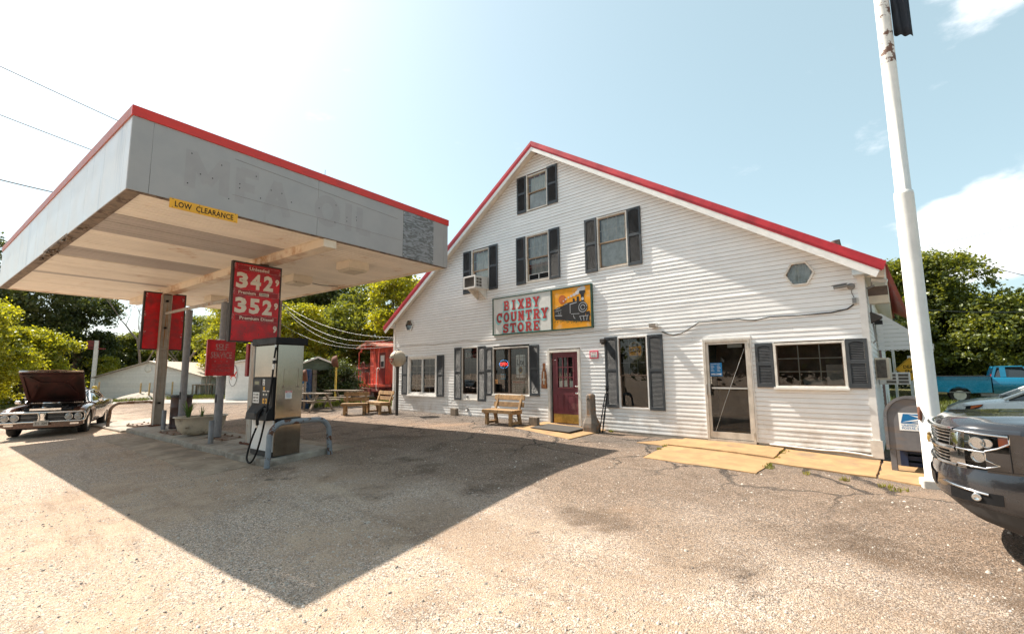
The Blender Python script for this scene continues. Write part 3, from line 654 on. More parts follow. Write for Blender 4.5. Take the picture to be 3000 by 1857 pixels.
# boxed eave returns
mb = MB(); mb.prism([(-.72, 3.34), (-.45, 3.34), (-.45, 3.49), (-.62, 3.42)], -OV+.012, .3); mb.build('eave_return', M['trimw'], store)
mb = MB(); mb.prism([(14.98, 3.21), (15.33, 3.21), (15.36, 3.28), (14.98, 3.44)], -OV+.012, .02); mb.build('eave_return', M['alu2'], store)
mb = MB(); vs = []
for y in (.02, 11.4): u_ = su(y); vs += [(u_-.02, y, 3.22), (u_+.30, y, 3.16), (u_+.33, y, 3.36), (u_-.02, y, 3.42)]
mb.add(vs, [(0, 1, 2, 3), (7, 6, 5, 4), (0, 4, 5, 1), (1, 5, 6, 2), (2, 6, 7, 3), (3, 7, 4, 0)]); mb.build('eave_soffit', M['soffit'], store)
mb = MB()
for i in range(60):                                # crimped metal edge of the side eave
    y0 = -.3+i*.2; u_ = su(max(y0, 0))+.34
    mb.add([(u_, y0, 3.40), (u_+.05, y0+.1, 3.30), (u_, y0+.2, 3.40), (u_-.05, y0+.2, 3.46), (u_-.05, y0, 3.46)], [(0, 1, 2, 3, 4)])
mb.build('eave_edge', M['red_dark'], store)

# shutters: panelled leaf with a bank of louvres above and below the rail
def shutter(u0, u1, z0, z1, rows=None):
    w = u1-u0; f = MB(); st = .05; y0, y1 = -.05, -.014
    f.box(u0, u0+st, y0, y1, z0, z1); f.box(u1-st, u1, y0, y1, z0, z1); f.box(u0+st, u1-st, y0, y1, z0, z0+.085)
    mid = z0+(z1-z0)*.53; f.box(u0+st, u1-st, y0, y1, mid-.035, mid+.035)
    # arched head
    a = u0+st; b = u1-st; n = 8
    for i in range(n):
        x0 = a+(b-a)*i/n; x1 = a+(b-a)*(i+1)/n
        h0 = .05+.03*(1-math.sin(math.pi*i/n)); h1 = .05+.03*(1-math.sin(math.pi*(i+1)/n))
        f.prism([(x0, z1-h0), (x1, z1-h1), (x1, z1), (x0, z1)], y0, y1)
    f.box(a, b, -.02, -.015, z0+.08, z1-.04)
    o = f.build('shutter', M['shutter'], store)
    l = MB()
    for lo, hi in ((z0+.085, mid-.035), (mid+.035, z1-.052)):
        k = max(3, int((hi-lo)/.03)); s = (hi-lo)/k
        for i in range(k):
            z = lo+i*s; l.add([(a, -.047, z+.002), (b, -.047, z+.002), (b, -.024, z+s*.86), (a, -.024, z+s*.86), (a, -.041, z), (b, -.041, z), (b, -.019, z+s*.8), (a, -.019, z+s*.8)],
                              [(0, 1, 2, 3), (5, 4, 7, 6), (4, 5, 1, 0), (3, 2, 6, 7)])
    l.build('louvre_bank', M['shutter_hi'], o)
    for zz in (z0+.03, z1-.03):
        for uu_ in (u0+.025, u1-.025):
            pass
    return o
for q in ((6.38, 6.755, 6.54, 7.75), (7.62, 8.0, 6.55, 7.77), (3.77, 4.16, 4.23, 5.755), (5.07, 5.465, 4.23, 5.76), (6.315, 6.69, 4.22, 5.755), (7.645, 8.035, 4.225, 5.77), (8.925, 9.315, 4.21, 5.75), (10.26, 10.645, 4.205, 5.745),
          (.10, .475, .63, 2.145), (2.33, 2.71, .60, 2.115), (3.315, 3.69, .525, 2.355), (4.52, 4.885, .515, 2.355), (4.90, 5.21, .71, 2.29), (6.81, 7.18, .75, 2.285), (9.46, 9.835, .52, 2.37), (10.69, 11.08, .50, 2.36), (13.15, 13.49, 1.095, 2.02), (14.745, 15.08, 1.10, 2.03)):
    shutter(*q)
def frame(name, o, fw, m, y0=-.035, y1=.07, parent=None):
    u0, u1, z0, z1 = o; mb = MB()
    mb.box(u0, u0+fw, y0, y1, z0, z1); mb.box(u1-fw, u1, y0, y1, z0, z1); mb.box(u0+fw, u1-fw, y0, y1, z1-fw, z1); mb.box(u0+fw, u1-fw, y0, y1, z0, z0+fw)
    return mb.build(name, m, parent or store)
def pane(o, m=None, y=.03, parent=None, name='pane'):
    u0, u1, z0, z1 = o; mb = MB(); mb.add([(u0, y, z0), (u1, y, z0), (u1, y, z1), (u0, y, z1)], [(0, 1, 2, 3)]); return mb.build(name, m or M['glass'], parent)
def muntins(o, nx, nz, wd, m, y0, y1, parent, name='muntin_grid'):
    u0, u1, z0, z1 = o; mb = MB()
    for i in range(1, nx): x = u0+(u1-u0)*i/nx; mb.box(x-wd/2, x+wd/2, y0, y1, z0, z1)
    for i in range(1, nz): z = z0+(z1-z0)*i/nz; mb.box(u0, u1, y0+.001, y1-.001, z-wd/2, z+wd/2)
    return mb.build(name, m, parent)
def curtain(o, m, y, parent, wav=.02, n=26, name='curtain'):
    u0, u1, z0, z1 = o; rows = []
    for i in range(n+1):
        x = u0+(u1-u0)*i/n; rows.append([(x, y+wav*math.sin(i*1.9)+.004*noise.noise((x*9, 0, 0)), z0), (x, y+wav*.8*math.sin(i*1.9+.4), z1)])
    mb = MB(); mb.grid(rows); return mb.build(name, m, parent)
def sash_window(key, lower='curtain'):
    u0, u1, z0, z1 = OPEN[key]; fr = frame('window', OPEN[key], .035, M['trimd'])
    i0, i1, j0, j1 = u0+.04, u1-.04, z0+.04, z1-.04; mid = j0+(j1-j0)*.50
    frame('sash', (i0, i1, mid-.015, j1), .028, M['bronze'], -.012, .02, fr); frame('sash', (i0, i1, j0, mid+.012), .03, M['bronze'], .022, .05, fr)
    pane((i0+.028, i1-.028, mid+.01, j1-.026), None, .006, fr); pane((i0+.03, i1-.03, j0+.028, mid-.016), None, .036, fr)
    muntins((i0+.028, i1-.028, mid+.012, j1-.028), 3, 2, .012, M['trimd'], .008, .016, fr)
    return fr, (i0+.03, i1-.03, j0+.03, mid-.018), (i0+.03, i1-.03, mid, j1-.03)
fr, lo, up = sash_window('top'); curtain((up[0], up[1], up[2], up[3]), M['curtain'], .12, fr); curtain(lo, M['curtain_g'], .07, fr, .008, 40)
fr, lo, up = sash_window('acw'); curtain((up[0], up[1], lo[2], up[3]), M['curtain'], .14, fr)
fr, lo, up = sash_window('mid'); curtain(up, M['curtain_g'], .10, fr, .012); muntins((lo[0], lo[1], lo[2]+.18, lo[3]), 3, 2, .012, M['trimd'], .038, .046, fr); frame('insert_screen', (lo[0], lo[1], lo[2], lo[2]+.19), .014, M['trimw'], .03, .045, fr)
mb = MB(); mb.box((lo[0]+lo[1])/2-.012, (lo[0]+lo[1])/2+.012, .03, .045, lo[2], lo[2]+.19); mb.build('insert_bar', M['trimw'], fr)
curtain((lo[0], lo[1], lo[2]+.2, lo[3]), M['curtain_g'], .16, fr, .02)
fr, lo, up = sash_window('rt'); curtain(up, M['curtain_g'], .09, fr, .01); curtain((lo[0], lo[1], lo[2], lo[3]), M['curtain_g'], .075, fr, .004, 50)
# w1: white vinyl slider with white grids
fr = frame('window', OPEN['w1'], .06, M['trimw'], -.05, .07); u0, u1, z0, z1 = OPEN['w1']
frame('inner_frame', (u0+.06, u1-.06, z0+.06, z1-.06), .07, M['trimw'], -.02, .06, fr); c = (u0+u1)/2
mb = MB(); mb.box(c-.03, c+.03, -.025, .06, z0+.13, z1-.13); mb.build('meeting_rail', M['trimw'], fr)
for a, b in ((u0+.135, c-.03), (c+.03, u1-.135)):
    pane((a, b, z0+.13, z1-.13), None, .03, fr); muntins((a, b, z0+.13, z1-.13), 2, 5, .016, M['trimd'] if a < c-.2 else M['trimw'], .032, .042, fr)
mb = MB(); mb.box(u0-.02, u1+.02, -.075, -.045, z0-.03, z0+.012); mb.build('window_sill', M['trimw'], fr)
# w2: single light with a panel below
fr = frame('window', OPEN['w2'], .04, M['trimd']); u0, u1, z0, z1 = OPEN['w2']
frame('sash', (u0+.04, u1-.04, z0+.22, z1-.03), .025, M['brown'], -.01, .03, fr); pane((u0+.065, u1-.065, z0+.245, z1-.055), None, .015, fr)
muntins((u0+.065, u1-.065, z0+.9, z1-.055), 4, 4, .008, M['brown'], .017, .022, fr)
mb = MB(); mb.box(u0+.04, u1-.04, -.015, .03, z0+.04, z0+.217); mb.build('lower_panel', M['trimw'], fr)
mb = MB(); mb.lathe([(.0, 0), (.055, .0), (.055, .012), (.03, .02)], 10, (u0+.28, -.017, z0+.13), Matrix.Rotation(R(90), 3, 'X')); mb.build('vent_cap', M['grey'], fr)
# w3: brown slider with dark grids
fr = frame('window', OPEN['w3'], .045, M['trimd']); u0, u1, z0, z1 = OPEN['w3']
frame('sash', (u0+.045, u1-.045, z0+.045, z1-.04), .035, M['brown'], -.015, .04, fr); c = u0+(u1-u0)*.46
mb = MB(); mb.box(c-.03, c+.03, -.02, .04, z0+.08, z1-.07); mb.build('meeting_rail', M['brown'], fr)
for a, b in ((u0+.08, c-.03), (c+.03, u1-.08)):
    pane((a, b, z0+.08, z1-.075), None, .02, fr); muntins((a, b, z0+.08, z1-.075), 3 if a < c-.1 else 4, 5, .012, M['brown'], .022, .03, fr)
mb = MB(); mb.box(u0-.01, u1+.01, -.07, -.038, z0-.025, z0+.01); mb.build('window_sill', M['trimw'], fr)
# w4: tall bronze hung window
fr = frame('window', OPEN['w4'], .035, M['trimw']); u0, u1, z0, z1 = OPEN['w4']; m_ = z0+(z1-z0)*.46
frame('sash', (u0+.035, u1-.035, m_-.02, z1-.035), .028, M['brown'], -.012, .02, fr); frame('sash', (u0+.035, u1-.035, z0+.035, m_+.012), .03, M['brown'], .021, .05, fr)
pane((u0+.065, u1-.065, m_+.01, z1-.065), None, .006, fr); pane((u0+.065, u1-.065, z0+.065, m_-.018), M['glass_tint'], .036, fr)
muntins((u0+.065, u1-.065, m_+.01, z1-.065), 3, 3, .012, M['grey'], .008, .016, fr)
# w5: shop window with white grids
fr = frame('window', OPEN['w5'], .045, M['trimd'], -.05, .07); u0, u1, z0, z1 = OPEN['w5']
frame('sash', (u0+.045, u1-.045, z0+.045, z1-.045), .018, M['brown'], -.01, .04, fr); pane((u0+.063, u1-.063, z0+.063, z1-.063), M['glass_tint'], .02, fr)
muntins((u0+.063, u1-.063, z0+.063, z1-.063), 3, 3, .018, M['trimd'], .023, .033, fr)
mb = MB(); mb.box(u0-.03, u1+.02, -.085, -.045, z0-.03, z0+.015); mb.build('window_sill', M['trimw'], fr)
# mail trays and boxes standing inside the shop window
t_ = thing('mail_tray', 'white postal tray with printed side on the counter in the shop window', 'mail tray', O+U*14.02+NN*.95, YAW)
mb = MB(); mb.prism([(-.16, 0), (.16, 0), (.175, .2), (-.175, .2)], -.12, .12); mb.build('tray', M['white'], t_)
mb = MB(); mb.box(-.18, .18, -.125, .125, .2, .225); mb.build('rim', M['acbeige'], t_); mb = MB(); mb.box(-.14, -.09, -.123, -.121, .09, .12); put_text(mb, 'UNITED STATES POSTAL SERVICE', (.02, -.123, .1), .16, .012); mb.build('print', M['mailblue'], t_); t_.location.z = 1.03
for i, (zz, h_) in enumerate(((1.02, .34), (1.36, .2))):
    mb = MB(); mb.box(-.15, .15, -.15, .15, 0, h_); b = solo('cardboard_carton', mb, M['white'] if i else M['curtain'], ['pale tall carton at the right end inside the shop window', 'smaller white carton stacked on the tall one in the shop window'][i], 'carton', O+U*14.42+NN*1.05+Vector((0, 0, zz)), YAW, bevel=.006)

# maroon front door
dr = frame('front_door', OPEN['md'], .0755, M['trimd'], -.06, .06); u0, u1, z0, z1 = 7.685, 8.585, .0, 2.05
leaf = MB(); gz0, gz1 = 1.02, 1.88; gu0, gu1 = u0+.18, u1-.18
leaf.box(u0, gu0, -.02, .02, z0, z1); leaf.box(gu1, u1, -.02, .02, z0, z1); leaf.box(gu0, gu1, -.02, .02, z0, gz0); leaf.box(gu0, gu1, -.02, .02, gz1, z1)
lf = leaf.build('door_leaf', M['maroon'], dr)
frame('lite_frame', (gu0-.035, gu1+.035, gz0-.035, gz1+.035), .04, M['maroon'], -.034, -.0205, dr); pane((gu0, gu1, gz0, gz1), None, .0, dr); muntins((gu0, gu1, gz0, gz1), 3, 3, .028, M['maroon'], -.026, -.006, dr)
for a, b in ((u0+.14, u0+.40), (u1-.40, u1-.14)): frame('raised_panel', (a, b, .36, .82), .022, M['maroon'], -.029, -.0205, dr); 
for a, b in ((u0+.18, u0+.36), (u1-.36, u1-.18)):
    mb = MB(); mb.box(a, b, -.026, -.0205, .40, .78); mb.build('raised_field', M['maroon'], dr)
mb = MB(); mb.box(u0+.02, u1-.02, -.0245, -.0203, .02, .27); mb.build('kick_plate', M['brass'], dr)
for zz, r_ in ((1.05, .028), (.86, .032)):
    mb = MB(); mb.lathe([(r_, 0), (r_, .008), (.012, .012), (.012, .035), (r_*.9, .045), (r_*.8, .065), (0, .072)], 12, (u1-.065, -.02, zz), Matrix.Rotation(R(90), 3, 'X')); mb.build('door_knob', M['chrome'], dr)
mb = MB(); mb.box(u0-.01, u0+.13, -.03, -.021, 1.80, 1.815); mb.build('hinge_strap', M['chrome'], dr)
mb = MB(); mb.box(OPEN['md'][0]-.0, OPEN['md'][1], -.09, .05, -.06, -.002); mb.build('threshold', M['alu2'], dr)
for cx, cz in ((gu0+.09, 1.12), (gu0+.25, 1.13), (gu1-.08, 1.12)):
    mb = MB(); mb.box(cx-.06, cx+.06, .008, .010, cz-.09, cz+.09); mb.build('paper_notice', M['curtain'], dr)
# glass shop door in aluminium frame
gd = frame('glass_door', OPEN['gd'], .05, M['alu'], -.06, .05); u0, u1, z0, z1 = OPEN['gd']; z0 = -.045
frame('door_stile', (u0+.052, u1-.052, z0+.01, z1-.052), .055, M['alu'], -.035, .015, gd)
mb = MB(); mb.box(u0+.107, u1-.107, -.033, .013, z0+.065, z0+.15); mb.build('bottom_rail', M['alu'], gd)
pane((u0+.107, u1-.107, z0+.15, z1-.107), M['glass_tint'], -.01, gd)
mb = MB(); mb.box(u0+.107, u1-.107, -.055, -.03, 1.05, 1.085); mb.build('push_bar', M['alu2'], gd)
mb = MB(); mb.box(u0+.03, u0+.05, -.11, -.062, .90, 1.16); mb.box(u0+.062, u0+.11, -.05, -.036, .90, 1.16); mb.build('pull_handle', M['alu2'], gd)
mb = MB(); mb.box(u0+.12, u0+.145, -.075, -.055, .90, 1.13); mb.build('handle_grip', M['black'], gd)
mb = MB(); mb.box(u0+.52, u0+.82, -.005, .03, 1.96, 2.03); mb.build('door_closer', M['acwhite'], gd)
mb = MB(); mb.tube([(u0+.15, -.014, .07), (u0+.4, -.015, .75), (u0+.87, -.014, 1.93)], .0028, 5); mb.build('crack_tape', M['trimw'], gd)
mb = MB(); mb.box(u0+.12, u0+.38, -.016, -.013, 1.33, 1.63); pst = mb.build('door_poster', M['mailblue'], gd)
mb = MB(); put_text(mb, 'WELCOME', (u0+.25, -.0175, 1.375), .225, .036, bold=.03)
put_text(mb, 'NEW HOURS POSTED', (u0+.24, -.0175, 1.605), .2, .014)
for i in range(5):
    for a in (u0+.135, u0+.275):
        w_ = .05+.03*((i*7+int(a*100)) % 3)/2; mb.box(a, a+w_, -.0178, -.0172, 1.565-i*.03, 1.571-i*.03)
mb.build('poster_print', M['white'], pst)
mb = MB()
for i in range(5): mb.box(u0+.115, u0+.145, -.016, -.013, 1.16+i*.034, 1.185+i*.034)
mb.build('card_stickers', M['cream'], gd)
mb = MB()
for zz in (.05, 1.95): mb.box(u1-.045, u1-.03, -.075, -.06, zz, zz+.1)
mb.build('door_hinge', M['alu2'], gd)
mb = MB(); mb.box(u1+.004, u1+.022, -.05, .0, -.05, 2.19); mb.box(u0-.02, u0-.004, -.05, .0, -.05, 2.19); mb.box(u0-.02, u1+.022, -.045, .0, 2.155, 2.19); mb.build('door_trim', M['trimw'], gd)
# hexagonal windows
for (cx, cz, rx, rz, cur) in ((.535, 3.38, .265, .255, 0), (14.08, 3.415, .28, .28, 1)):
    def hexa(k): return [(cx+rx*k*math.cos(R(a)), cz+rz*k*math.sin(R(a))) for a in range(0, 360, 60)]
    mb = MB(); A_, B_ = hexa(1), hexa(.86); 
    for i in range(6): j = (i+1) % 6; mb.prism([A_[i], A_[j], B_[j], B_[i]], -.05, .02)
    hx = mb.build('hexagon_window', M['trimd'] if cur else M['alu2'], store)
    mb = MB(); C_ = [(cx+rx*.8*math.cos(R(a)), cz+rz*.8*math.sin(R(a))) for a in range(0, 360, 15)]; H_ = [(cx+rx*.87*math.cos(R(a)), cz+rz*.87*math.sin(R(a))) for a in range(0, 360, 15)]
    for i in range(24):
        j = (i+1) % 24; k = (cx, cz)
        mb.prism([H_[i], H_[j], C_[j], C_[i]], -.03, .01)
    mb.build('round_bezel', M['bronze'] if cur else M['iron'], hx)
    mb = MB(); mb.add([(x, -.0, z) for x, z in C_], [tuple(range(24))]); mb.build('pane', M['glass'], hx)
    if cur: curtain((cx-.25, cx+.25, cz-.26, cz+.26), M['curtain_g'], .08, hx, .02)
# skirting metal strip bent along the right-hand foot of the wall
mb = MB(); mb.tube([(13.3, -.02, -.075), (14.2, -.03, -.10), (14.55, -.06, -.085), (14.8, -.08, -.10), (15.0, -.05, -.13)], .018, 6); mb.build('loose_trim', M['trimw'], store)
mb = MB(); mb.box(14.98, 15.16, -.05, -.031, -.16, .16); mb.build('corner_post_foot', M['trimd'], store)
# foundation strip
mb = MB(); mb.box(-.5, 12.04, -.006, .02, -.25, -.03); mb.box(13.08, 15.1, -.006, .02, -.25, -.03); mb.build('foundation', M['conc'], store)
# ------------------------------------------------------------------ things fixed to the store front (local x along the wall, -y outwards)
def wall_thing(name, label, cat, u=0, y=0, z=0, group=None):
    return thing(name, label, cat, O+U*u+NN*y+Vector((0, 0, z)), YAW, group)
# slab-serif letters drawn as strokes on a 1 x 1.35 cell: every stroke is (points, width)
_sf = {}
def slab_letter(ch):
    H = 1.35; s = .26; e = .17
    V = lambda x, a=0, b=H: ([(x, a), (x, b)], s)
    Hh = lambda y, a, b, w=e: ([(a, y), (b, y)], w)
    def arc(cx, cy, rx, ry, a0, a1, n=10): return [(cx+rx*math.cos(R(a0+(a1-a0)*i/n)), cy+ry*math.sin(R(a0+(a1-a0)*i/n))) for i in range(n+1)]
    D_ = {
     'B': [V(.22), Hh(e/2, 0, .55), Hh(H-e/2, 0, .55), Hh(H*.52, .2, .55), (arc(.52, H*.75, .30, H*.20, 90, -90), .22), (arc(.54, H*.28, .33, H*.22, 90, -90), .22)],
     'I': [V(.5), Hh(e/2, .2, .8), Hh(H-e/2, .2, .8)],
     'X': [([(.16, .05), (.84, H-.05)], s), ([(.84, .05), (.16, H-.05)], s), Hh(e/2, -.04, .40), Hh(e/2, .60, 1.04), Hh(H-e/2, -.04, .40), Hh(H-e/2, .60, 1.04)],
     'Y': [V(.5, 0, .65), ([(.5, .6), (.14, H-.05)], s), ([(.5, .6), (.86, H-.05)], s), Hh(e/2, .24, .76), Hh(H-e/2, -.06, .38), Hh(H-e/2, .62, 1.06)],
     'C': [(arc(.52, H/2, .40, H/2-.11, 42, 318, 16), .25), V(.86, H*.62, H-.02), ],
     'O': [(arc(.5, H/2, .38, H/2-.11, 0, 360, 20), .25)],
     'U': [V(.18, .4, H), V(.82, .4, H), (arc(.5, .42, .32, .31, 180, 360), .25), Hh(H-e/2, -.02, .38), Hh(H-e/2, .62, 1.02)],
     'N': [V(.2), V(.8), ([(.2, H-.08), (.8, .08)], s), Hh(e/2, 0, .42), Hh(H-e/2, 0, .3), Hh(H-e/2, .58, 1.0)],
     'T': [V(.5), Hh(e/2, .24, .76), Hh(H-e*.6, .0, 1.0, e*1.2), ([(.07, H), (.07, H-.42)], .14), ([(.93, H), (.93, H-.42)], .14)],
     'R': [V(.22), Hh(e/2, 0, .45), Hh(H-e/2, 0, .55), Hh(H*.48, .2, .55), (arc(.52, H*.73, .31, H*.22, 90, -90), .22), ([(.55, H*.46), (.78, .12)], .25), Hh(e/2, .66, 1.04)],
     'S': [(arc(.5, H*.72, .34, H*.19, 20, 270, 12)+arc(.5, H*.30, .36, H*.22, 90, -160, 12), .24), V(.84, H*.70, H-.03), V(.14, .03, H*.32)],
     'E': [V(.22), Hh(e/2, 0, .92), Hh(H-e/2, 0, .92), Hh(H*.5, .2, .66), ([(.88, 0), (.88, .40)], .14), ([(.88, H), (.88, H-.36)], .14), ([(.64, H*.36), (.64, H*.64)], .12)]}
    return D_[ch]
def slab_word(mb, word, cx, cz, cw, gap, ht, M3=FRONT, y=0.0, grow=0.0, dx=0.0, dz=0.0):
    n = len(word); tot = n*cw+(n-1)*gap; x = cx-tot/2; k = 0
    for ch in word:
        for pts, w in slab_letter(ch):
            q = [(px*cw, pz*ht/1.35) for px, pz in pts]
            if len(q) == 2 and grow:
                a, b = Vector(q[0]), Vector(q[1]); t = (b-a).normalized()*grow; q = [tuple(a-t), tuple(b+t)]
            ribbon(mb, q, w*(cw+ht/1.35)/2+2*grow, (x+dx, y-k*.00022, cz-ht/2+dz), M3); k = (k+1) % 9
        x += cw+gap
sg = wall_thing('store_sign', 'wide painted store sign with red lettering and a steam train on orange', 'sign')
y0 = -.075
mb = MB(); mb.box(5.31, 7.72, y0+.012, -.012, 2.70, 3.865); mb.build('sign_board', pm('sign_offwhite', (.70, .70, .67), .5, v=.06, streak=(.5, .5, .46), st=.6, ss=(8, 8, 1)), sg)
mb = MB(); mb.box(7.73, 9.09, y0+.012, -.012, 2.70, 3.865); mb.build('sign_board', pm('sign_orange', (.80, .33, .008), .45, v=.1, vs=3, c2=(.72, .42, .16), c2t=.60, c2s=2.6, c2w=.1), sg)
for q in ((5.27, 9.13, 3.865, 3.895), (5.27, 9.13, 2.665, 2.70)):
    mb = MB(); mb.box(q[0], q[1], y0-.006, -.01, q[2], q[3]); mb.build('sign_frame', pm('frame_green', (.018, .07, .045), .5, v=.2), sg)
for x0, x1 in ((5.27, 5.31), (7.70, 7.755), (9.085, 9.13)):
    mb = MB(); mb.box(x0, x1, y0-.004, -.011, 2.70, 3.865); mb.build('sign_frame', bpy.data.materials['frame_green'], sg)
M['sgnlet'] = pm('letter_red', (.42, .03, .035), .5, v=.25, vs=8); M['sgnaqua'] = pm('letter_aqua', (.28, .62, .62), .5, v=.08)
yl = y0+.008
words = (('BIXBY', 6.52, 3.60, .225, .085, .30), ('COUNTRY', 6.52, 3.225, .235, .078, .30), ('STORE', 6.50, 2.87, .235, .085, .28))
mb = MB()
for w_, cx, cz, cw, gp, ht in words:
    for i in range(4): slab_word(mb, w_, cx, cz, cw, gp, ht, y=yl+.0012-i*.0002, grow=.022, dx=-.012*i, dz=-.016*i)
mb.build('letter_shadow', M['sgnaqua'], sg)
mb = MB()
for w_, cx, cz, cw, gp, ht in words: slab_word(mb, w_, cx, cz, cw, gp, ht, y=yl-.003, grow=.010)
mb.build('lettering', M['sgnlet'], sg)
# painted locomotive
c = (8.42, yl, 3.22)
mb = MB(); flat(mb, circ(.135, 24, cx=-.30, cy=.33), c); sn_ = mb.build('painted_sun', pm('paint_rust', (.45, .11, .015), .5, v=.2), sg)
mb = MB(); k = 0
def fl(pts, d=0.0):
    global k
    flat(mb, pts, c, d=.0006+d+k*.00008); k += 1
fl([(-.60, .02), (-.60, -.19), (-.28, -.22), (-.28, .07)]); fl([(-.62, .02), (-.62, .06), (-.45, .12), (-.27, .15), (-.27, .07)]); fl([(-.28, .15), (-.28, -.22), (-.05, -.26), (-.05, .22), (-.18, .21)])
fl([(-.07, .22), (-.07, -.26), (.45, -.30), (.50, -.10), (.46, .20), (.20, .24)]); fl(circ(.16, 20, cx=.40, cy=.04)); fl([(.20, .22), (.20, .36), (.28, .36), (.28, .22)]); fl([(.07, .22), (.06, .32), (.13, .32), (.14, .22)])
fl([(.36, .18), (.34, .40), (.28, .47), (.30, .52), (.48, .52), (.50, .47), (.45, .40), (.44, .18)]); fl([(.22, -.22), (.62, -.20), (.60, -.34), (.35, -.36), (.18, -.30)]); fl([(.50, -.10), (.62, -.08), (.64, -.22), (.50, -.22)]); fl([(-.60, -.19), (.2, -.24), (.66, -.355), (.62, -.375), (.1, -.335), (-.56, -.235)])
for wx, wz, r_ in ((-.50, -.21, .05), (-.36, -.22, .05), (-.18, -.24, .06), (.0, -.25, .075), (.14, -.26, .075)): fl(circ(r_, 14, cx=wx, cy=wz))
mb.build('painted_train', pm('paint_black', (.012, .012, .014), .5, v=.1), sg)
mb = MB(); k = 0
for pts, wd in (([(-.56, -.0), (-.34, .03)], .012), ([(-.56, -.12), (-.32, -.14)], .02), ([(-.54, .06), (-.38, .1)], .014), ([(-.24, .17), (-.12, .2)], .014), ([(-.04, .16), (.2, .2)], .02), ([(-.03, .18), (-.03, -.1)], .014), ([(.0, -.12), (.28, -.13)], .012), (circ(.135, 20, cx=.40, cy=.04), .016), (circ(.07, 16, cx=.40, cy=.04), .016), ([(.30, -.22), (.34, -.33)], .018), ([(.42, -.22), (.43, -.34)], .018), ([(.54, -.22), (.52, -.34)], .018), ([(.28, -.21), (.58, -.21)], .014), ([(.08, -.16), (.10, -.24), (.14, -.26)], .014), ([(-.45, -.02), (-.45, -.09), (-.36, -.1), (-.36, -.01)], .01)):
    ribbon(mb, pts, wd, c, d=.0022+k*.0001); k += 1
flat(mb, circ(.045, 14, cx=.40, cy=.28), c, d=.004)
mb.build('painted_highlight', pm('paint_grey', (.45, .47, .50), .5, v=.1), sg)
k = 0
for cx_, cz_, r_ in ((.40, .60, .10), (.30, .58, .08), (.22, .50, .07), (.12, .46, .055), (.02, .43, .045), (-.08, .40, .035), (-.18, .36, .03), (-.26, .31, .025)): mb = MB(); flat(mb, circ(r_, 14, cx=cx_, cy=cz_-.03, ry=.8), c, d=.0002+k*.0001); k += 1; mb.build('painted_smoke', bpy.data.materials.get('paint_smoke') or pm('paint_smoke', (.55, .55, .56), .5, v=.1), sg)
mb = MB()
for i in range(60):
    x = random.uniform(-.62, .35); z = -.26-.09*(x+.6)+random.uniform(-.06, .02); r_ = random.uniform(.006, .017); flat(mb, circ(r_, 5, cx=x, cy=z), c, d=.0035+i*.00003)
mb.build('painted_grass', pm('paint_green', (.10, .13, .03), .6, v=.3), sg)
# bottle thermometer
b = wall_thing('bottle_thermometer', 'rusty tin thermometer cut like a soda bottle beside the maroon door', 'thermometer', 7.365, -.012, .98)
mb = MB(); prof = [(.0, .0), (.095, .0), (.108, .03), (.105, .12), (.09, .2), (.098, .3), (.085, .42), (.06, .52), (.038, .60), (.034, .66), (.042, .67), (.042, .74), (0, .745)]
mb.prism(prof+[(-x, z) for x, z in prof[-2:0:-1]], -.03, 0); mb.build('bottle_plate', pm('tin_copper', (.42, .17, .07), .45, metal=.35, v=.35, vs=9, c2=(.20, .07, .03), c2t=.52, c2s=9), b, bevel=.006)
mb = MB(); mb.box(-.02, .02, -.034, -.0305, .12, .5); mb.box(-.05, .05, -.034, -.0305, .23, .29); mb.build('thermometer_strip', M['cream'], b)
# red notice plate
b = wall_thing('notice_plate', 'small red-edged plastic notice on the wall right of the maroon door', 'notice', 9.112, -.012, 1.92)
mb = MB(); mb.box(-.14, .14, -.022, 0, -.105, .105); mb.build('plate', pm('notice_red', (.62, .03, .09), .35, v=.05), b, bevel=.01)
mb = MB(); mb.box(-.105, .105, -.0235, -.0222, -.075, .075); mb.build('plate_face', M['white'], b)
mb = MB(); put_text(mb, 'NOTICE!', (0, -.0245, .05), .13, .03, bold=.03); put_text(mb, 'These Premises', (0, -.0245, .015), .15, .016); mb.build('print', M['sgnred'], b)
mb = MB(); put_text(mb, 'Closed Circuit', (0, -.0245, -.02), .17, .022, bold=.03); put_text(mb, 'Television', (0, -.0245, -.05), .17, .028, bold=.03); mb.build('print', M['black'], b)
# window air conditioner upstairs
b = wall_thing('air_conditioner', 'white window air conditioner propped in the upstairs left window', 'air conditioner', 4.72, 0, 4.26)
mb = MB(); mb.box(-.28, .28, -.60, -.02, .37, .41); mb.box(-.28, .28, -.60, -.02, 0, .03); mb.box(-.28, -.25, -.60, -.02, .03, .37); mb.box(.25, .28, -.60, -.02, .03, .37); mb.box(-.25, .25, -.12, -.08, .03, .37); mb.build('casing', M['acwhite'], b)
mb = MB(); mb.box(-.235, .235, -.592, -.57, .045, .355)
for i in range(30): x = -.23+i*.46/29; mb.box(x-.002, x+.002, -.597, -.5925, .047, .353)
mb.build('condenser', M['acfin'], b)
for q in ((-.29, .29, .365, .42), (-.29, .29, -.01, .04)): mb = MB(); mb.box(q[0], q[1], -.625, -.6, q[2], q[3]); mb.build('front_frame', M['acwhite'], b)
for q in ((-.29, -.245), (.245, .29)): mb = MB(); mb.box(q[0], q[1], -.625, -.6, .041, .364); mb.build('front_frame', M['acwhite'], b)
for i in range(2):
    for j in range(3): mb = MB(); mb.box(.281, .285, -.56+i*.13, -.45+i*.13, .05+j*.105, .135+j*.105); mb.build('side_vent', M['acfin'], b)
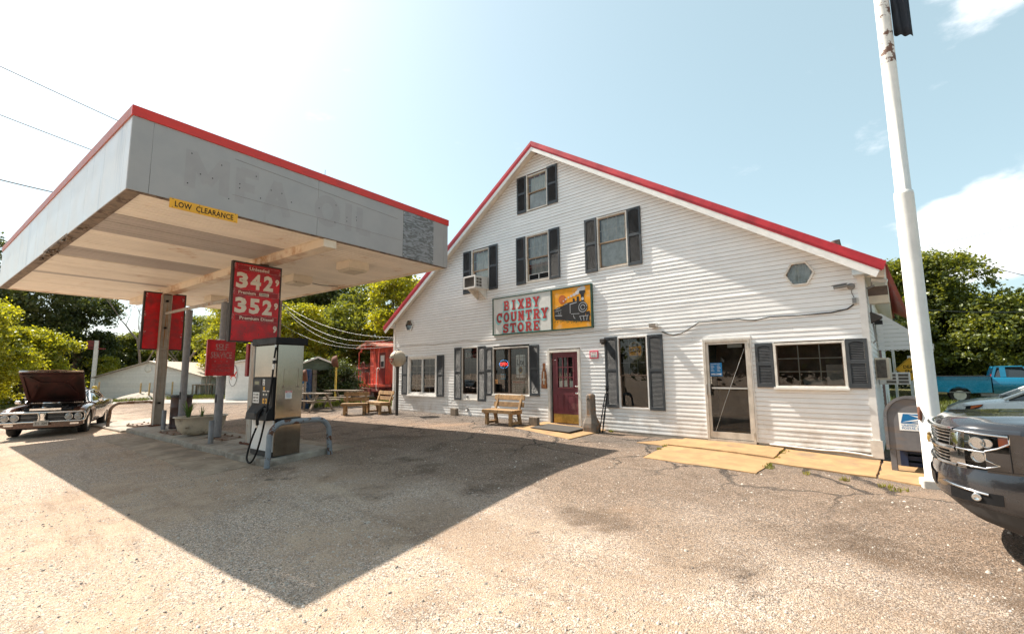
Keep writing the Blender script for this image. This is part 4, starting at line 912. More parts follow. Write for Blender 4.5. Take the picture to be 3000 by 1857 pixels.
for x in (-.2, .2):
    mb = MB(); mb.prism([(-.5, 0), (-.02, 0), (-.02, -.3), (-.07, -.3)], x-.02, x+.02, 'x'); mb.build('bracket', M['trimd'], b)
# spot lamps, cameras, boxes and cables
b = wall_thing('floodlight', 'dark wall floodlight at the top left of the tall shutter', 'floodlight', 9.45, 0, 2.27)
mb = MB(); mb.box(-.07, .07, -.16, -.05, -.05, .06); mb.build('housing', M['iron'], b, bevel=.012); mb = MB(); mb.box(-.045, .045, -.12, -.07, -.09, -.05); mb.build('lens', M['dgrey'], b); mb = MB(); mb.tube([(0, -.05, .02), (0, 0, .02)], .025); mb.build('mount', M['iron'], b)
b = wall_thing('wall_lamp', 'small grey box lamp above the tall window shutter', 'wall lamp', 10.9, 0, 2.59)
mb = MB(); mb.prism([(-.02, -.05), (-.16, -.05), (-.19, .04), (-.02, .055)], -.09, .09, 'x'); mb.build('housing', M['alu2'], b, bevel=.008); mb = MB(); mb.box(-.08, .08, -.155, -.03, -.056, -.051); mb.build('lens', M['grey'], b)
b = wall_thing('security_camera', 'bullet camera on the front wall near the right corner', 'camera', 14.92, 0, 3.04)
mb = MB(); mb.lathe([(0, 0), (.065, 0), (.065, .02), (.05, .05), (0, .06)], 16, (0, 0, 0), Matrix.Rotation(R(90), 3, 'X')); mb.build('base', M['grey'], b)
mb = MB(); mb.tube([(0, -.05, 0), (-.05, -.09, .01), (-.1, -.1, .01)], .018); mb.build('arm', M['grey'], b)
mb = MB(); mb.tube([(-.06, -.10, .02), (-.26, -.16, -.01)], .036, 12); mb.build('camera_body', M['grey'], b); mb = MB(); mb.beam((-.05, -.098, .058), (-.29, -.168, .028), .085, .008); mb.build('sun_hood', M['grey'], b)
mb = MB(); mb.tube([(0, -.03, -.05), (.0, -.02, -.12), (.03, -.02, -.22)], .008, 5); mb.build('lead', M['grey'], b)
b = wall_thing('junction_box', 'grey electrical box under the corner camera', 'junction box', 14.955, 0, 2.755)
mb = MB(); mb.box(-.04, .04, -.07, -.012, -.06, .06); mb.build('box', M['alu2'], b, bevel=.006); mb = MB(); mb.box(-.032, .032, -.075, -.0705, -.05, .05); mb.build('cover', M['grey'], b)
mb = MB(); pth = [(11.08, 2.42), (11.25, 2.345), (11.37, 2.32), (11.57, 2.35), (11.8, 2.47), (11.99, 2.575), (12.45, 2.575), (12.88, 2.575), (13.05, 2.54), (13.19, 2.53), (13.49, 2.57), (14.01, 2.555), (14.57, 2.565), (14.83, 2.61), (14.94, 2.69)]
mb.tube([(u_, -.03, z) for u_, z in pth], .013, 6); solo('cable', mb, M['wire'], 'thick black cable looping along the wall above the glass door', 'cable', O, YAW)
mb = MB(); mb.tube([(u_, -.024-.004*math.sin(u_*3), 2.555+.02*math.sin(u_*2.1)+.01*math.sin(u_*5.3)) for u_ in np.arange(-.4, 10.9, .22)], .006, 4); solo('cable', mb, M['woodgrey'], 'thin pale wire running along the siding under the store sign', 'cable', O, YAW)
b = wall_thing('outdoor_socket', 'small grey outdoor socket low on the siding', 'socket', 3.98, 0, .22)
mb = MB(); mb.box(-.04, .04, -.05, -.012, -.06, .06); mb.build('box', M['grey'], b, bevel=.006); mb = MB(); mb.prism([(-.05, .0), (-.09, -.05), (-.09, -.06), (-.05, -.055)], -.04, .04, 'x'); mb.build('flap', M['grey'], b)
# neon and paper signs inside the windows
NE_R = emis('neon_red', (1, .05, .04), 2.2); NE_B = emis('neon_blue', (.1, .45, 1), 1.6)
b = wall_thing('neon_open_sign', 'lit red and blue neon OPEN sign hanging in the brown slider window', 'neon sign', 5.66, .04, 1.73)
mb = MB(); mb.box(-.19, .19, .02, .03, -.12, .12); mb.build('backing', M['black'], b)
mb = MB(); put_text(mb, 'OPEN', (0, 0, 0), .32, .11, bold=-.012); mb.build('neon_letters', NE_R, b)
mb = MB()
for i in range(22):
    a = i*360/22; mb.cbox((.2*math.cos(R(a)), .005, .13*math.sin(R(a))), (.02, .008, .008), Matrix.Rotation(R(-a-90), 3, 'Y'))
mb.build('neon_ring', NE_B, b)
b = wall_thing('open_placard', 'small blue OPEN placard hanging below the neon in the window', 'placard', 5.64, .03, 1.33)
mb = MB(); mb.box(-.11, .11, 0, .006, -.09, .09); mb.build('card', pm('card_blue', (.10, .42, .62), .5, v=.05), b); mb = MB(); mb.box(-.10, .10, -.003, -.001, -.045, .045); mb.build('card_band', M['white'], b)
mb = MB(); put_text(mb, 'OPEN', (0, -.005, 0), .18, .065, bold=.02); mb.build('print', M['black'], b); mb = MB(); mb.tube([(-.08, .003, .09), (0, .003, .17), (.08, .003, .09)], .003, 4); mb.build('string', M['white'], b)
b = wall_thing('beer_can_sign', 'tall white beer can sign hanging in the right of the slider window', 'sign', 6.39, .033, 1.65)
mb = MB(); mb.prism([(-.15, -.36), (-.19, -.33), (-.19, .33), (-.15, .36), (.15, .36), (.19, .33), (.19, -.33), (.15, -.36)], 0, .03); mb.build('panel', M['white'], b)
mb = MB(); put_text(mb, 'Lite', (0, -.004, .13), .30, .19, bold=.02); mb.build('print', M['black'], b)
mb = MB(); flat(mb, circ(.085, 24, ry=1.2, cy=-.12), (0, -.003, 0)); mb.build('print', M['brass'], b); mb = MB(); flat(mb, circ(.062, 24, ry=1.25, cy=-.12), (0, -.006, 0)); mb.build('print', M['brown'], b)
mb = MB(); mb.tube([(0, .01, .36), (.02, .01, .43), (-.03, .01, .46)], .006, 5); mb.build('hook', M['chrome'], b)
b = wall_thing('breakfast_notice', 'paper notice headed BREAKFAST low in the slider window', 'notice', 6.32, .03, .98)
mb = MB(); mb.box(-.30, .36, .0, .003, -.20, .24); mb.build('paper', pm('paper_glassy', (.42, .38, .34), .6, v=.1), b)
mb = MB(); put_text(mb, 'BREAKFAST', (.0, -.003, .18), .52, .075, bold=.02); mb.build('print', pm('ink_red', (.42, .05, .03), .6), b)
mb = MB()
for i, q in enumerate(('Biscuits & Gravy', 'Egg, Sausage or Bacon', 'Breakfast Biscuit', 'Ham and Cheese', 'Hash Browns')): put_text(mb, q, (-.02, -.003, .09-i*.06), .42+.02*(i % 3), .035, bold=.01)
mb.build('print', M['black'], b)
b = wall_thing('sticker', 'small orange square sticker at the left of the slider window', 'sticker', 5.345, .012, 1.17)
mb = MB(); mb.box(-.06, .06, 0, .003, -.07, .07); mb.build('card', pm('card_orange', (.75, .35, .12), .5), b); mb = MB(); ribbon(mb, circ(.03, 12, ry=.8), .01, (0, -.002, .0), closed=True); put_text(mb, 'EAT', (0, -.002, -.05), .06, .018); mb.build('print', M['black'], b)
b = wall_thing('neon_script_sign', 'unlit script neon with a red bow tie high in the narrow window', 'neon sign', 4.12, .03, 2.08)
mb = MB(); put_text(mb, 'Budweiser', (0, 0, 0), .56, .15, bold=-.008); mb.build('neon_letters', M['curtain'], b)
mb = MB(); ribbon(mb, [(-.3, -.12), (0, -.06), (.3, -.12), (.3, .14), (0, .08), (-.3, .14), (-.3, -.12)], .014, (0, .01, 0)); mb.build('neon_tube', pm('neon_dull', (.35, .04, .04), .4), b)
b = wall_thing('root_beer_sign', 'round bottle-cap sign reading DADS in the tall bronze window', 'sign', 10.31, .022, 1.99)
mb = MB(); flat(mb, [(.215*(1+.05*(i % 2))*math.cos(R(i*7.5)), .235*(1+.05*(i % 2))*math.sin(R(i*7.5))) for i in range(48)], (0, .012, 0)); mb.build('cap', M['grey'], b)
mb = MB(); ribbon(mb, circ(.185, 32, ry=1.1), .03, (0, .009, 0), closed=True); mb.build('cap_ring', M['bronze'], b)
mb = MB(); flat(mb, [(-.16, -.13), (.16, -.13), (.17, .11), (-.17, .09)], (0, .006, 0)); mb.build('label_field', pm('label_orange', (.85, .36, .02), .4), b)
mb = MB(); put_text(mb, "DAD'S", (0, .003, .0), .28, .125, bold=.03); put_text(mb, 'Since 1937', (0, .003, .155), .16, .035); put_text(mb, 'Root Beer', (0, .003, -.10), .2, .035, bold=.02); mb.build('print', M['black'], b)
# speaker box, lamp and camera on the side wall by the corner
b = wall_thing('speaker_box', 'brown speaker box under the side eave at the corner', 'speaker', 15.15, .35, 2.86)
mb = MB(); mb.box(0, .30, -.12, .12, -.16, .16); mb.build('cabinet', M['acbeige'], b, bevel=.006); mb = MB(); mb.box(-.004, .30, -.126, -.1205, -.01, .164); mb.build('baffle', M['brown'], b)
b = wall_thing('side_floodlight', 'black floodlight on the side wall below the speaker box', 'floodlight', 15.15, .25, 2.42)
mb = MB(); mb.prism([(0, -.1), (.16, -.02), (.18, .02), (.02, .12), (0, .12)], -.09, .09); mb.build('housing', M['iron'], b, bevel=.01); mb = MB(); mb.box(.05, .17, -.08, .08, -.12, -.05); mb.build('lens', M['black'], b); mb = MB(); mb.tube([(0.02, 0, .1), (.02, 0, .28)], .014); mb.build('conduit', M['grey'], b); mb = MB(); mb.tube([(.03, 0, -.1), (.05, 0, -.42), (0.0, 0, -.47)], .014); mb.build('conduit', M['grey'], b)
b = wall_thing('security_camera', 'small camera under the side eave above the speaker box', 'camera', 15.2, .2, 3.1)
mb = MB(); mb.tube([(-.06, .02, -.1), (.06, -.0, -.06)], .02, 8); mb.tube([(.02, 0, -.08), (.02, 0, .02), (.06, 0, .06)], .012, 6); mb.build('mount', M['grey'], b); mb = MB(); mb.beam((.02, 0, .05), (.26, -.02, .0), .08, .07); mb.build('camera_body', M['alu2'], b, bevel=.01)
# side wall air conditioners and awning
for (x, y, z, w_, h_, d_, lab) in ((15.12, .52, 1.25, .22, .42, .55, 'beige air conditioner sticking out of the side wall nearest the corner'), (15.08, 1.75, 1.13, .50, .25, .5, 'flat grey air conditioner further along the side wall')):
    b = wall_thing('wall_air_conditioner', lab, 'air conditioner', x, y, z); mc = M['acbeige'] if w_ < .3 else M['acwhite']
    mb = MB(); mb.box(0, w_, 0, d_, 0, h_); mb.build('casing', mc, b, bevel=.012)
    mb = MB()
    if w_ < .3:
        mb.box(.02, w_-.045, -.006, -.001, .035, h_-.035)
        for i in range(16): zz = .04+i*(h_-.09)/15; mb.box(.022, w_-.047, -.012, -.0065, zz, zz+.009)
    else:
        for i in range(3):
            for j in range(2): mb.box(.12+j*.2, .28+j*.2, -.006, -.001, .03+i*.07, .08+i*.07)
    mb.build('side_grille', M['acfin'], b)
b = wall_thing('door_awning', 'white ribbed metal awning over the side door', 'awning', 15.04, 3.0, 0)
for i in range(9):
    z0_, z1_ = 1.90+i*.096, 1.90+(i+1)*.096-.006; x0_ = max(0.02, 1.0-(z0_-1.97)*1.12) if z0_ > 1.97 else .94; x1_ = max(0.02, 1.0-(z1_-1.97)*1.12) if z1_ > 1.97 else .94
    mb = MB(); mb.prism([(0, z0_), (min(x0_, .94), z0_), (min(x1_, .94), z1_), (0, z1_)], -.012, .012); mb.build('awning_board', M['siding'], b)
mb = MB(); mb.beam((0, .75, 2.80), (.97, .75, 1.98), 1.52, .03); mb.build('awning_top', M['trimw'], b)
mb = MB()
for i in range(12): mb.tube([(.945, i*.13, 1.98), (.95, i*.13+.065, 1.86), (.945, i*.13+.13, 1.98)], .01, 4)
for i in range(8): x = .06+i*.115; mb.tube([(x, -.014, 1.90), (x+.055, -.014, 1.868), (x+.11, -.014, 1.90)], .01, 4)
mb.build('scalloped_edge', M['trimd'], b)
mb = MB(); mb.box(.93, .97, -.01, 1.5, 1.88, 2.0); mb.build('awning_front', M['trimw'], b)
# ------------------------------------------------------------------ fuel canopy (local x = a across, y = b along the island)
can = thing('fuel_canopy', 'flat grey fuel station canopy with red top band and stained cream ceiling', 'canopy', CN, CYAW)
AW, BW, Z0, Z1 = 7.07, 13.4, 4.35, 5.72
def fpanel(a0, a1, m, b=-.0, z0=Z0, z1=Z1-.165, t=.03):
    mb = MB(); mb.box(a0+.003, a1-.003, b, b+t, z0, z1); return mb.build('fascia_panel', m, can)
for a0, a1 in ((0, .28), (.28, 3.17), (3.17, 5.48), (6.52, 6.92), (6.92, AW)): fpanel(a0, a1, M['fascia'])
m_, t_, b_ = mat_new('patch_galvanised'); P_ = t_.nodes.new('ShaderNodeNewGeometry').outputs['Position']
nn_ = _noise(t_, 6.5, 4, .6, sc=(.55, .55, 1.9)); nn_.node.inputs['Distortion'].default_value = 1.6; t_.links.new(_mix(t_, _ramp(t_, nn_, .44, .56), (.15, .155, .155), (.30, .31, .325)), b_.inputs['Base Color']); b_.inputs['Roughness'].default_value = .45; b_.inputs['Metallic'].default_value = .3
fpanel(5.48, 6.52, m_, b=-.006)
mb = MB()
for z in (4.42, 4.8, 5.2, 5.5):
    for a in (5.5, 6.5): mb.lathe([(.012, 0), (0, .008)], 6, (a, -.007, z), Matrix.Rotation(R(90), 3, 'X'))
mb.build('rivet', M['trimw'], can)
# faint ghost of the removed letters and their fixing holes
GHOST = {'M': [[(0, 0), (0, 1)], [(1, 0), (1, 1)], [(.02, .93), (.5, .22)], [(.98, .93), (.5, .22)]], 'F': [[(0, 0), (0, 1)], [(0, .93), (1, .93)], [(0, .5), (.8, .5)]], 'A': [[(0, 0), (.5, .97)], [(1, 0), (.5, .97)], [(.2, .3), (.8, .3)]],
         'O': [[(.5+.5*math.cos(R(q)), .5+.47*math.sin(R(q))) for q in range(0, 361, 15)]], 'I': [[(.5, 0), (.5, 1)]], 'L': [[(0, 0), (0, 1)], [(0, .07), (1, .07)]]}
for ch, a0, a1, z0, z1 in (('M', .83, 1.36, 4.64, 5.30), ('F', 1.63, 1.95, 4.60, 5.26), ('A', 2.10, 2.52, 4.56, 5.24), ('O', 3.18, 3.62, 4.66, 5.22), ('I', 3.84, 3.98, 4.63, 5.26), ('L', 4.20, 4.50, 4.66, 5.25)):
    gh = MB()
    for i_, pts_ in enumerate(GHOST[ch]): ribbon(gh, [(a0+(a1-a0)*x, z0+(z1-z0)*z) for x, z in pts_], .165, (0, -.0012-.0003*i_, 0))
    gh.build('letter_ghost', M['ghost'], can)
hl = MB()
for a, z in ((.98, 4.92), (1.17, 4.91), (1.62, 4.96), (1.62, 4.88), (2.19, 5.02), (2.40, 5.02), (3.59, 5.13), (3.58, 4.74), (3.87, 4.93), (3.87, 4.84), (4.11, 5.0), (4.12, 4.93), (.83, 5.24), (1.3, 5.2), (1.9, 5.2), (2.0, 4.8), (2.6, 4.9), (3.2, 4.95), (.8, 4.7), (1.45, 4.62)):
    hl.lathe([(.011, 0), (0, .002)], 8, (a, -.0035, z), Matrix.Rotation(R(90), 3, 'X'))
hl.build('fixing_hole', M['black'], can)
st = MB(); st.beam((1.52, -.0015, 5.40), (5.3, -.0015, 5.28), .002, .006, (0, 1, 0)); st.beam((1.5, -.0015, 4.72), (5.46, -.0015, 4.76), .002, .004, (0, 1, 0)); st.build('old_seam_mark', M['dirtgap'], can)
# near long side, silver
nb = 11
for i in range(nb):
    b0, b1 = (.30+(BW-.30)*i/nb, .30+(BW-.30)*(i+1)/nb)
    if i == 0:
        mb = MB(); mb.box(0, .03, .031, b0-.003, Z0, Z1-.165); mb.build('fascia_panel', M['fascia_l'], can)
    mb = MB(); z_ = Z0+(.03 if i in (3, 4) else 0); mb.box(0, .03, b0+.002, b1-.002, z_, Z1-.165); mb.build('fascia_panel', M['fascia_l'], can)
mb = MB(); mb.box(AW-.03, AW, .031, BW, Z0, Z1-.165); mb.box(.03, AW-.03, BW-.03, BW, Z0, Z1-.165); mb.build('fascia_panel', M['fascia'], can)
# red top band
for a0, a1 in ((0, 2.3), (2.3, 5.83), (5.83, AW)):
    mb = MB(); mb.box(a0-(.02 if a0 == 0 else -.002), a1+(.02 if a1 == AW else 0), -.02, .05, Z1-.163, Z1); mb.build('band', M['canred'], can)
for i in range(5):
    mb = MB(); mb.box(-.02, .05, .052+(BW-.05)*i/5, .05+(BW-.05)*(i+1)/5-.003, Z1-.163, Z1); mb.build('band', M['canred2'], can)
mb = MB(); mb.box(AW-.05, AW+.02, .052, BW, Z1-.163, Z1); mb.box(.052, AW-.052, BW-.05, BW+.02, Z1-.163, Z1); mb.build('band', M['canred'], can)
mb = MB(); mb.box(.06, AW-.06, .06, BW-.06, 4.75, 4.8); mb.build('roof_deck', M['grey'], can)
# perimeter flashing under the fascia
mb = MB(); mb.box(.012, .20, .04, BW-.04, Z0-.012, Z0+.03); mb.box(.2, AW-.02, .012, .10, Z0-.012, Z0+.03)
rr = random.Random(3)
for i in range(26):
    b = rr.uniform(3.0, 7.6); mb.cbox((rr.uniform(.03, .13), b, Z0-.02-rr.uniform(0, .035)), (rr.uniform(.02, .09), rr.uniform(.05, .25), .02), Matrix.Rotation(rr.uniform(-.35, .35), 3, 'X'))
mb.build('flashing', M['dirtgap'], can)
mb = MB(); mb.box(AW-.16, AW-.005, .1, BW-.04, Z0-.01, Z0+.03); mb.box(.2, AW-.16, BW-.14, BW-.005, Z0-.01, Z0+.03); mb.build('flashing', M['beam'], can)
# ceiling of ribbed panels, one strip after another on both sides of the beam
def cpanel(a0, a1, b0, b1, m, sag=0.0):
    mb = MB(); k = 2; z = Z0+.012-sag; prof = []
    for i in range(k):
        x0 = b0+(b1-b0)*i/k; x1 = b0+(b1-b0)*(i+1)/k
        prof += [(x0+.006, z+.034), (x0+.013, z), (x1-.013, z), (x1-.006, z+.034)]
    prof += [(b1-.004, z+.045), (b0+.004, z+.045)]
    mb.prism(prof, a0, a1, 'x'); return mb.build('ceiling_panel', m, can)
np_ = 43; wd = (BW-.24)/np_
for i in range(np_):
    b0 = .10+i*wd; c = b0+wd/2
    grey = (1.75 < c < 3.12) or (5.02 < c < 6.2) or (8.9 < c < 9.3)
    cpanel(.20, 3.34, b0, b0+wd-.004, M['panel_g'] if grey else M['panel'], (noise.noise((i*.9, 1, 2))+.2)*.008+(.02 if i in (20,) else 0))
    cpanel(3.68, AW-.16, b0, b0+wd-.004, M['panel'], noise.noise((i*.9, 5, 2))*.006)
mb = MB(); mb.box(3.36, 3.66, .035, BW-.2, 4.17, Z0+.01); mb.build('beam', M['beam'], can)
mb = MB(); mb.box(3.33, 3.69, .1, BW-.2, Z0-.004, Z0+.012); mb.build('beam_flange', M['beam'], can)
# ceiling lights
for b in (1.28, 4.0, 6.85, 9.7):
    mb = MB(); mb.box(4.83, 5.43, b, b+.58, 4.16, Z0+.012); l_ = mb.build('ceiling_light', M['fixture'], can, bevel=.01)
    mb = MB(); mb.prism([(4.85, 4.158), (5.41, 4.158), (5.36, 4.11), (4.90, 4.11)], b+.03, b+.55); mb.build('diffuser', M['acbeige'], l_)
mb = MB(); mb.tube([(5.2, 4.6, 4.32), (6.1, 4.62, 4.28), (6.6, 4.5, 4.3)], .012, 6); mb.build('conduit', M['iron'], can)
# posts
def cpost(a, b, top):
    z0 = gz(*(CN+CA*a+CB*b).xy)+.10
    mb = MB(); mb.box(a-.13, a-.115, b-.11, b+.11, z0, top); mb.box(a+.115, a+.13, b-.11, b+.11, z0, top); mb.box(a-.115, a+.115, b-.012, b+.012, z0, top); p = mb.build('post', M['post'], can)
    mb = MB(); mb.box(a-.2, a+.2, b-.18, b+.18, z0+.02, z0+.05); mb.build('base_plate', M['rust'], p)
    mb = MB(); rr = random.Random(int(b*10))
    for i in range(10): x, y = a+rr.uniform(-.24, .24), b+rr.uniform(-.22, .22); mb.lathe([(.035, 0), (.03, .03), (.0, .05)], 6, (x, y, z0+.03))
    mb.build('rust_flakes', M['rust'], p)
    mb = MB(); mb.box(a-.1, a+.1, b-.1, b+.1, top, 4.17); mb.build('post_cap', M['rust'], p)
    mb = MB(); mb.box(a-.135, a+.135, b-.115, b+.115, 2.31, 2.34); mb.build('stiffener', M['post'], p)
    for zz in (3.0, 3.9, .55): 
        mb = MB(); mb.box(a-.03, a+.03, b-.113, b-.02, zz, zz+.06); mb.build('bracket_hole', M['black'], p)
cpost(3.40, 2.78, 4.13); cpost(3.45, 9.50, 4.14)

# price sign on the near post
ps = thing('price_sign', 'red fuel price sign showing 342 and 352 on the near canopy post', 'sign', CN, CYAW)
a0, a1, z0, z1, yb = 2.60, 3.74, 2.215, 4.10, 2.50
mb = MB(); mb.box(a0, a1, yb, yb+.10, z0, z1); mb.build('cabinet', M['iron'], ps)
mb = MB(); mb.box(a0+.045, a1-.045, yb-.006, yb-.001, z0+.03, z1-.045); mb.build('face', M['sgnred'], ps)
Wd, Hd = a1-a0, z1-z0
def pz(f): return z1-f*Hd
def pa(f): return a0+f*Wd
for f0, f1, txt, fx, fw in ((.045, .105, 'Unleaded', .52, .40), (.352, .418, 'Premium', .30, .34), (.668, .735, 'Premium Diesel', .52, .68)):
    mb = MB(); x0, x1, za, zb = pa(.095), pa(.93), pz(f1), pz(f0); mb.box(x0, x1, yb-.012, yb-.0065, za, zb); h_ = mb.build('header_strip', M['sgnred_d'], ps)
    mb = MB(); ribbon(mb, [(x0, za), (x1, za), (x1, zb), (x0, zb)], .006, (0, yb-.013, 0), closed=True); mb.build('header_outline', M['fadew'], h_)
    mb = MB(); put_text(mb, txt, (pa(fx), yb-.0135, (za+zb)/2), fw*Wd, .075, bold=.02); mb.build('header_text', M['cream'], h_)
mb = MB(); mb.box(pa(.54), pa(.74), yb-.0145, yb-.0125, pz(.405), pz(.37)); pl = mb.build('sticker', M['cream'], ps); mb = MB(); put_text(mb, 'DIESEL', (pa(.64), yb-.0155, pz(.3875)), .2, .034, bold=.03); mb.build('sticker_text', M['black'], pl)
for row, (f0, f1) in enumerate(((.135, .335), (.448, .645))):
    for ch, x0, x1 in zip(('342', '352')[row], (.065, .345, .61), (.315, .575, .83)):
        mb = MB(); mb.box(pa(x0-.015), pa(x1+.015), yb-.011, yb-.0065, pz(f1)-.015, pz(f0)+.015); tl = mb.build('digit_card', M['sgnred'], ps)
        mb = MB(); put_text(mb, ch, ((pa(x0)+pa(x1))/2, yb-.0125, (pz(f0)+pz(f1))/2), (x1-x0)*Wd*.92, (f1-f0)*Hd, bold=.045); mb.build('digit', M['cream'], tl)
        mb = MB(); zm = (pz(f0)+pz(f1))/2; mb.box(pa(x0-.01), pa(x1+.01), yb-.0135, yb-.0128, zm-.002, zm+.002)
        for xx in (x0, x1): mb.lathe([(.008, 0), (0, .008)], 6, (pa(xx), yb-.013, zm), Matrix.Rotation(R(90), 3, 'X'))
        mb.build('card_joint', M['iron'], tl)
for f0, f1 in ((.165, .255), (.475, .565), (.775, .865)):
    mb = MB(); put_text(mb, '9', (pa(.905), yb-.009, (pz(f0)+pz(f1))/2), .095, (f1-f0)*Hd, bold=.04); mb.build('digit', M['cream'], ps)
mb = MB(); rr = random.Random(2)
for i in range(16): mb.lathe([(.009, 0), (0, .01)], 6, (pa(rr.choice((.3, .31, .57, .58, .06))+rr.uniform(-.01, .01)), yb-.007, pz(rr.uniform(.80, .92))), Matrix.Rotation(R(90), 3, 'X'))
mb.build('card_hook', M['iron'], ps)
mb = MB()                                                  # worn checker left at the strip ends
for fx, f0, f1 in ((.045, .03, .10), (.955, .05, .12), (.05, .345, .425), (.955, .34, .42), (.05, .66, .73)):
    for i in range(6):
        for j in range(3):
            if (i+j) % 2: x = pa(fx)+(j-1)*.016; z = pz(f0+(f1-f0)*i/6); mb.box(x-.007, x+.007, yb-.0085, yb-.0068, z-.012, z+.008)
mb.build('checker_trim', M['fadew'], ps)
# blank red sign on the far post
ps = thing('blank_price_sign', 'blank red sign panel behind the far rusty canopy post', 'sign', CN, CYAW)
mb = MB(); mb.box(2.87, 4.06, 9.64, 9.74, 2.30, 4.23); mb.build('cabinet', M['iron'], ps); mb = MB(); mb.box(2.92, 4.01, 9.63, 9.639, 2.34, 4.18); mb.build('face', M['sgnred'], ps)
mb = MB(); rr = random.Random(5)
for fx, fz in ((2.93, 4.1), (2.93, 3.5), (2.92, 3.45), (3.97, 4.05), (3.97, 3.4), (2.95, 2.85), (3.98, 2.8)):
    for i in range(7): x = fx+rr.uniform(-.02, .03); z = fz+rr.uniform(-.07, .07); mb.box(x-.01, x+.012, 9.626, 9.6295, z-.012, z+.012)
mb.build('torn_print', M['fadew'], ps)
# grey vent pipes with a cross bar
for a, b, r_, top, lab in ((3.35, 4.66, .098, 3.40, 'thick grey steel pipe behind the SELF SERVICE plate'), (3.46, 7.48, .092, 3.46, 'thick grey steel pipe standing beside the brown barrel')):
    p = AB(a, b, .12); mb = MB(); mb.lathe([(r_, 0), (r_, top-p.z)], 20); o = solo('steel_pipe', mb, M['pipe'], lab, 'pipe', p, CYAW, 'grey pipes on the pump island')
    mb = MB(); mb.lathe([(r_*1.25, 0), (r_*1.2, .02), (r_, .03)], 16); mb.build('collar', M['dgrey'], o); mb = MB(); mb.box(-r_-.006, -r_+.02, -.05, .02, .9, 1.12); mb.build('cover_plate', M['dgrey'], o)
mb = MB(); mb.beam((3.42, 9.38, 3.50), (3.34, 2.9, 3.44), .05, .06); mb.beam((3.42, 9.38, 3.535), (3.34, 2.9, 3.475), .1, .012); solo('cross_bar', mb, M['post'], 'grey angle bar running from the far post over both pipes', 'bar', CN, CYAW)
# self service plate
sv = thing('self_service_sign', 'red metal SELF SERVICE no smoking plate strapped to a grey pipe', 'sign', CN, CYAW)
a0, a1, z0, z1, yb = 2.90, 3.575, 1.445, 2.375, 4.42
mb = MB(); mb.box(a0, a1, yb, yb+.08, z0, z1); mb.build('plate', M['sgnred'], sv, bevel=.012)
mb = MB(); ribbon(mb, [(a0+.04, z0+.04), (a1-.04, z0+.04), (a1-.04, z1-.04), (a0+.04, z1-.04)], .008, (0, yb-.002, 0), closed=True); mb.build('border_line', M['fadew2'], sv)
mb = MB(); ca = (a0+a1)/2; put_text(mb, 'SELF', (ca, yb-.003, z1-.19), .30, .17, bold=.02); put_text(mb, 'SERVICE', (ca, yb-.003, z1-.40), .50, .17, bold=.02)
for i in (-1, 0, 1): flat(mb, [((.028 if q % 2 == 0 else .012)*math.sin(R(q*36))+ca+i*.14, (.028 if q % 2 == 0 else .012)*math.cos(R(q*36))+z1-.56) for q in range(10)], (0, yb-.003, 0))
mb.build('print', M['fadew'], sv)
mb = MB(); put_text(mb, 'NO SMOKING', (ca, yb-.003, z1-.67), .42, .09, bold=.02); put_text(mb, 'STOP ENGINES', (ca, yb-.003, z1-.79), .46, .09, bold=.02); mb.build('print', M['fadew2'], sv)
for zz in (z0-.02, z1+.0): mb = MB(); mb.box(ca-.06, ca+.06, yb+.02, yb+.26, zz, zz+.02); mb.build('clamp', M['alu2'], sv)
# low clearance plate
lc = thing('low_clearance_sign', 'yellow LOW CLEARANCE plate screwed to the lower edge of the canopy', 'sign', CN, CYAW)
mb = MB(); mb.box(.565, 1.62, -.012, -.004, 4.205, 4.375); mb.build('plate', M['yellow'], lc, bevel=.003)
mb = MB(); put_text(mb, 'LOW  CLEARANCE', (1.092, -.0145, 4.288), .90, .098, bold=.018, space=1.05); mb.build('print', M['black'], lc)
mb = MB()
for a in (.61, 1.0, 1.3, 1.575):
    for z in (4.225, 4.36): mb.lathe([(.008, 0), (0, .005)], 6, (a, -.0125, z), Matrix.Rotation(R(90), 3, 'X'))
mb.build('screw', M['iron'], lc)

# ------------------------------------------------------------------ fuel pump
PB = gz(*(CN+CA*3.0+CB*1.05).xy)+.125
fp = thing('fuel_pump', 'stainless steel fuel pump with black cap and a looping black hose', 'fuel pump', CN+Vector((0, 0, PB)), CYAW)
a0, a1, b0, b1 = 2.76, 3.32, .56, 1.50; H = 2.25
SIDE = Matrix(((0, 0, -1), (-1, 0, 0), (0, 1, 0)))
mb = MB(); mb.box(a0+.02, a1-.02, b0+.012, b1-.012, .0, H); mb.build('cabinet', M['dgrey'], fp)
mb = MB(); mb.box(a0+.012, a1, b0, b0+.0115, .73, H-.005); mb.build('end_panel', M['steel'], fp, bevel=.004)
mb = MB(); mb.box(a0+.012, a1, b0, b0+.0115, .015, .715); mb.build('end_panel', M['steel'], fp, bevel=.004)
mb = MB(); mb.box(a0+.012, a1, b1-.0115, b1, .015, H-.005); mb.build('end_panel', M['steel'], fp)
mb = MB(); mb.box(a0+.004, a0+.0195, b0+.04, b1-.005, 1.585, H-.01); mb.build('upper_panel', M['steel'], fp, bevel=.004)
mb = MB(); mb.box(a0-.0, a0+.0195, b0+.03, b1-.005, .10, .715); mb.build('lower_door', M['white'], fp, bevel=.004)
mb = MB(); mb.box(a0-.002, a0+.0195, b0+.03, b1-.005, .0, .095); mb.build('plinth', M['dgrey'], fp)
mb = MB(); mb.box(a1-.018, a1+.006, b0+.03, b1-.02, .0, H-.01); mb.build('back_panel', M['steel'], fp)
mb = MB(); mb.prism([(b0-.05, H), (b1+.05, H), (b1+.05, H+.145), (b0-.05, H+.145)], a0-.06, a1+.06, 'x'); mb.build('cap', M['black'], fp, bevel=.015)
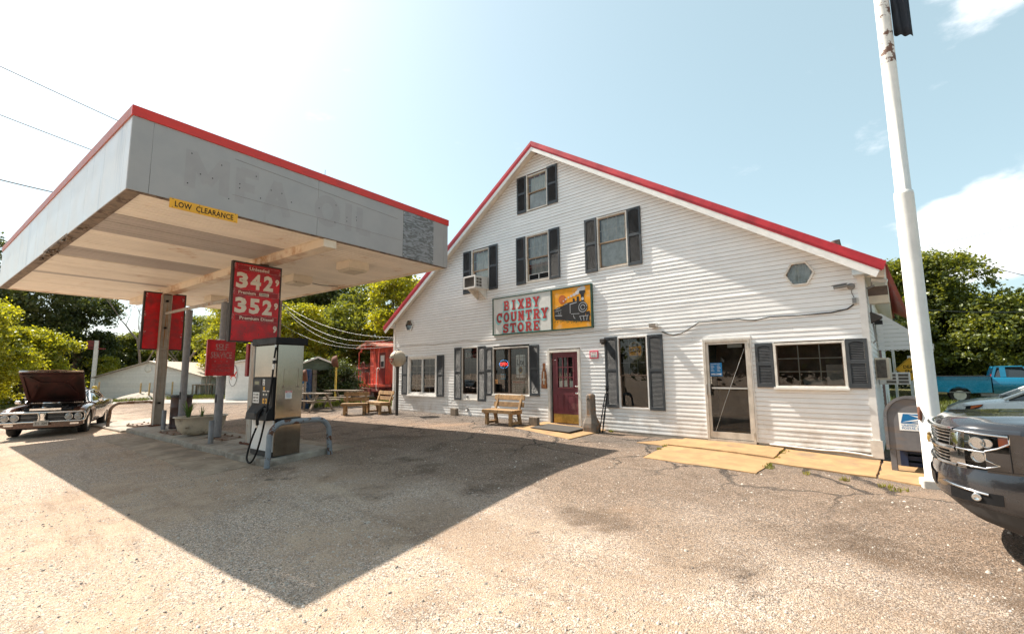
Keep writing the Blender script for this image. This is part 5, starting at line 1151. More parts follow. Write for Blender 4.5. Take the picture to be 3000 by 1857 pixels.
# dispenser head: sloped black moulding on the working face
mb = MB(); mb.prism([(a0+.019, 1.58), (a0-.03, 1.57), (a0-.035, 1.0), (a0-.13, .86), (a0-.15, .72), (a0+.019, .72)], b0+.035, b1-.01); mb.build('dispenser_head', M['black'], fp, bevel=.008)
mb = MB(); mb.box(a0-.037, a0-.032, b0+.55, b1-.06, 1.40, 1.54); mb.build('display', M['dgrey'], fp)
mb = MB(); mb.box(a0-.0385, a0-.0365, b0+.62, b1-.12, 1.43, 1.50); mb.build('display_glass', pm('lcd_green', (.10, .12, .06), .2), fp)
mb = MB(); mb.box(a0-.04, a0-.034, b0+.10, b0+.5, 1.03, 1.545); mb.build('grade_panel', M['dgrey'], fp)
mb = MB(); mb.box(a0-.039, a0-.034, b0+.60, b1-.07, 1.05, 1.27); nt_ = mb.build('pay_notice', M['white'], fp)
mb = MB()
for i, q in enumerate(('PAY CASHIER', 'BEFORE', 'PUMPING GAS')): put_text(mb, q, (a0-.040, (b0+.60+b1-.07)/2, 1.225-i*.065), .22, .045, SIDE, bold=.03)
mb.build('print', M['black'], nt_)
mb = MB(); mb.box(a0-.042, a0-.0405, b0+.38, b0+.46, 1.42, 1.54); nb_ = mb.build('pump_number', M['white'], fp); mb = MB(); put_text(mb, '2', (a0-.043, b0+.42, 1.48), .045, .09, SIDE, bold=.03); mb.build('print', M['black'], nb_)
for i, (bb, zz, w_, h_, mm) in enumerate(((.40, 1.05, .07, .10, 'yellow'), (.29, 1.05, .07, .10, 'yellow'), (.40, 1.32, .06, .07, 'yellow'), (.18, 1.05, .06, .10, 'yellow'), (.40, 1.21, .05, .04, 'cream'), (.29, 1.21, .05, .04, 'cream'), (.38, 1.29, .13, .02, 'cream'), (.22, 1.29, .11, .02, 'cream'))):
    mb = MB(); mb.box(a0-.0425, a0-.0405, b0+bb-w_/2, b0+bb+w_/2, zz, zz+h_); mb.build('grade_button', M[mm], fp)
mb = MB(); put_text(mb, '6 6', (a0-.0435, b0+.345, 1.10), .13, .05, SIDE, bold=.02); mb.build('print', M['black'], fp)
mb = MB(); mb.box(a0-.145, a0-.075, b0+.52, b1-.06, .74, .86); mb.build('card_shelf', M['dgrey'], fp, bevel=.01)
mb = MB(); mb.box(a0-.09, a0-.03, b0+.12, b0+.36, .73, .97); mb.build('nozzle_boot', M['dgrey'], fp, bevel=.01)
mb = MB(); mb.tube([(a0-.05, b0+.30, 1.0), (a0-.11, b0+.31, .93), (a0-.16, b0+.34, .86), (a0-.15, b0+.38, .74), (a0-.14, b0+.40, .62)], [.02, .035, .045, .03, .024], 10); mb.tube([(a0-.15, b0+.29, .86), (a0-.20, b0+.24, .80), (a0-.19, b0+.25, .68), (a0-.15, b0+.33, .66)], .012, 6); mb.build('nozzle', M['black'], fp)
mb = MB(); mb.tube([(a0-.14, b0+.40, .63), (a0-.14, b0+.41, .57)], .022, 10); mb.tube([(a0-.015, b0+.045, 2.24), (a0-.02, b0+.045, 2.19)], .022, 10); mb.tube([(a0-.03, b0+.06, 1.97), (a0-.03, b0+.06, 1.92)], .025, 10); mb.tube([(a0-.035, b0+.065, 1.85), (a0-.035, b0+.065, 1.74)], .024, 10); mb.build('hose_coupling', M['alu2'], fp)
def spline(P, k=6):
    P = [Vector(p) for p in P]; out = []
    for i in range(len(P)-1):
        p0 = P[max(i-1, 0)]; p1 = P[i]; p2 = P[i+1]; p3 = P[min(i+2, len(P)-1)]
        for j in range(k):
            t = j/k; out.append(.5*((2*p1)+(p2-p0)*t+(2*p0-5*p1+4*p2-p3)*t*t+(3*p1-p0-3*p2+p3)*t**3))
    return out+[P[-1]]
mb = MB(); mb.tube(spline([(a0-.0, b0+.045, 2.27), (a0-.03, b0+.055, 2.0), (a0-.05, b0+.075, 1.5), (a0-.10, b0+.10, 1.0), (a0-.15, b0+.13, .55), (a0-.20, b0+.20, .16), (a0-.23, b0+.32, -.06), (a0-.24, b0+.46, -.10), (a0-.23, b0+.56, .0), (a0-.18, b0+.53, .3), (a0-.14, b0+.42, .58)]), .019, 10); mb.build('hose', M['black'], fp)
mb = MB(); mb.box(a0-.05, a0-.0, b0+.03, b0+.09, 1.86, 1.92); mb.build('hose_clamp', M['black'], fp)
mb = MB(); mb.box(a0+.20, a0+.34, b0-.003, b0-.0005, 1.14, 1.30); wl = mb.build('warning_label', M['white'], fp); mb = MB(); mb.box(a0+.205, a0+.335, b0-.0045, b0-.0032, 1.262, 1.297); mb.build('label_band', M['sgnred'], wl)
mb = MB(); put_text(mb, 'WARNING', (a0+.27, b0-.0055, 1.279), .10, .022, bold=.03); mb.build('print', M['white'], wl); mb = MB()
for i in range(6): mb.box(a0+.212, a0+.328-.02*(i % 2), b0-.0045, b0-.0032, 1.245-i*.016, 1.250-i*.016)
mb.build('print', M['mailblue'], wl)
mb = MB(); x0, x1, za, zb = a0+.155, a0+.46, 1.38, 1.76
for p, q, w_ in (((x0, za), (x1, za), .012), ((x0, za), (x0, zb), .006), ((x1, za), (x1, zb), .008), ((x0, zb), (x1, zb), .004)): mb.beam((p[0], b0-.001, p[1]), (q[0], b0-.001, q[1]), .002, w_, (0, 1, 0)) if p[0] != q[0] else mb.box(p[0]-w_/2, p[0]+w_/2, b0-.002, b0-.0004, p[1], q[1])
for x in (x0, x1): mb.box(x-.018, x+.018, b0-.0024, b0-.0005, za-.02, za+.03)
mb.build('glue_mark', M['woodgrey'], fp)
mb = MB()
for i in range(5): mb.tube([(a0+.29+i*.022, b0-.001, .92+.005*(i % 2)), (a0+.295+i*.022, b0-.001, .885)], .003, 4)
mb.build('scratch', M['iron'], fp)
mb = MB(); mb.box(a0+.012, a1+.008, b0-.014, b0-.0005, .714, .732); mb.build('belt_trim', M['black'], fp)
mb = MB(); mb.lathe([(.014, 0), (.012, .006), (0, .008)], 10, (a0-.001, b0+.62, .62), Matrix.Rotation(R(-90), 3, 'Y')); mb.build('door_lock', M['iron'], fp)
# pipe hoops guarding both ends of the island
def hoop(name, a0, a1, b, ht, r_, m, lab):
    z0 = gz(*(CN+CA*((a0+a1)/2)+CB*b).xy); q = []; rc = .30
    q.append((a0-.04, b-.05, -.03)); q.append((a0, b-.01, ht-rc-.12))
    for i in range(1, 8): t = R(90*i/8); q.append((a0+rc*(1-math.cos(t)), b, ht-rc+rc*math.sin(t)))
    q.append(((a0+a1)/2, b, ht+.005))
    for i in range(1, 8): t = R(90*i/8); q.append((a1-rc+rc*math.sin(t), b, ht-rc+rc*math.cos(t)))
    q.append((a1, b, ht-rc-.12)); q.append((a1+.03, b-.02, -.03))
    mb = MB(); mb.tube(q, r_, 14); return solo(name, mb, m, lab, 'guard hoop', CN+Vector((0, 0, z0)), CYAW)
hoop('guard_hoop', 2.58, 3.86, .36, .80, .054, M['hoop'], 'grey pipe hoop with rust patches guarding the steel pump')
hoop('guard_hoop', 2.75, 4.1, 11.75, .80, .05, M['hoop2'], 'brownish pipe hoop at the far end of the pump island')
for a, b, ht, lab in ((3.2, 8.08, .58, 'short grey pipe bollard beside the brown barrel'), (2.89, 3.83, .55, 'short grey pipe bollard in front of the SELF SERVICE pipe')):
    mb = MB(); mb.lathe([(.058, 0), (.058, ht), (.05, ht), (.05, ht-.03), (0, ht-.03)], 16); o = solo('pipe_bollard', mb, M['pipe'], lab, 'bollard', AB(a, b, .12), CYAW)
# trash barrel
br = thing('barrel', 'brown ribbed steel barrel standing behind a grey pipe', 'barrel', AB(3.62, 8.05, .125), CYAW); br.scale = (1.0, 1.0, 1.12)
mb = MB(); mb.lathe([(.27, 0), (.285, .01), (.285, .04), (.275, .05), (.275, .27), (.29, .285), (.275, .30), (.275, .55), (.29, .565), (.275, .58), (.275, .82), (.287, .835), (.287, .86), (.265, .86), (.262, .5), (0, .5)], 26); mb.build('drum', M['barrel'], br)
mb = MB(); mb.lathe([(.292, .83), (.296, .87), (.28, .885), (.262, .875), (.262, .84)], 26); mb.build('rim', M['dgrey'], br)
# planter tub
tb = thing('planter_tub', 'old enamel bathtub planter with spiky green leaves on the island', 'planter', AB(3.36, 5.75, .125), CYAW)
rows = []
for (k, rx, ry, z) in ((0, .22, .14, .0), (1, .40, .24, .03), (2, .53, .31, .14), (3, .59, .335, .32), (4, .61, .345, .47), (5, .66, .385, .485), (6, .655, .38, .505), (7, .59, .33, .505), (8, .57, .31, .44)):
    rows.append([(rx*math.copysign(abs(math.cos(R(a)))**.75, math.cos(R(a))), ry*math.copysign(abs(math.sin(R(a)))**.85, math.sin(R(a))), z) for a in range(0, 360, 10)])
mb = MB(); mb.grid(rows, True, True); mb.add(rows[0], [tuple(range(35, -1, -1))]); mb.build('tub', M['tub'], tb); mb = MB(); mb.add([(p[0], p[1], .45) for p in rows[8]], [tuple(range(36))]); mb.build('soil', M['soil'], tb)
for i, (px_, py_, n_, h_, sp) in enumerate(((-.33, -.02, 22, .55, .5), (.02, .05, 9, .38, .28), (.40, .02, 12, .52, .22))):
    mb = MB(); rr = random.Random(i)
    for j in range(n_):
        az = rr.uniform(0, 6.28); ln = h_*rr.uniform(.6, 1.05); bend = sp*rr.uniform(.2, 1.1); w_ = rr.uniform(.012, .022); d = Vector((math.cos(az), math.sin(az), 0)); s_ = Vector((-d.y, d.x, 0)); L = []
        for q in range(6): t = q/5; c = Vector((px_, py_, .44))+d*(.03+bend*ln*t*t)+Vector((0, 0, ln*(t-.22*bend*t*t))); w = w_*(1-t**2)+.001; L.append([c-s_*w, c+s_*w])
        mb.grid(L)
    mb.build('plant', M['blade'], tb)
# thin red box on the near post
mb = MB(); mb.box(3.27, 3.55, 3.0, 3.14, 1.42, 2.22); solo('red_box', mb, M['sgnred_d'], 'narrow faded red metal box fixed behind the near canopy post', 'box', CN, CYAW, bevel=.02)
# three lumps of rust left on the far slab
for i, (a, b) in enumerate(((3.3, 10.35), (3.5, 10.1))):
    mb = MB(); mb.lathe([(.05, 0), (.055, .04), (.03, .06), (.035, .08), (0, .09)], 8); solo('rusty_bolt', mb, M['rust'], ['rusty bolt stump on the far end slab, left of its twin', 'rusty bolt stump on the far end slab, nearer the post'][i], 'bolt', AB(a, b, .075), CYAW, 'bolt stumps on the island')
# ------------------------------------------------------------------ vehicles
def az_rz(az): return R(90-az)                        # local +x points along compass azimuth az
def wheel(parent, x, y, r, w, side, rim='chrome_old', spokes=5):
    mb = MB(); RM = Matrix.Rotation(R(-90*side), 3, 'X')
    mb.lathe([(r*.62, -w/2), (r*.9, -w/2), (r, -w*.36), (r, w*.36), (r*.9, w/2), (r*.64, w/2), (r*.6, w*.3)], 28, (x, y, r), RM); wl = mb.build('wheel', M['tyre'], parent)
    mb = MB(); mb.lathe([(r*.64, w*.44), (r*.6, w*.46), (r*.55, w*.3), (r*.2, w*.28), (r*.16, w*.42), (0, w*.42)], 24, (x, y, r), RM); mb.build('rim', M[rim], wl)
    mb = MB()
    for i in range(spokes): a = 2*math.pi*i/spokes; mb.cbox(Vector((x+r*.38*math.cos(a), y+side*w*.33, r+r*.38*math.sin(a))), (r*.42, .03, r*.12), Matrix.Rotation(-a, 3, 'Y'))
    mb.build('spoke', M['grey'], wl); return wl
def mirror(pts): return [(x, -y, z) for x, y, z in pts]

# --- dark SUV in the right corner, parallel to the store front
sv = thing('parked_suv', 'dark grey SUV with chrome grille nosing in at the right edge', 'suv', GP(4.356, 4.947), az_rz(-46))
PL = [(0, 0), (-.003, .1), (-.008, .2), (-.018, .32), (-.03, .42), (-.05, .54), (-.075, .62), (-.11, .71), (-.15, .78), (-.20, .845), (-.25, .89), (-.31, .93), (-.38, .96), (-.46, .982), (-.53, .994), (-.60, 1.0)]
PL = [Vector(p) for p in PL]
def pnorm(i):
    a = PL[max(i-1, 0)]; b = PL[min(i+1, len(PL)-1)]; t = (b-a); 
    if i == 0: t = Vector((0, 1))
    t.normalize(); return Vector((t.y, -t.x))
def pt(i, z, ins): n_ = pnorm(i); return Vector((PL[i].x-n_.x*ins, PL[i].y-n_.y*ins, z))
def patch(mb, i0, i1, zs, both=True):
    rows = [[pt(i, z, ins) for i in range(i0, i1+1)] for z, ins in zs]; mb.grid(rows)
    if both: mb.grid([[Vector((p.x, -p.y, p.z)) for p in r_][::-1] for r_ in rows])
NPL = len(PL)-1
def zcr(i): return .54-.09*min(1, -PL[i].x/.6)                 # crease under the painted bumper
def zlo(i): x = -PL[i].x; return .50-.02*x/.09 if x < .09 else (.48-.10*(x-.09)/.19 if x < .28 else .38-.08*(x-.28)/.32)
def fpatch(mb, rows_):
    rows = [[pt(i, f_(i), ins) for i in range(NPL+1)] for f_, ins in rows_]; mb.grid(rows); mb.grid([[Vector((p.x, -p.y, p.z)) for p in r_][::-1] for r_ in rows])
mb = MB(); fpatch(mb, [(zcr, .004), (lambda i: zcr(i)+.03, -.006), (lambda i: .60, -.006), (lambda i: .68, .0), (lambda i: .74, .008), (lambda i: .80, .026)]); mb.build('bumper', M['suv'], sv)
mb = MB(); fpatch(mb, [(lambda i: zlo(i)-.03, .14), (zlo, .05), (lambda i: zlo(i)*.6+zcr(i)*.4, .03), (lambda i: zcr(i)-.012, .012), (zcr, .008)]); mb.build('air_dam', M['suvp'], sv)
mb = MB(); patch(mb, 0, 5, [(.57, -.010), (.68, -.012)]); mb.build('plate_recess', M['black'], sv)
mb = MB(); patch(mb, 0, 9, [(.80, .06), (1.13, .09)]); mb.build('grille', M['black'], sv)
def gbar(z, i1, ins, ry, rz_):
    mb = MB(); c_ = [pt(i, z, ins) for i in range(i1+1)]; c_ = [Vector((p.x, -p.y, p.z)) for p in c_[:0:-1]]+c_
    rows = [];
    for a in range(0, 360, 45): rows.append([p+Vector((ry*math.cos(R(a)), 0, rz_*math.sin(R(a)))) for p in c_])
    mb.grid(rows+[rows[0]]); return mb
for z in (1.085, 1.055, 1.025, .995): gbar(z, 9, .045, .022, .008).build('grille_bar', M['chrome'], sv)
for z in (.895, .865, .835): gbar(z, 8, .045, .022, .008).build('grille_bar', M['chrome'], sv)
gbar(.945, 9, .028, .03, .026).build('chrome_bar', M['chrome'], sv); gbar(1.118, 9, .035, .035, .014).build('chrome_bar', M['chrome'], sv); gbar(.805, 9, .03, .03, .016).build('chrome_bar', M['chrome'], sv)
for s_ in (1, -1):
    mb = MB(); rows = [[pt(i, z, ins) for i in (8, 9, 10)] for z, ins in ((.79, .02), (.85, .012), (.95, .016), (1.06, .03), (1.12, .045))]
    if s_ < 0: rows = [[Vector((p.x, -p.y, p.z)) for p in r_][::-1] for r_ in rows]
    mb.grid(rows); mb.build('grille_surround', M['chrome'], sv)
mb = MB(); bx = [(-.14, -.02), (-.06, -.03), (-.06, -.045), (.06, -.045), (.06, -.03), (.14, -.02), (.14, .02), (.06, .03), (.06, .045), (-.06, .045), (-.06, .03), (-.14, .02)]
mb.prism([(x, z+.945) for x, z in bx], -.012, .012, 'x'); mb.build('emblem', M['brass'], sv, bevel=.004)
for s_ in (1, -1):
    def Q(i, z, ins): p = pt(i, z, ins); return Vector((p.x, p.y*s_, p.z))
    def pq(mb, i0, i1, zs):
        rows = [[Q(i, z, ins) for i in range(i0, i1+1)] for z, ins in zs]
        if s_ < 0: rows = [r_[::-1] for r_ in rows]
        mb.grid(rows)
    mb = MB(); pq(mb, 10, 14, [(.82, .10), (.84, .11), (.96, .12), (1.07, .12), (1.10, .08)]); hl = mb.build('headlight', M['black'], sv)
    for i, z, r_ in ((11, 1.01, .055), (11, .895, .05), (12, 1.015, .04)):
        n_ = pnorm(i); mb = MB(); rot = Vector((n_.x, n_.y*s_, 0)).to_track_quat('Z', 'Y').to_matrix()
        mb.lathe([(r_, .0), (r_*.96, .02), (r_*.75, -.01), (r_*.3, -.03), (0, -.03)], 16, Q(i, z, .075), rot); mb.build('reflector', M['lampin'], hl)
    mb = MB(); pq(mb, 13, 14, [(1.0, .04), (1.07, .05)]); mb.build('amber_reflector', M['amber'], hl)
    mb = MB(); pq(mb, 12, 13, [(.825, .03), (.86, .03)]); mb.build('amber_reflector', M['amber'], hl)
    for i0, i1, za, zb, r_ in ((9, 14, 1.108, 1.085, .010), (9, 12, .955, .945, .008), (9, 12, .822, .812, .008)):
        mb = MB(); mb.tube([Q(i, za+(zb-za)*(i-i0)/(i1-i0), .012) for i in range(i0, i1+1)], r_, 8); mb.build('chrome_strip', M['chrome'], hl)
    mb = MB(); mb.tube([Q(14, 1.085, .01), Q(14, 1.03, .005), Q(13, .985, .008), Q(12, .955, .012)], .008, 8); mb.tube([Q(12, .94, .012), Q(12, .88, .01), Q(13, .845, .01), Q(12, .815, .012)], .007, 8); mb.build('chrome_strip', M['chrome'], hl)
    mb = MB(); pq(mb, 9, 14, [(.825, .022), (.9, .012), (1.0, .014), (1.10, .03)]); mb.build('lens', M['lens'], hl)
    # body-colour cheek between lamp and bumper, and behind the lamp
    mb = MB(); pq(mb, 12, NPL, [(.78, .02), (.83, .012), (.88, .008), (.95, .006)]); mb.build('fender_cheek', M['suv'], sv)
    mb = MB(); pq(mb, 14, NPL, [(.94, .006), (1.02, .006), (1.07, .006), (1.108, .004)]); mb.build('fender_cheek', M['suv'], sv)
    mb = MB(); pq(mb, 8, 13, [(.525, -.012), (.615, -.010)]); fg = mb.build('fog_recess', M['black'], sv)
    mb = MB(); mb.tube([Q(i, .635-.008*(i-8), -.012) for i in range(7, 13)], .011, 8); mb.build('fog_chrome', M['chrome'], fg)
    mb = MB(); n_ = pnorm(12); rot = Vector((n_.x, n_.y*s_, 0)).to_track_quat('Z', 'Y').to_matrix(); mb.lathe([(.032, .0), (.032, .012), (.02, .006), (0, .004)], 14, Q(11, .57, -.018), rot); mb.build('fog_lamp', M['lampin'], fg)
    # front wing with wheel arch, doors, rear quarter
    xc, ar = -1.02, .475
    arch = [(xc+ar*math.cos(R(a)), .40+ar*math.sin(R(a))) for a in range(15, 166, 10)]
    top = [(-.60, 1.10), (-.9, 1.14), (-1.5, 1.17), (-1.9, 1.17)]
    poly = [(-.60, .44), (-.60, .95)]+top[:1]+[(-1.9, 1.17), (-1.9, .38)]+[(p[0], p[1]) for p in arch[::-1]]
    mb = MB(); y0_, y1_ = (1.0, .97) if s_ > 0 else (-.97, -1.0); mb.prism(poly, min(y0_, y1_), max(y0_, y1_)); mb.build('front_wing', M['suv'], sv)
    xr = -3.98; archr = [(xr+ar*math.cos(R(a)), .40+ar*math.sin(R(a))) for a in range(15, 166, 10)]
    mb = MB(); mb.prism([(-1.905, .36), (-1.905, 1.17), (-5.1, 1.17), (-5.12, .5)]+[(p[0], p[1]) for p in archr[::-1]]+[(-3.4, .36)], min(y0_, y1_), max(y0_, y1_)); mb.build('door_side', M['suv'], sv)
    mb = MB()
    for x in (-1.92, -2.95, -3.75): mb.box(x-.004, x+.004, s_*1.001-.001, s_*1.001+.001, .45, 1.15)
    mb.build('door_gap', M['black'], sv)
    mb = MB(); mb.tube([Q(NPL-1, z, .0035) for z in (.80, .90, 1.0, 1.10)], .004, 5); mb.tube([Q(i, .80, .020) for i in range(9, NPL+1)], .0045, 5); mb.build('panel_gap', M['black'], sv)
    wheel(sv, xc, s_*.86, .40, .27, s_, 'alu2', 6); wheel(sv, xr, s_*.86, .40, .27, s_, 'alu2', 6)
    mb = MB(); mb.cbox((-1.95, s_*1.1, 1.28), (.16, .22, .18)); mb.build('mirror', M['suv'], sv, bevel=.03)
# hood and upper front wing surface
rows = []
for k, (dx, up) in enumerate(((0, 1.118), (.025, 1.165), (.07, 1.20), (.35, 1.228), (.8, 1.252), (1.25, 1.27))):
    r_ = []
    for i in range(NPL+1):
        p = pt(i, 0, .05 if k == 0 else .055); f = i/NPL; y = p.y if k == 0 else p.y*(1-.01*k); bul = .018*math.exp(-((abs(y)-.55)/.10)**2)*(k > 0) if True else 0
        x = p.x-dx*(1-.55*max(0, f-.3)/.7) if k < 3 else p.x+(-1.92-p.x)*(dx/1.25); edge = max(0, (abs(y)-.80)/.2)
        z = up-.055*(y/1.0)**2+bul-edge**2*(.03+.045*min(1, k/2))
        if i == NPL: z = min(z, 1.14)
        r_.append(Vector((min(x, p.x) if k else p.x, y, z)))
    rows.append(r_)
mb = MB(); mb.grid(rows); mb.grid([[Vector((p.x, -p.y, p.z)) for p in r_][::-1] for r_ in rows]); mb.build('hood', M['suv'], sv)
for s_ in (1, -1):                                   # shoulder joining hood edge and wing
    mb = MB(); r0 = [Vector((r_[-1].x, s_*r_[-1].y, r_[-1].z)) for r_ in rows]; r1 = [Vector((p.x, s_*1.0, 1.10)) for p in r0]
    mb.grid([r0, r1] if s_ > 0 else [r1, r0])
    rr_ = [[Vector((pt(i, z, ins).x, s_*pt(i, z, ins).y, z)) for i in range(9, NPL+1)] for z, ins in ((1.105, .004), (1.125, .02), (1.135, .05))]
    mb.grid(rr_ if s_ > 0 else [q[::-1] for q in rr_])
    mb.build('wing_top', M['suv'], sv)
mb = MB(); secs = [(-1.85, .95, 1.18, 1.19), (-2.45, .74, 1.17, 1.86), (-3.4, .73, 1.17, 1.90), (-4.6, .72, 1.17, 1.88), (-5.05, .78, 1.17, 1.25)]
rows = [[Vector((x, -.96, zb)), Vector((x, -hw, zt-.05)), Vector((x, -hw*.85, zt)), Vector((x, hw*.85, zt)), Vector((x, hw, zt-.05)), Vector((x, .96, zb))] for x, hw, zb, zt in secs]
mb.grid(rows, True); mb.build('cabin', M['carglass'], sv)
for s_ in (1, -1):
    for a, b, w_ in (((-1.86, .95, 1.17), (-2.48, .745, 1.86), .09), ((-3.0, .955, 1.17), (-3.02, .745, 1.86), .10), ((-4.0, .955, 1.17), (-4.05, .735, 1.86), .16), ((-5.0, .93, 1.17), (-4.62, .73, 1.86), .2)): mb = MB(); mb.beam((a[0], s_*a[1], a[2]), (b[0], s_*b[1], b[2]), w_, .05, (0, 1, 0)); mb.build('pillar', M['suv'], sv)
    mb = MB(); mb.tube([(-2.45, s_*.735, 1.85), (-3.4, s_*.725, 1.89), (-4.65, s_*.72, 1.86)], .04, 8); mb.build('roof_rail', M['suv'], sv)
    for x in (-2.85, -3.85): mb = MB(); mb.box(x-.11, x+.11, s_*1.012-.012, s_*1.012+.012, .97, 1.0); mb.build('door_handle', M['suv'], sv)
mb = MB(); mb.box(-4.6, -2.5, -.64, .64, 1.895, 1.92); mb.build('roof_panel', M['suv'], sv, bevel=.01)
mb = MB(); mb.box(-5.1, -.75, -.85, .85, .28, .40); mb.box(-1.9, -.35, -.72, .72, .46, .95); mb.build('underbody', M['black'], sv)

# --- generic lofted car body for the vehicles further off
def car_body(parent, secs, m, name='body'):
    """secs: x, half width, z sill, z shoulder, z deck"""
    rows = []
    for x, hw, zs, zh, zd in secs:
        h_ = [(hw*.86, zs), (hw*.97, zs+.08), (hw, zs+(zh-zs)*.55), (hw*.985, zh-.03), (hw*.94, zh), (hw*.80, (zh+zd)/2+.01), (hw*.4, zd), (0, zd+.008)]
        rows.append([Vector((x, y, z)) for y, z in h_]+[Vector((x, -y, z)) for y, z in h_[-2::-1]])
    mb = MB(); mb.grid(rows, True); 
    mb.add(rows[0], [tuple(range(len(rows[0])))[::-1]]); mb.add(rows[-1], [tuple(range(len(rows[-1])))]); mb.add([rows[0][0], rows[-1][0], rows[-1][-1], rows[0][-1]], [(0, 1, 2, 3)])
    return mb.build(name, m, parent)
def arch_dark(parent, x, hw, r, n=14):
    mb = MB()
    for s_ in (1, -1):
        pl = [(x+r*math.cos(R(a)), r*.82+r*math.sin(R(a))) for a in range(-10, 191, 200//n)]
        mb.prism(pl, *( (hw-.06, hw+.004) if s_ > 0 else (-hw-.004, -hw+.06)))
    return mb.build('wheel_arch', M['black'], parent)
sc = thing('parked_crossover', 'silver crossover parked between the white pole and the dark SUV', 'car', GP(10.45, 11.36), az_rz(-46))
car_body(sc, [(0, .62, .38, .70, .72), (-.06, .78, .30, .82, .86), (-.25, .88, .26, .92, .97), (-.6, .92, .26, 1.0, 1.06), (-1.2, .93, .28, 1.06, 1.14), (-2.6, .93, .28, 1.08, 1.12), (-3.9, .93, .28, 1.1, 1.14), (-4.5, .86, .34, 1.08, 1.12), (-4.62, .78, .42, .95, 1.0)], M['silver'])
mb = MB(); rows = [[Vector((x, -.84, zb)), Vector((x, -hw, zt-.05)), Vector((x, -hw*.8, zt)), Vector((x, hw*.8, zt)), Vector((x, hw, zt-.05)), Vector((x, .84, zb))] for x, hw, zb, zt in ((-1.05, .80, 1.09, 1.12), (-1.95, .64, 1.08, 1.60), (-3.2, .64, 1.08, 1.64), (-4.2, .66, 1.1, 1.5), (-4.5, .74, 1.08, 1.15))]
mb.grid(rows); mb.build('cabin', M['carglass'], sc); mb = MB(); mb.grid([[Vector((x, y, z)) for y in (-.56, 0, .56)] for x, z in ((-1.9, 1.60), (-2.5, 1.655), (-3.3, 1.66), (-4.2, 1.53))]); mb.build('roof_panel', M['silver'], sc)
for s_ in (1, -1):
    mb = MB(); mb.tube([(-.98, s_*.86, 1.09), (-1.95, s_*.68, 1.59), (-3.2, s_*.67, 1.65)], .035, 8); mb.build('pillar', M['silver'], sc)
    mb = MB(); rows = [[Vector((x, s_*y, z)) for x, y, z in r_] for r_ in ([(-.06, .60, .76), (-.16, .80, .74), (-.40, .915, .80), (-.62, .935, .93)], [(-.10, .62, .87), (-.22, .80, .90), (-.42, .90, .94), (-.66, .932, .985)])]
    mb.grid(rows if s_ > 0 else rows[::-1]); hl = mb.build('headlight', M['black'], sc)
    for x, y, z, r_ in ((-.14, .74, .81, .06), (-.27, .84, .84, .05)): mb = MB(); mb.lathe([(r_, 0), (r_*.8, -.02), (0, -.035)], 14, (x+.03, s_*(y+.03), z), Vector((.7, s_*.7, 0)).to_track_quat('Z', 'Y').to_matrix()); mb.build('reflector', M['lampin'], hl)
    mb = MB(); rr_ = [[Vector((-.44, s_*.932, .87)), Vector((-.60, s_*.943, .935))], [Vector((-.46, s_*.915, .935)), Vector((-.64, s_*.938, .975))]]; mb.grid(rr_ if s_ > 0 else rr_[::-1]); mb.build('amber_reflector', M['amber'], hl)
    wheel(sc, -.92, s_*.82, .35, .22, s_, 'alu2'); wheel(sc, -3.7, s_*.82, .35, .22, s_, 'alu2')
    mb = MB(); mb.cbox((-1.45, s_*1.0, 1.14), (.12, .2, .14)); mb.build('mirror', M['silver'], sc, bevel=.03)
arch_dark(sc, -.92, .93, .40); arch_dark(sc, -3.7, .93, .40)
mb = MB(); mb.box(-.05, .02, -.5, .5, .62, .74); mb.build('grille', M['black'], sc, bevel=.02)
mb = MB(); mb.beam((-.95, .5, 1.13), (-1.25, -.2, 1.17), .03, .02); mb.beam((-.95, -.3, 1.13), (-1.2, .55, 1.17), .025, .02); mb.build('wiper', M['black'], sc)

pu = thing('pickup_truck', 'bright turquoise blue pickup truck parked behind the silver car', 'pickup', GP(22.3, 25.2), az_rz(130))
for s_ in (1, -1):
    xa = 1.25; ar = .46; arch = [(xa+ar*math.cos(R(a)), .38+ar*math.sin(R(a))) for a in range(8, 173, 11)]
    mb = MB(); y_ = (.93, .98) if s_ > 0 else (-.98, -.93); mb.prism([(.02, .62), (.02, 1.32), (2.42, 1.32), (2.42, .52)]+[(p[0], max(p[1], .5)) for p in arch]+[(.3, .55)], *y_); mb.build('bed_side', M['teal'], pu, bevel=.02)
    mb = MB(); 
    for i in range(len(arch)-1): a, b = arch[i], arch[i+1]; mb.beam((a[0], s_*.985, max(a[1], .5)), (b[0], s_*.985, max(b[1], .5)), .05, .06, (0, 1, 0))
    mb.build('arch_lip', M['teal'], pu)
    mb = MB(); mb.box(.05, 2.40, s_*.95-.05, s_*.95+.05, 1.322, 1.35); mb.build('bed_rail', M['dgrey'], pu, bevel=.01)
    wheel(pu, xa, s_*.82, .38, .25, s_, 'alu2'); wheel(pu, 4.65, s_*.82, .38, .25, s_, 'alu2')
    mb = MB(); mb.box(2.0, 4.2, s_*.90-.02, s_*.90+.02, .36, .5); mb.box(.05, 2.42, s_*.95-.01, s_*.95+.012, .5, .56); mb.build('lower_trim', M['grey'], pu)
    mb = MB(); mb.cbox((3.75, s_*1.1, 1.35), (.1, .24, .2)); mb.build('mirror', M['black'], pu, bevel=.02)
mb = MB(); mb.box(.0, .06, -.92, .92, .62, 1.32); mb.box(2.36, 2.42, -.92, .92, .55, 1.34); mb.box(.06, 2.36, -.92, .92, .7, .75); mb.build('bed', M['teal'], pu)
car_body(pu, [(2.46, .96, .42, 1.27, 1.30), (3.9, .96, .42, 1.26, 1.29), (4.1, .96, .44, 1.18, 1.22), (5.4, .93, .46, 1.10, 1.14), (5.6, .88, .5, 1.02, 1.05)], M['teal'], 'cab_lower')
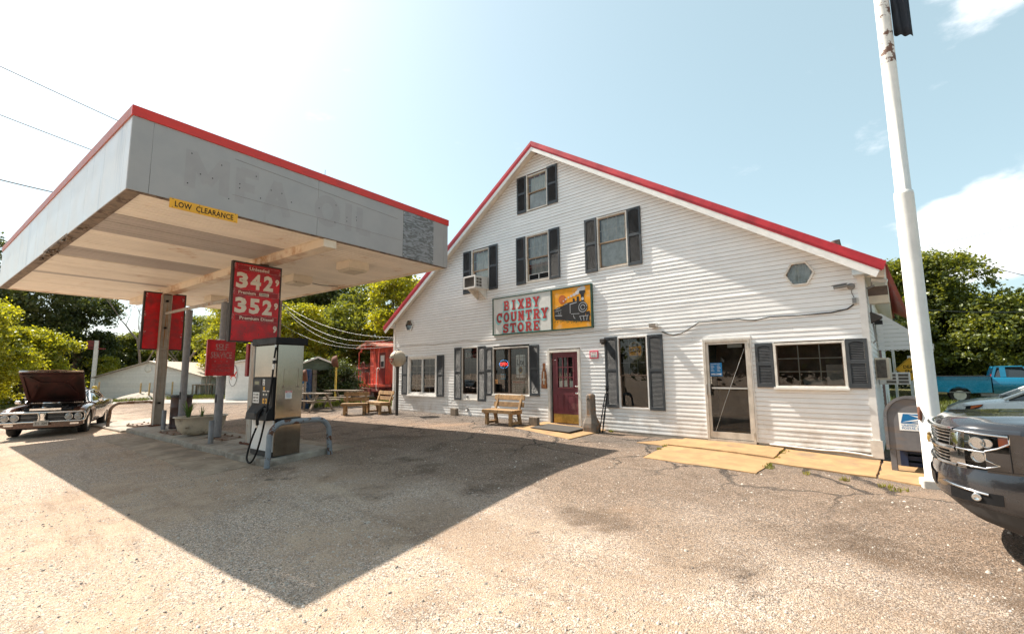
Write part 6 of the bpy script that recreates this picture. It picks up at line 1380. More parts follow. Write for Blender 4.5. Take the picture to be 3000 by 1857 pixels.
rows = [[Vector((x, -.86, zb)), Vector((x, -hw, zt-.06)), Vector((x, -hw*.85, zt)), Vector((x, hw*.85, zt)), Vector((x, hw, zt-.06)), Vector((x, .86, zb))] for x, hw, zb, zt in ((2.47, .80, 1.28, 1.30), (2.62, .70, 1.28, 1.76), (2.9, .69, 1.28, 1.82), (3.5, .69, 1.27, 1.80), (4.15, .8, 1.25, 1.27))]
mb = MB(); mb.grid(rows); mb.build('cabin_glass', M['carglass'], pu)
mb = MB(); mb.grid([[Vector((x, y, z)) for y in (-.66, -.3, .3, .66)] for x, z in ((2.56, 1.72), (2.7, 1.82), (3.0, 1.85), (3.5, 1.83), (3.62, 1.74))]); mb.build('cab_roof', M['teal'], pu)
for s_ in (1, -1):
    mb = MB()
    for a, b, w_ in (((2.48, .86, 1.28), (2.63, .72, 1.78), .1), ((2.86, .865, 1.28), (2.86, .72, 1.80), .20), ((3.56, .72, 1.78), (4.15, .86, 1.26), .07)): mb.beam((a[0], s_*a[1], a[2]), (b[0], s_*b[1], b[2]), w_, .05, (0, 1, 0))
    mb.tube([(2.6, s_*.72, 1.78), (3.55, s_*.72, 1.80)], .035, 8); mb.build('pillar', M['teal'], pu)
mb = MB(); mb.box(2.462, 2.47, -.75, -.45, 1.33, 1.42); mb.build('window_sticker', M['sgnred'], pu)
mb = MB(); mb.box(3.0, 3.5, -.2, .3, 1.0, 1.5); mb.build('seat', pm('seat_yellow', (.75, .35, .03), .6), pu, bevel=.05)

# --- old coupe with its hood up, left
mc = thing('vintage_coupe', 'old bronze coupe with its hood propped open beside the fuel canopy', 'car', GP(-14.15, 14.1, .0), az_rz(147))
for s_ in (1, -1):                                     # front wings
    rows = []
    for x, yo, zt, zb in ((-.10, .93, .74, .46), (-.22, .955, .84, .40), (-.5, .965, .90, .50), (-.62, .97, .91, .70), (-1.0, .97, .925, .80), (-1.38, .97, .935, .70), (-1.5, .97, .94, .36), (-1.75, .965, .95, .34)):
        rows.append([Vector((x, s_*y, z)) for y, z in ((yo*.93, zb), (yo, zb+(zt-zb)*.35), (yo*.995, zt-.10), (yo*.95, zt-.03), (yo*.85, zt), (.66, zt-.01), (.64, zt-.06), (.63, zb+.05))])
    mb = MB(); mb.grid(rows if s_ < 0 else [r_[::-1] for r_ in rows]); mb.build('front_wing', M['musc'], mc)
    wheel(mc, -1.0, s_*.80, .345, .23, s_, 'chrome_old'); wheel(mc, -3.95, s_*.80, .345, .23, s_, 'chrome_old')
    mb = MB(); mb.cbox((-1.95, s_*1.02, 1.0), (.1, .14, .1)); mb.build('mirror', M['chrome'], mc, bevel=.03)
car_body(mc, [(-1.6, .965, .33, .95, .97), (-2.2, .965, .30, .96, .97), (-3.1, .97, .30, .95, .97), (-3.6, .985, .5, .98, .99), (-4.3, .975, .5, .97, .98), (-5.1, .93, .4, .93, .94), (-5.25, .88, .5, .85, .86)], M['musc'])
rows = [[Vector((x, -.80, zb)), Vector((x, -hw, zt-.04)), Vector((x, -hw*.8, zt)), Vector((x, hw*.8, zt)), Vector((x, hw, zt-.04)), Vector((x, .80, zb))] for x, hw, zb, zt in ((-1.72, .76, .96, .98), (-2.35, .60, .96, 1.31), (-3.1, .60, .96, 1.34), (-3.7, .60, .97, 1.28), (-4.5, .70, .96, 1.0))]
mb = MB(); mb.grid(rows); mb.build('cabin_glass', M['carglass'], mc); mb = MB(); mb.grid([[Vector((x, y, z)) for y in (-.56, 0, .56)] for x, z in ((-2.28, 1.30), (-2.6, 1.36), (-3.2, 1.37), (-4.0, 1.22), (-4.55, .99))]); mb.build('roof_panel', M['musc'], mc)
mb = MB()
for s_ in (1, -1): mb.tube([(-1.70, s_*.79, .97), (-2.33, s_*.63, 1.31), (-3.1, s_*.63, 1.35), (-3.8, s_*.64, 1.27), (-4.5, s_*.74, .98)], .03, 8)
mb.build('pillar', M['chrome_old'], mc)
mb = MB(); mb.box(-1.62, -.25, -.66, .66, .42, .60); mb.box(-1.66, -1.6, -.66, .66, .6, .95); mb.box(-.26, -.16, -.66, .66, .42, .80); mb.build('engine_bay', M['black'], mc)
en = MB(); en.cbox((-.95, 0, .76), (.62, .52, .22)); en.lathe([(.2, 0), (.22, .02), (.22, .09), (.2, .11), (0, .11)], 18, (-.85, .02, .88)); en.cbox((-.45, .42, .74), (.18, .26, .2)); en.cbox((-.40, -.1, .72), (.06, .8, .3)); en.lathe([(.07, 0), (.07, .18), (0, .18)], 10, (-1.4, -.45, .72)); en.cbox((-1.35, .4, .76), (.2, .16, .16))
for y in (-.3, .3): en.tube(spline([(-.6, y, .78), (-.8, y*1.3, .9), (-1.1, y*1.1, .84)]), .02, 6)
en.tube(spline([(-.38, .2, .86), (-.5, .0, .92), (-.65, -.05, .88)]), .03, 8); eo = en.build('engine', M['dgrey'], mc, bevel=.01)
mb = MB(); mb.lathe([(.215, .0), (.225, .02), (.215, .035)], 20, (-.85, .02, .985)); mb.box(-.33, -.27, -.35, .35, .80, .86); mb.lathe([(.05, 0), (.05, .03), (0, .03)], 10, (-.37, -.05, .87)); mb.build('engine_brightwork', M['chrome'], eo)
hd_ = MB(); L_, ang = 1.42, R(44)
T_ = Matrix.Translation((-1.58, 0, .985)) @ Matrix.Rotation(-ang, 4, 'Y'); hd_.T = T_
hd_.prism([(0, -.70), (L_, -.74), (L_+.05, -.3), (L_+.06, 0), (L_+.05, .3), (L_, .74), (0, .70)], .0, .03, 'z'); hp = hd_.build('hood', M['musc'], mc)
h2 = MB(); h2.T = T_; h2.prism([(.03, -.68), (L_-.02, -.72), (L_+.03, 0), (L_-.02, .72), (.03, .68)], -.012, -.002, 'z'); h2.build('hood_underside', M['hoodin'], hp)
h2 = MB(); h2.T = T_
for a, b in (((.06, -.66), (L_-.05, -.70)), ((.06, .66), (L_-.05, .70)), ((L_-.12, -.68), (L_-.12, .68)), ((.10, -.64), (.10, .64)), ((.12, -.62), (.95, -.30)), ((.12, .62), (.95, .30)), ((.95, -.32), (.95, .32)), ((.95, -.3), (L_-.14, -.6)), ((.95, .3), (L_-.14, .6))): h2.beam((a[0], a[1], -.03), (b[0], b[1], -.03), .07, .035)
h2.build('hood_brace', M['hoodin'], hp)
h2 = MB(); h2.T = T_; h2.box(L_-.0, L_+.03, -.735, .735, -.03, .032); h2.build('hood_lip', M['chrome_old'], hp)
mb = MB()
for s_ in (1, -1): mb.beam((-1.5, s_*.68, .95), (-1.35, s_*.69, 1.2), .04, .02)
mb.build('hood_hinge', M['black'], mc)
# wiper cowl shining under the hood
mb = MB()
for i in range(24): y = -.6+i*.052; mb.box(-1.76, -1.62, y, y+.03, .972, .985)
mb.build('cowl_vent', M['chrome_old'], mc)
# chrome loop bumper with split grille and four round lamps
def rr_loop(y0, y1, z0, z1, r_, n=5):
    q = []
    for cy, cz, a0 in ((y1-r_, z1-r_, 0), (y0+r_, z1-r_, 90), (y0+r_, z0+r_, 180), (y1-r_, z0+r_, 270)):
        for i in range(n+1): a = R(a0+90*i/n); q.append((cy+r_*math.cos(a), cz+r_*math.sin(a)))
    return q
mb = MB(); lp = rr_loop(-.95, .95, .47, .745, .09)
mb.tube([(.02-.12*(abs(y)/.95)**3, y, z) for y, z in lp], .038, 8, closed=True); mb.build('loop_bumper', M['chrome_old'], mc)
mb = MB(); mb.box(-.18, -.085, -.90, .90, .49, .73); gr = mb.build('grille', M['black'], mc)
for s_ in (1, -1):
    mb = MB()
    for i in range(6): z = .53+i*.034; mb.box(-.084, -.07, s_*.11 if s_ > 0 else -.47, .47 if s_ > 0 else -.11, z, z+.008)
    mb.box(-.083, -.06, min(s_*.11, s_*.47), max(s_*.11, s_*.47), .608, .62); mb.build('grille_bar', M['grey'], gr)
mb = MB(); mb.tube([(.03, -.075, .47), (.04, -.05, .6), (.03, -.075, .745)], .026, 8); mb.tube([(.03, .075, .47), (.04, .05, .6), (.03, .075, .745)], .026, 8); mb.box(-.0, .035, -.05, .05, .50, .72); mb.build('grille_divider', M['chrome'], mc)
for y in (-.80, -.59, .59, .80):
    rot = Matrix.Rotation(R(90), 3, 'Y'); x = -.01-.06*(abs(y)/.95)**3
    mb = MB(); mb.lathe([(.092, -.02), (.098, .01), (.084, .012), (.08, -.01)], 20, (x, y, .61), rot); hl = mb.build('headlight', M['chrome'], mc)
    mb = MB(); mb.lathe([(.08, .0), (.06, .018), (.03, .026), (0, .028)], 18, (x, y, .61), rot); mb.build('lens', pm('lamp_glass', (.36, .35, .33), .12, v=.25, vs=30, coat=1) if 'lamp_glass' not in bpy.data.materials else bpy.data.materials['lamp_glass'], hl)
mb = MB(); mb.box(.05, .058, -.16, .16, .37, .52); pl = mb.build('licence_plate', pm('plate_grey', (.48, .46, .42), .5, v=.1), mc)
FX = Matrix(((0, 0, 1), (1, 0, 0), (0, 1, 0))); mb = MB(); put_text(mb, '311  22H', (.0595, 0, .435), .26, .075, FX, bold=.02); mb.build('plate_text', M['dgrey'], pl)
mb = MB(); mb.prism([(-.93, .36), (-.75, .30), (.75, .30), (.93, .36), (.93, .47), (-.93, .47)], -.16, -.10, 'x'); mb.build('lower_valance', M['musc'], mc)
for s_ in (1, -1):
    mb = MB(); mb.box(-.10, -.085, s_*.72-.1, s_*.72+.1, .37, .42); mb.build('turn_lamp', M['lampin'], mc)
mb = MB(); mb.box(-5.1, -.3, -.75, .75, .24, .34); mb.build('underbody', M['black'], mc)
# ------------------------------------------------------------------ in front of the store
def bench(u, w, rot, lab, grp='wooden benches by the store', arm=False, L=1.15):
    t = thing('wooden_bench', lab, 'bench', UW(u, w), YAW+R(rot), grp)
    # local: x along the seat, -y is the front
    for i in range(4):
        y = -.40+i*.105; mb = MB(); mb.box(-L/2, L/2, y, y+.095, .40, .435); mb.build('seat_slat', M['wood'], t, bevel=.006)
    mb = MB(); mb.box(-L/2, L/2, -.445, -.405, .335, .432); mb.build('front_rail', M['wood'], t, bevel=.006)
    for z in (.56, .76):
        mb = MB(); T = Matrix.Translation((0, .08+(z-.44)*.22, z)) @ Matrix.Rotation(R(-12), 4, 'X'); mb.T = T; mb.box(-L/2+.01, L/2-.01, -.02, .018, -.07, .07); mb.build('back_slat', M['wood'], t, bevel=.006)
    for x in (-L/2+.13, L/2-.13):
        mb = MB(); mb.box(x-.045, x+.045, -.40, -.31, .0, .40); mb.build('leg', M['wood'], t, bevel=.006)
        mb = MB(); mb.beam((x, .08, .0), (x, -.02, .42), .085, .085); mb.build('leg', M['wood'], t, bevel=.006)
        mb = MB(); mb.beam((x, .02, .40), (x, .185, .84), .07, .05, (0, 1, 0)); mb.build('back_support', M['wood'], t, bevel=.005)
        mb = MB(); mb.box(x-.04, x+.04, -.31, .02, .03, .10); mb.build('foot_rail', M['wood'], t, bevel=.005)
        mb = MB(); mb.box(x+.046 if x > 0 else x-.085, x+.085 if x > 0 else x-.046, -.41, .06, .31, .395); mb.build('side_rail', M['wood'], t, bevel=.005)
        if arm:
            mb = MB(); mb.beam((x, -.36, .43), (x, -.30, .62), .08, .06, (0, 1, 0)); mb.box(x-.05, x+.05, -.42, .1, .62, .65); mb.build('arm_rest', M['wood'], t, bevel=.005)
    return t
bench(6.62, .88, 3, 'weathered wooden bench under the slider window beside the maroon door')
bench(.20, .95, -4, 'weathered wooden bench at the store corner beside the globe lamp', L=1.2)
bench(-.42, 1.72, 52, 'low wooden bench turned sideways at the left end of the pair', L=.95)
# globe lamp
gl = thing('globe_lamp', 'weathered globe lamp with a faded red shield emblem on a dark iron post', 'lamp post', UW(1.40, 1.12), YAW)
mb = MB(); mb.lathe([(.055, 0), (.055, 1.66), (.06, 1.70), (.075, 1.73), (.085, 1.77)], 14); mb.build('post', M['iron'], gl)
mb = MB(); mb.lathe([(.30*math.sin(R(a)), 2.04-.30*math.cos(R(a))) for a in range(14, 181, 8)], 36); mb.build('globe', M['globe'], gl)
mb = MB(); mb.lathe([(.085, 2.325), (.06, 2.36), (.03, 2.375), (0, 2.375)], 12); mb.build('globe_cap', M['iron'], gl)
mb = MB(); mb.tube([(.303*math.sin(R(a))*math.cos(R(-62)), .303*math.sin(R(a))*math.sin(R(-62)), 2.04-.303*math.cos(R(a))) for a in range(12, 176, 6)], .008, 6); mb.build('globe_seam', M['woodgrey'], gl)
def on_globe(az, el, r_=.3035): return Vector((r_*math.cos(R(el))*math.cos(R(az)), r_*math.cos(R(el))*math.sin(R(az)), 2.04+r_*math.sin(R(el))))
def globe_patch(mb, cells):
    for az0, az1, e0, e1 in cells:
        rows = [[on_globe(az0+(az1-az0)*i/3, e) for i in range(4)] for e in (e0, e1)]; mb.grid(rows)
c0 = -86
mb = MB(); globe_patch(mb, [(c0-24, c0+22, 2, 13)]); mb.build('emblem_field', M['cream'], gl)
mb = MB(); mb.tube([on_globe(c0+a, e, .305) for a, e in ((-26, 14), (-14, 17), (0, 14), (14, 17), (25, 13), (22, 0), (17, -12), (0, -30), (-17, -12), (-24, 0))], .008, 5, closed=True); mb.build('emblem_outline', M['black'], gl)
mb = MB()
for i in range(7): e0, e1 = 0-i*4, -4-i*4; wd_ = 22-i*3; globe_patch(mb, [(c0-wd_, c0+wd_, e0, e1)])
mb.build('emblem_shield', M['sgnred'], gl)
mb = MB(); vs, fs = text_geo('PHILLIPS', .02, 1.0); xs_ = [v[0] for v in vs]; mx_ = max(xs_); mb.add([on_globe(c0-19+38*v[0]/mx_, 4+v[1]*9, .3055) for v in vs], fs); mb.build('emblem_text', M['black'], gl)
mb = MB(); vs, fs = text_geo('66', .03, 1.0); mx_ = max(v[0] for v in vs); mb.add([on_globe(c0-12+24*v[0]/mx_, -17+v[1]*18, .3055) for v in vs], fs); mb.build('emblem_text', M['cream'], gl)
# wood blocks, mat, pedestal, tripod
for (u, w, lab) in ((3.47, .16, 'dark wooden block on the ground under the narrow window'), (7.58, .78, 'dark wooden block on the ground at the right of the middle bench')):
    mb = MB(); mb.box(-.14, .14, -.07, .07, 0, .24); solo('wood_block', mb, M['woodgrey'], lab, 'block', UW(u, w), YAW+R(random.uniform(-8, 8)), 'wood blocks on the ground', bevel=.01)
mb = MB(); mb.box(-.64, .64, -.40, .40, 0, .014); o = solo('door_mat', mb, M['matrub'], 'dark rubber mat on the step before the maroon door', 'mat', UW(8.40, .78, .028), YAW, bevel=.004)
o.rotation_euler = (R(2.0), R(1.2), YAW)
pd = thing('stone_pedestal', 'old cast stone pillar with a flared foot right of the maroon door', 'pillar', UW(9.22, .42), YAW)
def sq(r_, z): return [Vector((r_*a, r_*b, z)) for a, b in ((1, .6), (.6, 1), (-.6, 1), (-1, .6), (-1, -.6), (-.6, -1), (.6, -1), (1, -.6))]
mb = MB(); rows = [sq(.20, 0), sq(.205, .12), sq(.19, .22), sq(.13, .36), sq(.11, .44), sq(.105, .86), sq(.10, .93), sq(.07, .97), sq(.0, .98)]; mb.grid(rows, False, True); mb.build('shaft', M['stone'], pd, bevel=.012)
mb = MB(); mb.lathe([(.022, 0), (.022, .012), (0, .012)], 10, (-.02, -.105, .85), Matrix.Rotation(R(90), 3, 'X')); mb.build('ring_hole', M['iron'], pd)
tp = thing('folded_tripod', 'black folded tripod leaning against the siding beside the pillar', 'tripod', UW(9.52, .30), YAW)
for i, (x, y) in enumerate(((-.045, -.04), (.03, -.05), (.0, .03))):
    mb = MB(); mb.tube([(x*1.2-.04, y-.03, 0), (x+.0, y+.02, .4), (x*.6+.05, y*.5+.10, .98)], [.011, .014, .016], 8); l = mb.build('leg', M['black'], tp)
    mb = MB(); mb.lathe([(.02, 0), (.02, .04)], 8, (x*1.0-.0, y+.02, .38)); mb.lathe([(.021, 0), (.021, .035)], 8, (x*.85+.02, y+.05, .66)); mb.build('clamp', M['dgrey'], l)
mb = MB(); mb.tube([(.05, .10, .95), (.06, .115, 1.10)], .022, 8); mb.cbox((.06, .115, 1.12), (.07, .06, .04)); mb.cbox((.06, .11, 1.17), (.09, .05, .03)); mb.tube([(.06, .11, 1.05), (.12, .06, 1.0)], .008, 6); mb.build('head', M['black'], tp)
# tape and leads lying under the bench
mb = MB(); mb.tube(spline([(6.75, -.9, .03), (6.8, -.8, .16), (6.95, -.8, .04), (7.05, -.7, .02), (7.25, -.6, .02)]), .012, 5); solo('garden_hose_scrap', mb, M['dgrey'], 'dark scrap of hose lying under the middle bench', 'hose', O, YAW)
# ------------------------------------------------------------------ caboose behind the store's left corner
cz = gz(-9.8, 28.3)-.02
cb = thing('caboose', 'old red railroad caboose with end platform, ladder and brake wheel', 'caboose', Vector((-9.15, 29.2, cz)), R(90-47))
# local: x = back along the car, y = left of it when looking along x, so y>0 is the near-left side; end platform at x=0
Hf = 1.02; Wc = 1.42
mb = MB(); mb.box(0, .95, -Wc, Wc, Hf-.14, Hf); mb.build('platform', M['cab'], cb)
mb = MB(); mb.box(.02, .12, -Wc, Wc, Hf-.42, Hf-.14); mb.box(-.02, .02, -.5, .5, Hf-.62, Hf-.2); mb.build('end_sill', M['cabd'], cb)
for i in range(13):                                                # end wall of tongue-and-groove boards
    y0 = -Wc+i*2*Wc/13
    if -.52 < y0+.11 < .30: 
        mb = MB(); mb.box(.96, 1.0, y0, y0+2*Wc/13-.008, 3.02, 3.35); mb.build('end_board', M['cab'], cb); continue
    mb = MB(); mb.box(.96, 1.0, y0, y0+2*Wc/13-.008, Hf, 3.35); mb.build('end_board', M['cab'], cb)
mb = MB(); mb.box(.975, 1.01, -.56, .36, Hf, 3.02); d_ = mb.build('end_door', M['cabd'], cb); mb = MB(); mb.box(.955, .972, -.40, .10, 2.05, 2.85); w_ = mb.build('window_frame', M['trimd'], d_); mb = MB(); mb.box(.948, .954, -.34, .04, 2.10, 2.46); mb.build('pane', M['dgrey'], w_); mb = MB(); mb.box(.948, .954, -.34, .04, 2.48, 2.80); mb.build('curtain', M['curtain'], w_)
mb = MB(); mb.box(1.0, 9.5, -Wc, -Wc+.05, Hf-.15, 3.35); mb.box(1.0, 9.5, Wc-.05, Wc, Hf-.15, 3.35); mb.box(9.45, 9.5, -Wc, Wc, Hf, 3.35); mb.box(1, 9.5, -Wc, Wc, Hf-.2, Hf-.15); mb.build('side_wall', M['cab'], cb)
mb = MB(); arc_ = [(-Wc-.12, 3.36), (-1.0, 3.52), (-.5, 3.62), (0, 3.66), (.5, 3.62), (1.0, 3.52), (Wc+.12, 3.36), (Wc+.12, 3.28), (0, 3.56), (-Wc-.12, 3.28)]
mb.prism(arc_, -.06, 9.6, 'x'); mb.build('roof', M['cabroof'], cb)
mb = MB(); mb.box(-.1, 2.2, -.22, .22, 3.70, 3.74); mb.box(.2, .26, -.2, .2, 3.6, 3.70); mb.lathe([(.1, 3.55), (.1, 3.75), (.16, 3.78), (0, 3.82)], 10, (1.3, .5, 0)); mb.build('roof_walk', M['cab'], cb)
for y in (Wc-.06, -Wc+.06):
    mb = MB(); mb.tube([(.08, y, Hf), (.08, y, 3.05), (.3, y*.8, 3.42)], .035, 8); mb.build('platform_post', M['cab'], cb)
    mb = MB(); mb.tube(spline([(.02, y*1.02, Hf-.35), (-.1, y*1.08, Hf-.2), (-.08, y*1.06, Hf+.5), (-.05, y*1.06, Hf+.95), (.1, y*1.04, Hf+1.0), (.14, y*1.02, Hf+.9)]), .022, 6); mb.build('grab_rail', M['trimd'], cb)
    mb = MB()
    for i in range(3): mb.box(.15, .8, (y-.1) if y > 0 else y-.12, y+.12 if y > 0 else y+.1, .3+i*.26, .33+i*.26)
    mb.build('step', M['cabd'], cb)
mb = MB()
for y in (-.85, -.38): mb.tube([(.04, y, Hf), (.04, y, 3.35), (.2, y, 3.6)], .024, 6)
for i in range(6): mb.tube([(.04, -.85, Hf+.3+i*.42), (.04, -.38, Hf+.3+i*.42)], .018, 5)
mb.build('ladder', M['cab'], cb)
mb = MB(); mb.box(.03, .06, -.15, .85, Hf, Hf+.75); mb.build('end_panel', M['cab'], cb)
for q in (((.05, -1.36, Hf+.95), (.05, -.9, Hf+.95)), ((.05, .0, Hf+1.0), (.05, 1.36, Hf+1.0)), ((.05, -1.36, Hf+.5), (.05, -.9, Hf+.5)), ((.05, .9, Hf+.5), (.05, 1.36, Hf+.5))): mb = MB(); mb.tube(q, .018, 5); mb.build('railing', M['cab'], cb)
rot = Matrix.Rotation(R(90), 3, 'Y'); bw = MB(); bw.tube([(-.06, .45+.24*math.cos(R(a)), Hf+1.05+.34*math.sin(R(a))) for a in range(0, 360, 15)], .025, 6, closed=True)
for a in range(0, 360, 60): bw.tube([(-.05, .45, Hf+1.05), (-.06, .45+.24*math.cos(R(a)), Hf+1.05+.34*math.sin(R(a)))], .014, 5)
bw.tube([(-.05, .45, Hf), (-.05, .45, Hf+1.1)], .03, 6); bw.build('brake_wheel', M['cabd'], cb)
mb = MB(); mb.tube([(.06, 1.0, 3.3), (.06, 1.0, 3.05)], .05, 8); mb.tube([(.0, .3, 3.5), (.0, .3, 3.25)], .07, 8); mb.build('marker_lamp', M['cab'], cb)
mb = MB(); mb.tube([(.1, 0, .72), (-.45, 0, .70)], .09, 8); mb.cbox((-.5, 0, .70), (.22, .22, .26)); mb.tube(spline([(-.1, .35, .75), (-.5, .5, .5), (-.6, .8, .3), (-.4, 1.1, .42)]), .03, 6); mb.tube([(-.12, -1.1, .78), (-.12, .6, .78)], .02, 5); mb.build('coupler', M['rust'], cb)
for x in (1.3, 2.9, 6.7, 8.3):
    for y in (-.75, .75):
        mb = MB(); mb.lathe([(.42, -.06), (.40, .06), (.12, .08), (0, .08)], 20, (x, y, .42), Matrix.Rotation(R(90), 3, 'X')); mb.build('wheel', M['rust'], cb)
mb = MB(); mb.box(.9, 3.3, -1.0, 1.0, .45, .75); mb.box(6.3, 8.7, -1.0, 1.0, .45, .75); mb.box(.1, 9.3, -.4, .4, .65, .85); mb.build('truck_frame', M['cabd'], cb)

# ------------------------------------------------------------------ yard left of the store
def hut(name, lab, cat, x, y, rz, w, d, he, ha, wallm, roofm, board=None, z=None):
    t = thing(name, lab, cat, GP(x, y) if z is None else Vector((x, y, z)), rz)
    if board:                                          # front gable built of boards
        k = int(ha/board)
        for i in range(k):
            z0 = i*board; z1 = z0+board-.012; f = 1 if z0 < he else max(.02, (ha-z0)/(ha-he))
            mb = MB(); mb.prism([(-w/2*f, z0), (w/2*f, z0), (w/2*(1 if z1 < he else max(.02, (ha-z1)/(ha-he))), z1), (-w/2*(1 if z1 < he else max(.02, (ha-z1)/(ha-he))), z1)], -.02, .0); mb.build('wall_board', wallm, t)
    mb = MB(); mb.box(-w/2+.01, w/2-.01, .02, d, 0, he); mb.prism([(-w/2+.01, he), (w/2-.01, he), (0, ha-.02)], .02, d); mb.build('wall', wallm, t)
    ov = .25; s_ = (ha-he)/(w/2)
    for q in (1, -1):
        mb = MB(); mb.prism([(0, ha+.02), (q*(w/2+ov), he+.02-s_*ov), (q*(w/2+ov), he+.10-s_*ov), (0, ha+.12)], -ov, d+ov); mb.build('roof', roofm, t)
    return t
sh = hut('storage_shed', 'long white clapboard shed with a low gable across the road', 'shed', -30.75, 39.3, R(1), 8.8, 14, 1.75, 3.0, M['shedw'], M['tanroof'], .13)
mb = MB(); mb.lathe([(.30, 0), (.30, .03), (.22, .04), (0, .04)], 16, (-.1, -.03, 2.45), Matrix.Rotation(R(90), 3, 'X')); mb.build('round_vent', M['trimd'], sh)
b2 = thing('metal_roof_building', 'low building with a pale metal roof behind the white shed', 'building', GP(-46, 56), R(4))
mb = MB(); mb.box(-7, 6, 0, 6, 0, 2.6); mb.build('wall', M['shedw'], b2); mb = MB(); mb.prism([(-.6, 2.5), (3, 4.0), (6.6, 2.5), (6.6, 2.6), (3, 4.12), (-.6, 2.6)], -7.4, 6.4, 'x'); mb.build('roof', M['metroof'], b2)
ws = hut('white_shed', 'small white shed with a red winged horse plaque behind the price sign post', 'shed', -18.9, 32.9, R(-8), 3.0, 3.0, 2.55, 2.75, M['shedw'], M['trimd'], .16)
mb = MB(); mb.add([(-.95+.32*math.cos(R(a)), -.045, 1.75+.75*math.sin(R(a))) for a in range(0, 360, 12)], [tuple(range(30))]); pq_ = mb.build('oval_plaque', M['white'], ws); mb = MB(); ribbon(mb, [(-.95+.31*math.cos(R(a)), 1.75+.74*math.sin(R(a))) for a in range(0, 360, 12)], .03, (0, -.05, 0), closed=True); mb.build('plaque_rim', M['dgrey'], pq_)
mb = MB()
for pts in ([(-.18, .02), (.02, .10), (.16, .06), (.18, -.06), (.0, -.10), (-.16, -.08)], [(.12, .08), (.24, .26), (.30, .24), (.28, .18), (.18, .0)], [(-.05, .08), (-.24, .34), (-.10, .30), (.06, .10)], [(.10, -.04), (.26, -.14), (.22, -.24), (.18, -.2), (.2, -.15), (.06, -.09)], [(-.10, -.06), (-.2, -.2), (-.14, -.34), (-.1, -.32), (-.14, -.2), (-.03, -.09)], [(-.16, .0), (-.27, -.08), (-.25, -.14), (-.14, -.06)]):
    flat(mb, [(x-.95, z+1.78) for x, z in pts], (0, -.052, 0), d=.0004*len(mb.f))
mb.build('winged_horse', M['canred'], pq_)
for i, (x, y, h_, c) in enumerate(((-32.3, 36.0, 1.15, 'yellow'),)):
    mb = MB(); mb.lathe([(.17, 0), (.17, h_), (.12, h_+.08), (0, h_+.1)], 12); solo('yellow_bollard', mb, pm('bollard_yellow', (.62, .40, .06), .6, v=.2), 'yellow concrete bollard in front of the white shed corner', 'bollard', GP(x, y))
for i, (x, y, h_) in enumerate(((-30.1, 37.7, 1.3), (-29.0, 37.2, 1.3), (-28.2, 38.6, 1.3), (-27.2, 38.5, 1.25), (-33.4, 37.6, 1.5))):
    mb = MB(); mb.lathe([(.06, 0), (.06, h_), (0, h_+.02)], 8); solo('timber_post', mb, pm('post_tan', (.48, .32, .15), .8, v=.2) if i == 0 else bpy.data.materials['post_tan'], ['leftmost thin timber post before the white shed wall', 'second thin timber post before the white shed, by the gravel heap', 'third thin timber post before the white shed, beside the grey pipe', 'rightmost thin timber post by the shed stairs', 'thin timber post behind the yellow bollard'][i], 'post', GP(x, y), 0, 'timber posts by the shed')
mb = MB(); rows = []
for i in range(9):
    r_ = 1.9*(1-i/8); rows.append([(r_*1.3*math.cos(a)*(1+.1*math.sin(3*a)), r_*math.sin(a), .62*(i/8)**.7+.03*math.sin(5*a)) for a in np.linspace(0, 2*math.pi, 22, endpoint=False)])
mb.grid(rows, True, True); o = solo('gravel_heap', mb, M['conc'], 'low heap of grey gravel against the white shed wall', 'gravel heap', GP(-29.9, 38.2))
st = thing('wooden_stairs', 'short wooden stairs with rails right of the white shed', 'stairs', GP(-25.3, 39.2), R(20))
for i in range(5): mb = MB(); mb.box(i*.28, i*.28+.27, -.5, .5, 1.0-i*.2, 1.04-i*.2); mb.build('tread', M['woodgrey'], st)
mb = MB()
for y in (-.5, .5):
    mb.beam((-.3, y, 2.0), (1.4, y, .9), .06, .1)
    for x in (-.3, .5, 1.3): mb.box(x-.05, x+.05, y-.05, y+.05, 0, 1.95-(x+.3)*.6)
mb.build('handrail', M['woodgrey'], st); mb = MB(); mb.box(-1.3, 0, -.6, .6, 1.0, 1.08)
for x in (-1.25, -.1):
    for y in (-.5, .5): mb.box(x-.05, x+.05, y-.05, y+.05, 0, 1.0)
mb.build('landing', M['woodgrey'], st)
fn = thing('wire_fence', 'low wire fence with thin posts at the grass behind the tub planter', 'fence', GP(-23.6, 38.5), R(-18))
for i in range(6): mb = MB(); mb.lathe([(.04, 0), (.04, 1.2), (0, 1.22)], 6, (i*1.1, 0, 0)); mb.build('post', M['woodgrey'], fn)
mb = MB()
for z in (.3, .6, .9, 1.15): mb.tube([(0, 0, z), (5.5, 0, z)], .012, 4)
for i in range(28): mb.tube([(i*.2, 0, .05), (i*.2, 0, 1.15)], .006, 4)
mb.build('wire_mesh', M['grey'], fn)
# brown stack and white sign post behind the car
mb = MB(); mb.lathe([(.46, 0), (.40, 5.3), (.45, 5.35), (.45, 5.5), (0, 5.5)], 14); solo('brown_stack', mb, M['cabd'] if False else pm('stack_brown', (.10, .06, .05), .85, v=.3), 'thick brown post standing behind the open hood', 'post', GP(-44.6, 47.5))
wp = thing('white_post', 'white post with a short cross arm beside the thick brown post', 'post', GP(-40.6, 45.0), R(30)); mb = MB(); mb.box(-.15, .15, -.15, .15, 0, 5.4); mb.build('post', M['trimd'], wp); mb = MB(); mb.box(-.7, .7, -.06, .06, 4.55, 4.68); mb.box(-.75, .2, -.02, .02, 4.75, 5.4); mb.build('cross_arm', M['cabd'], wp)
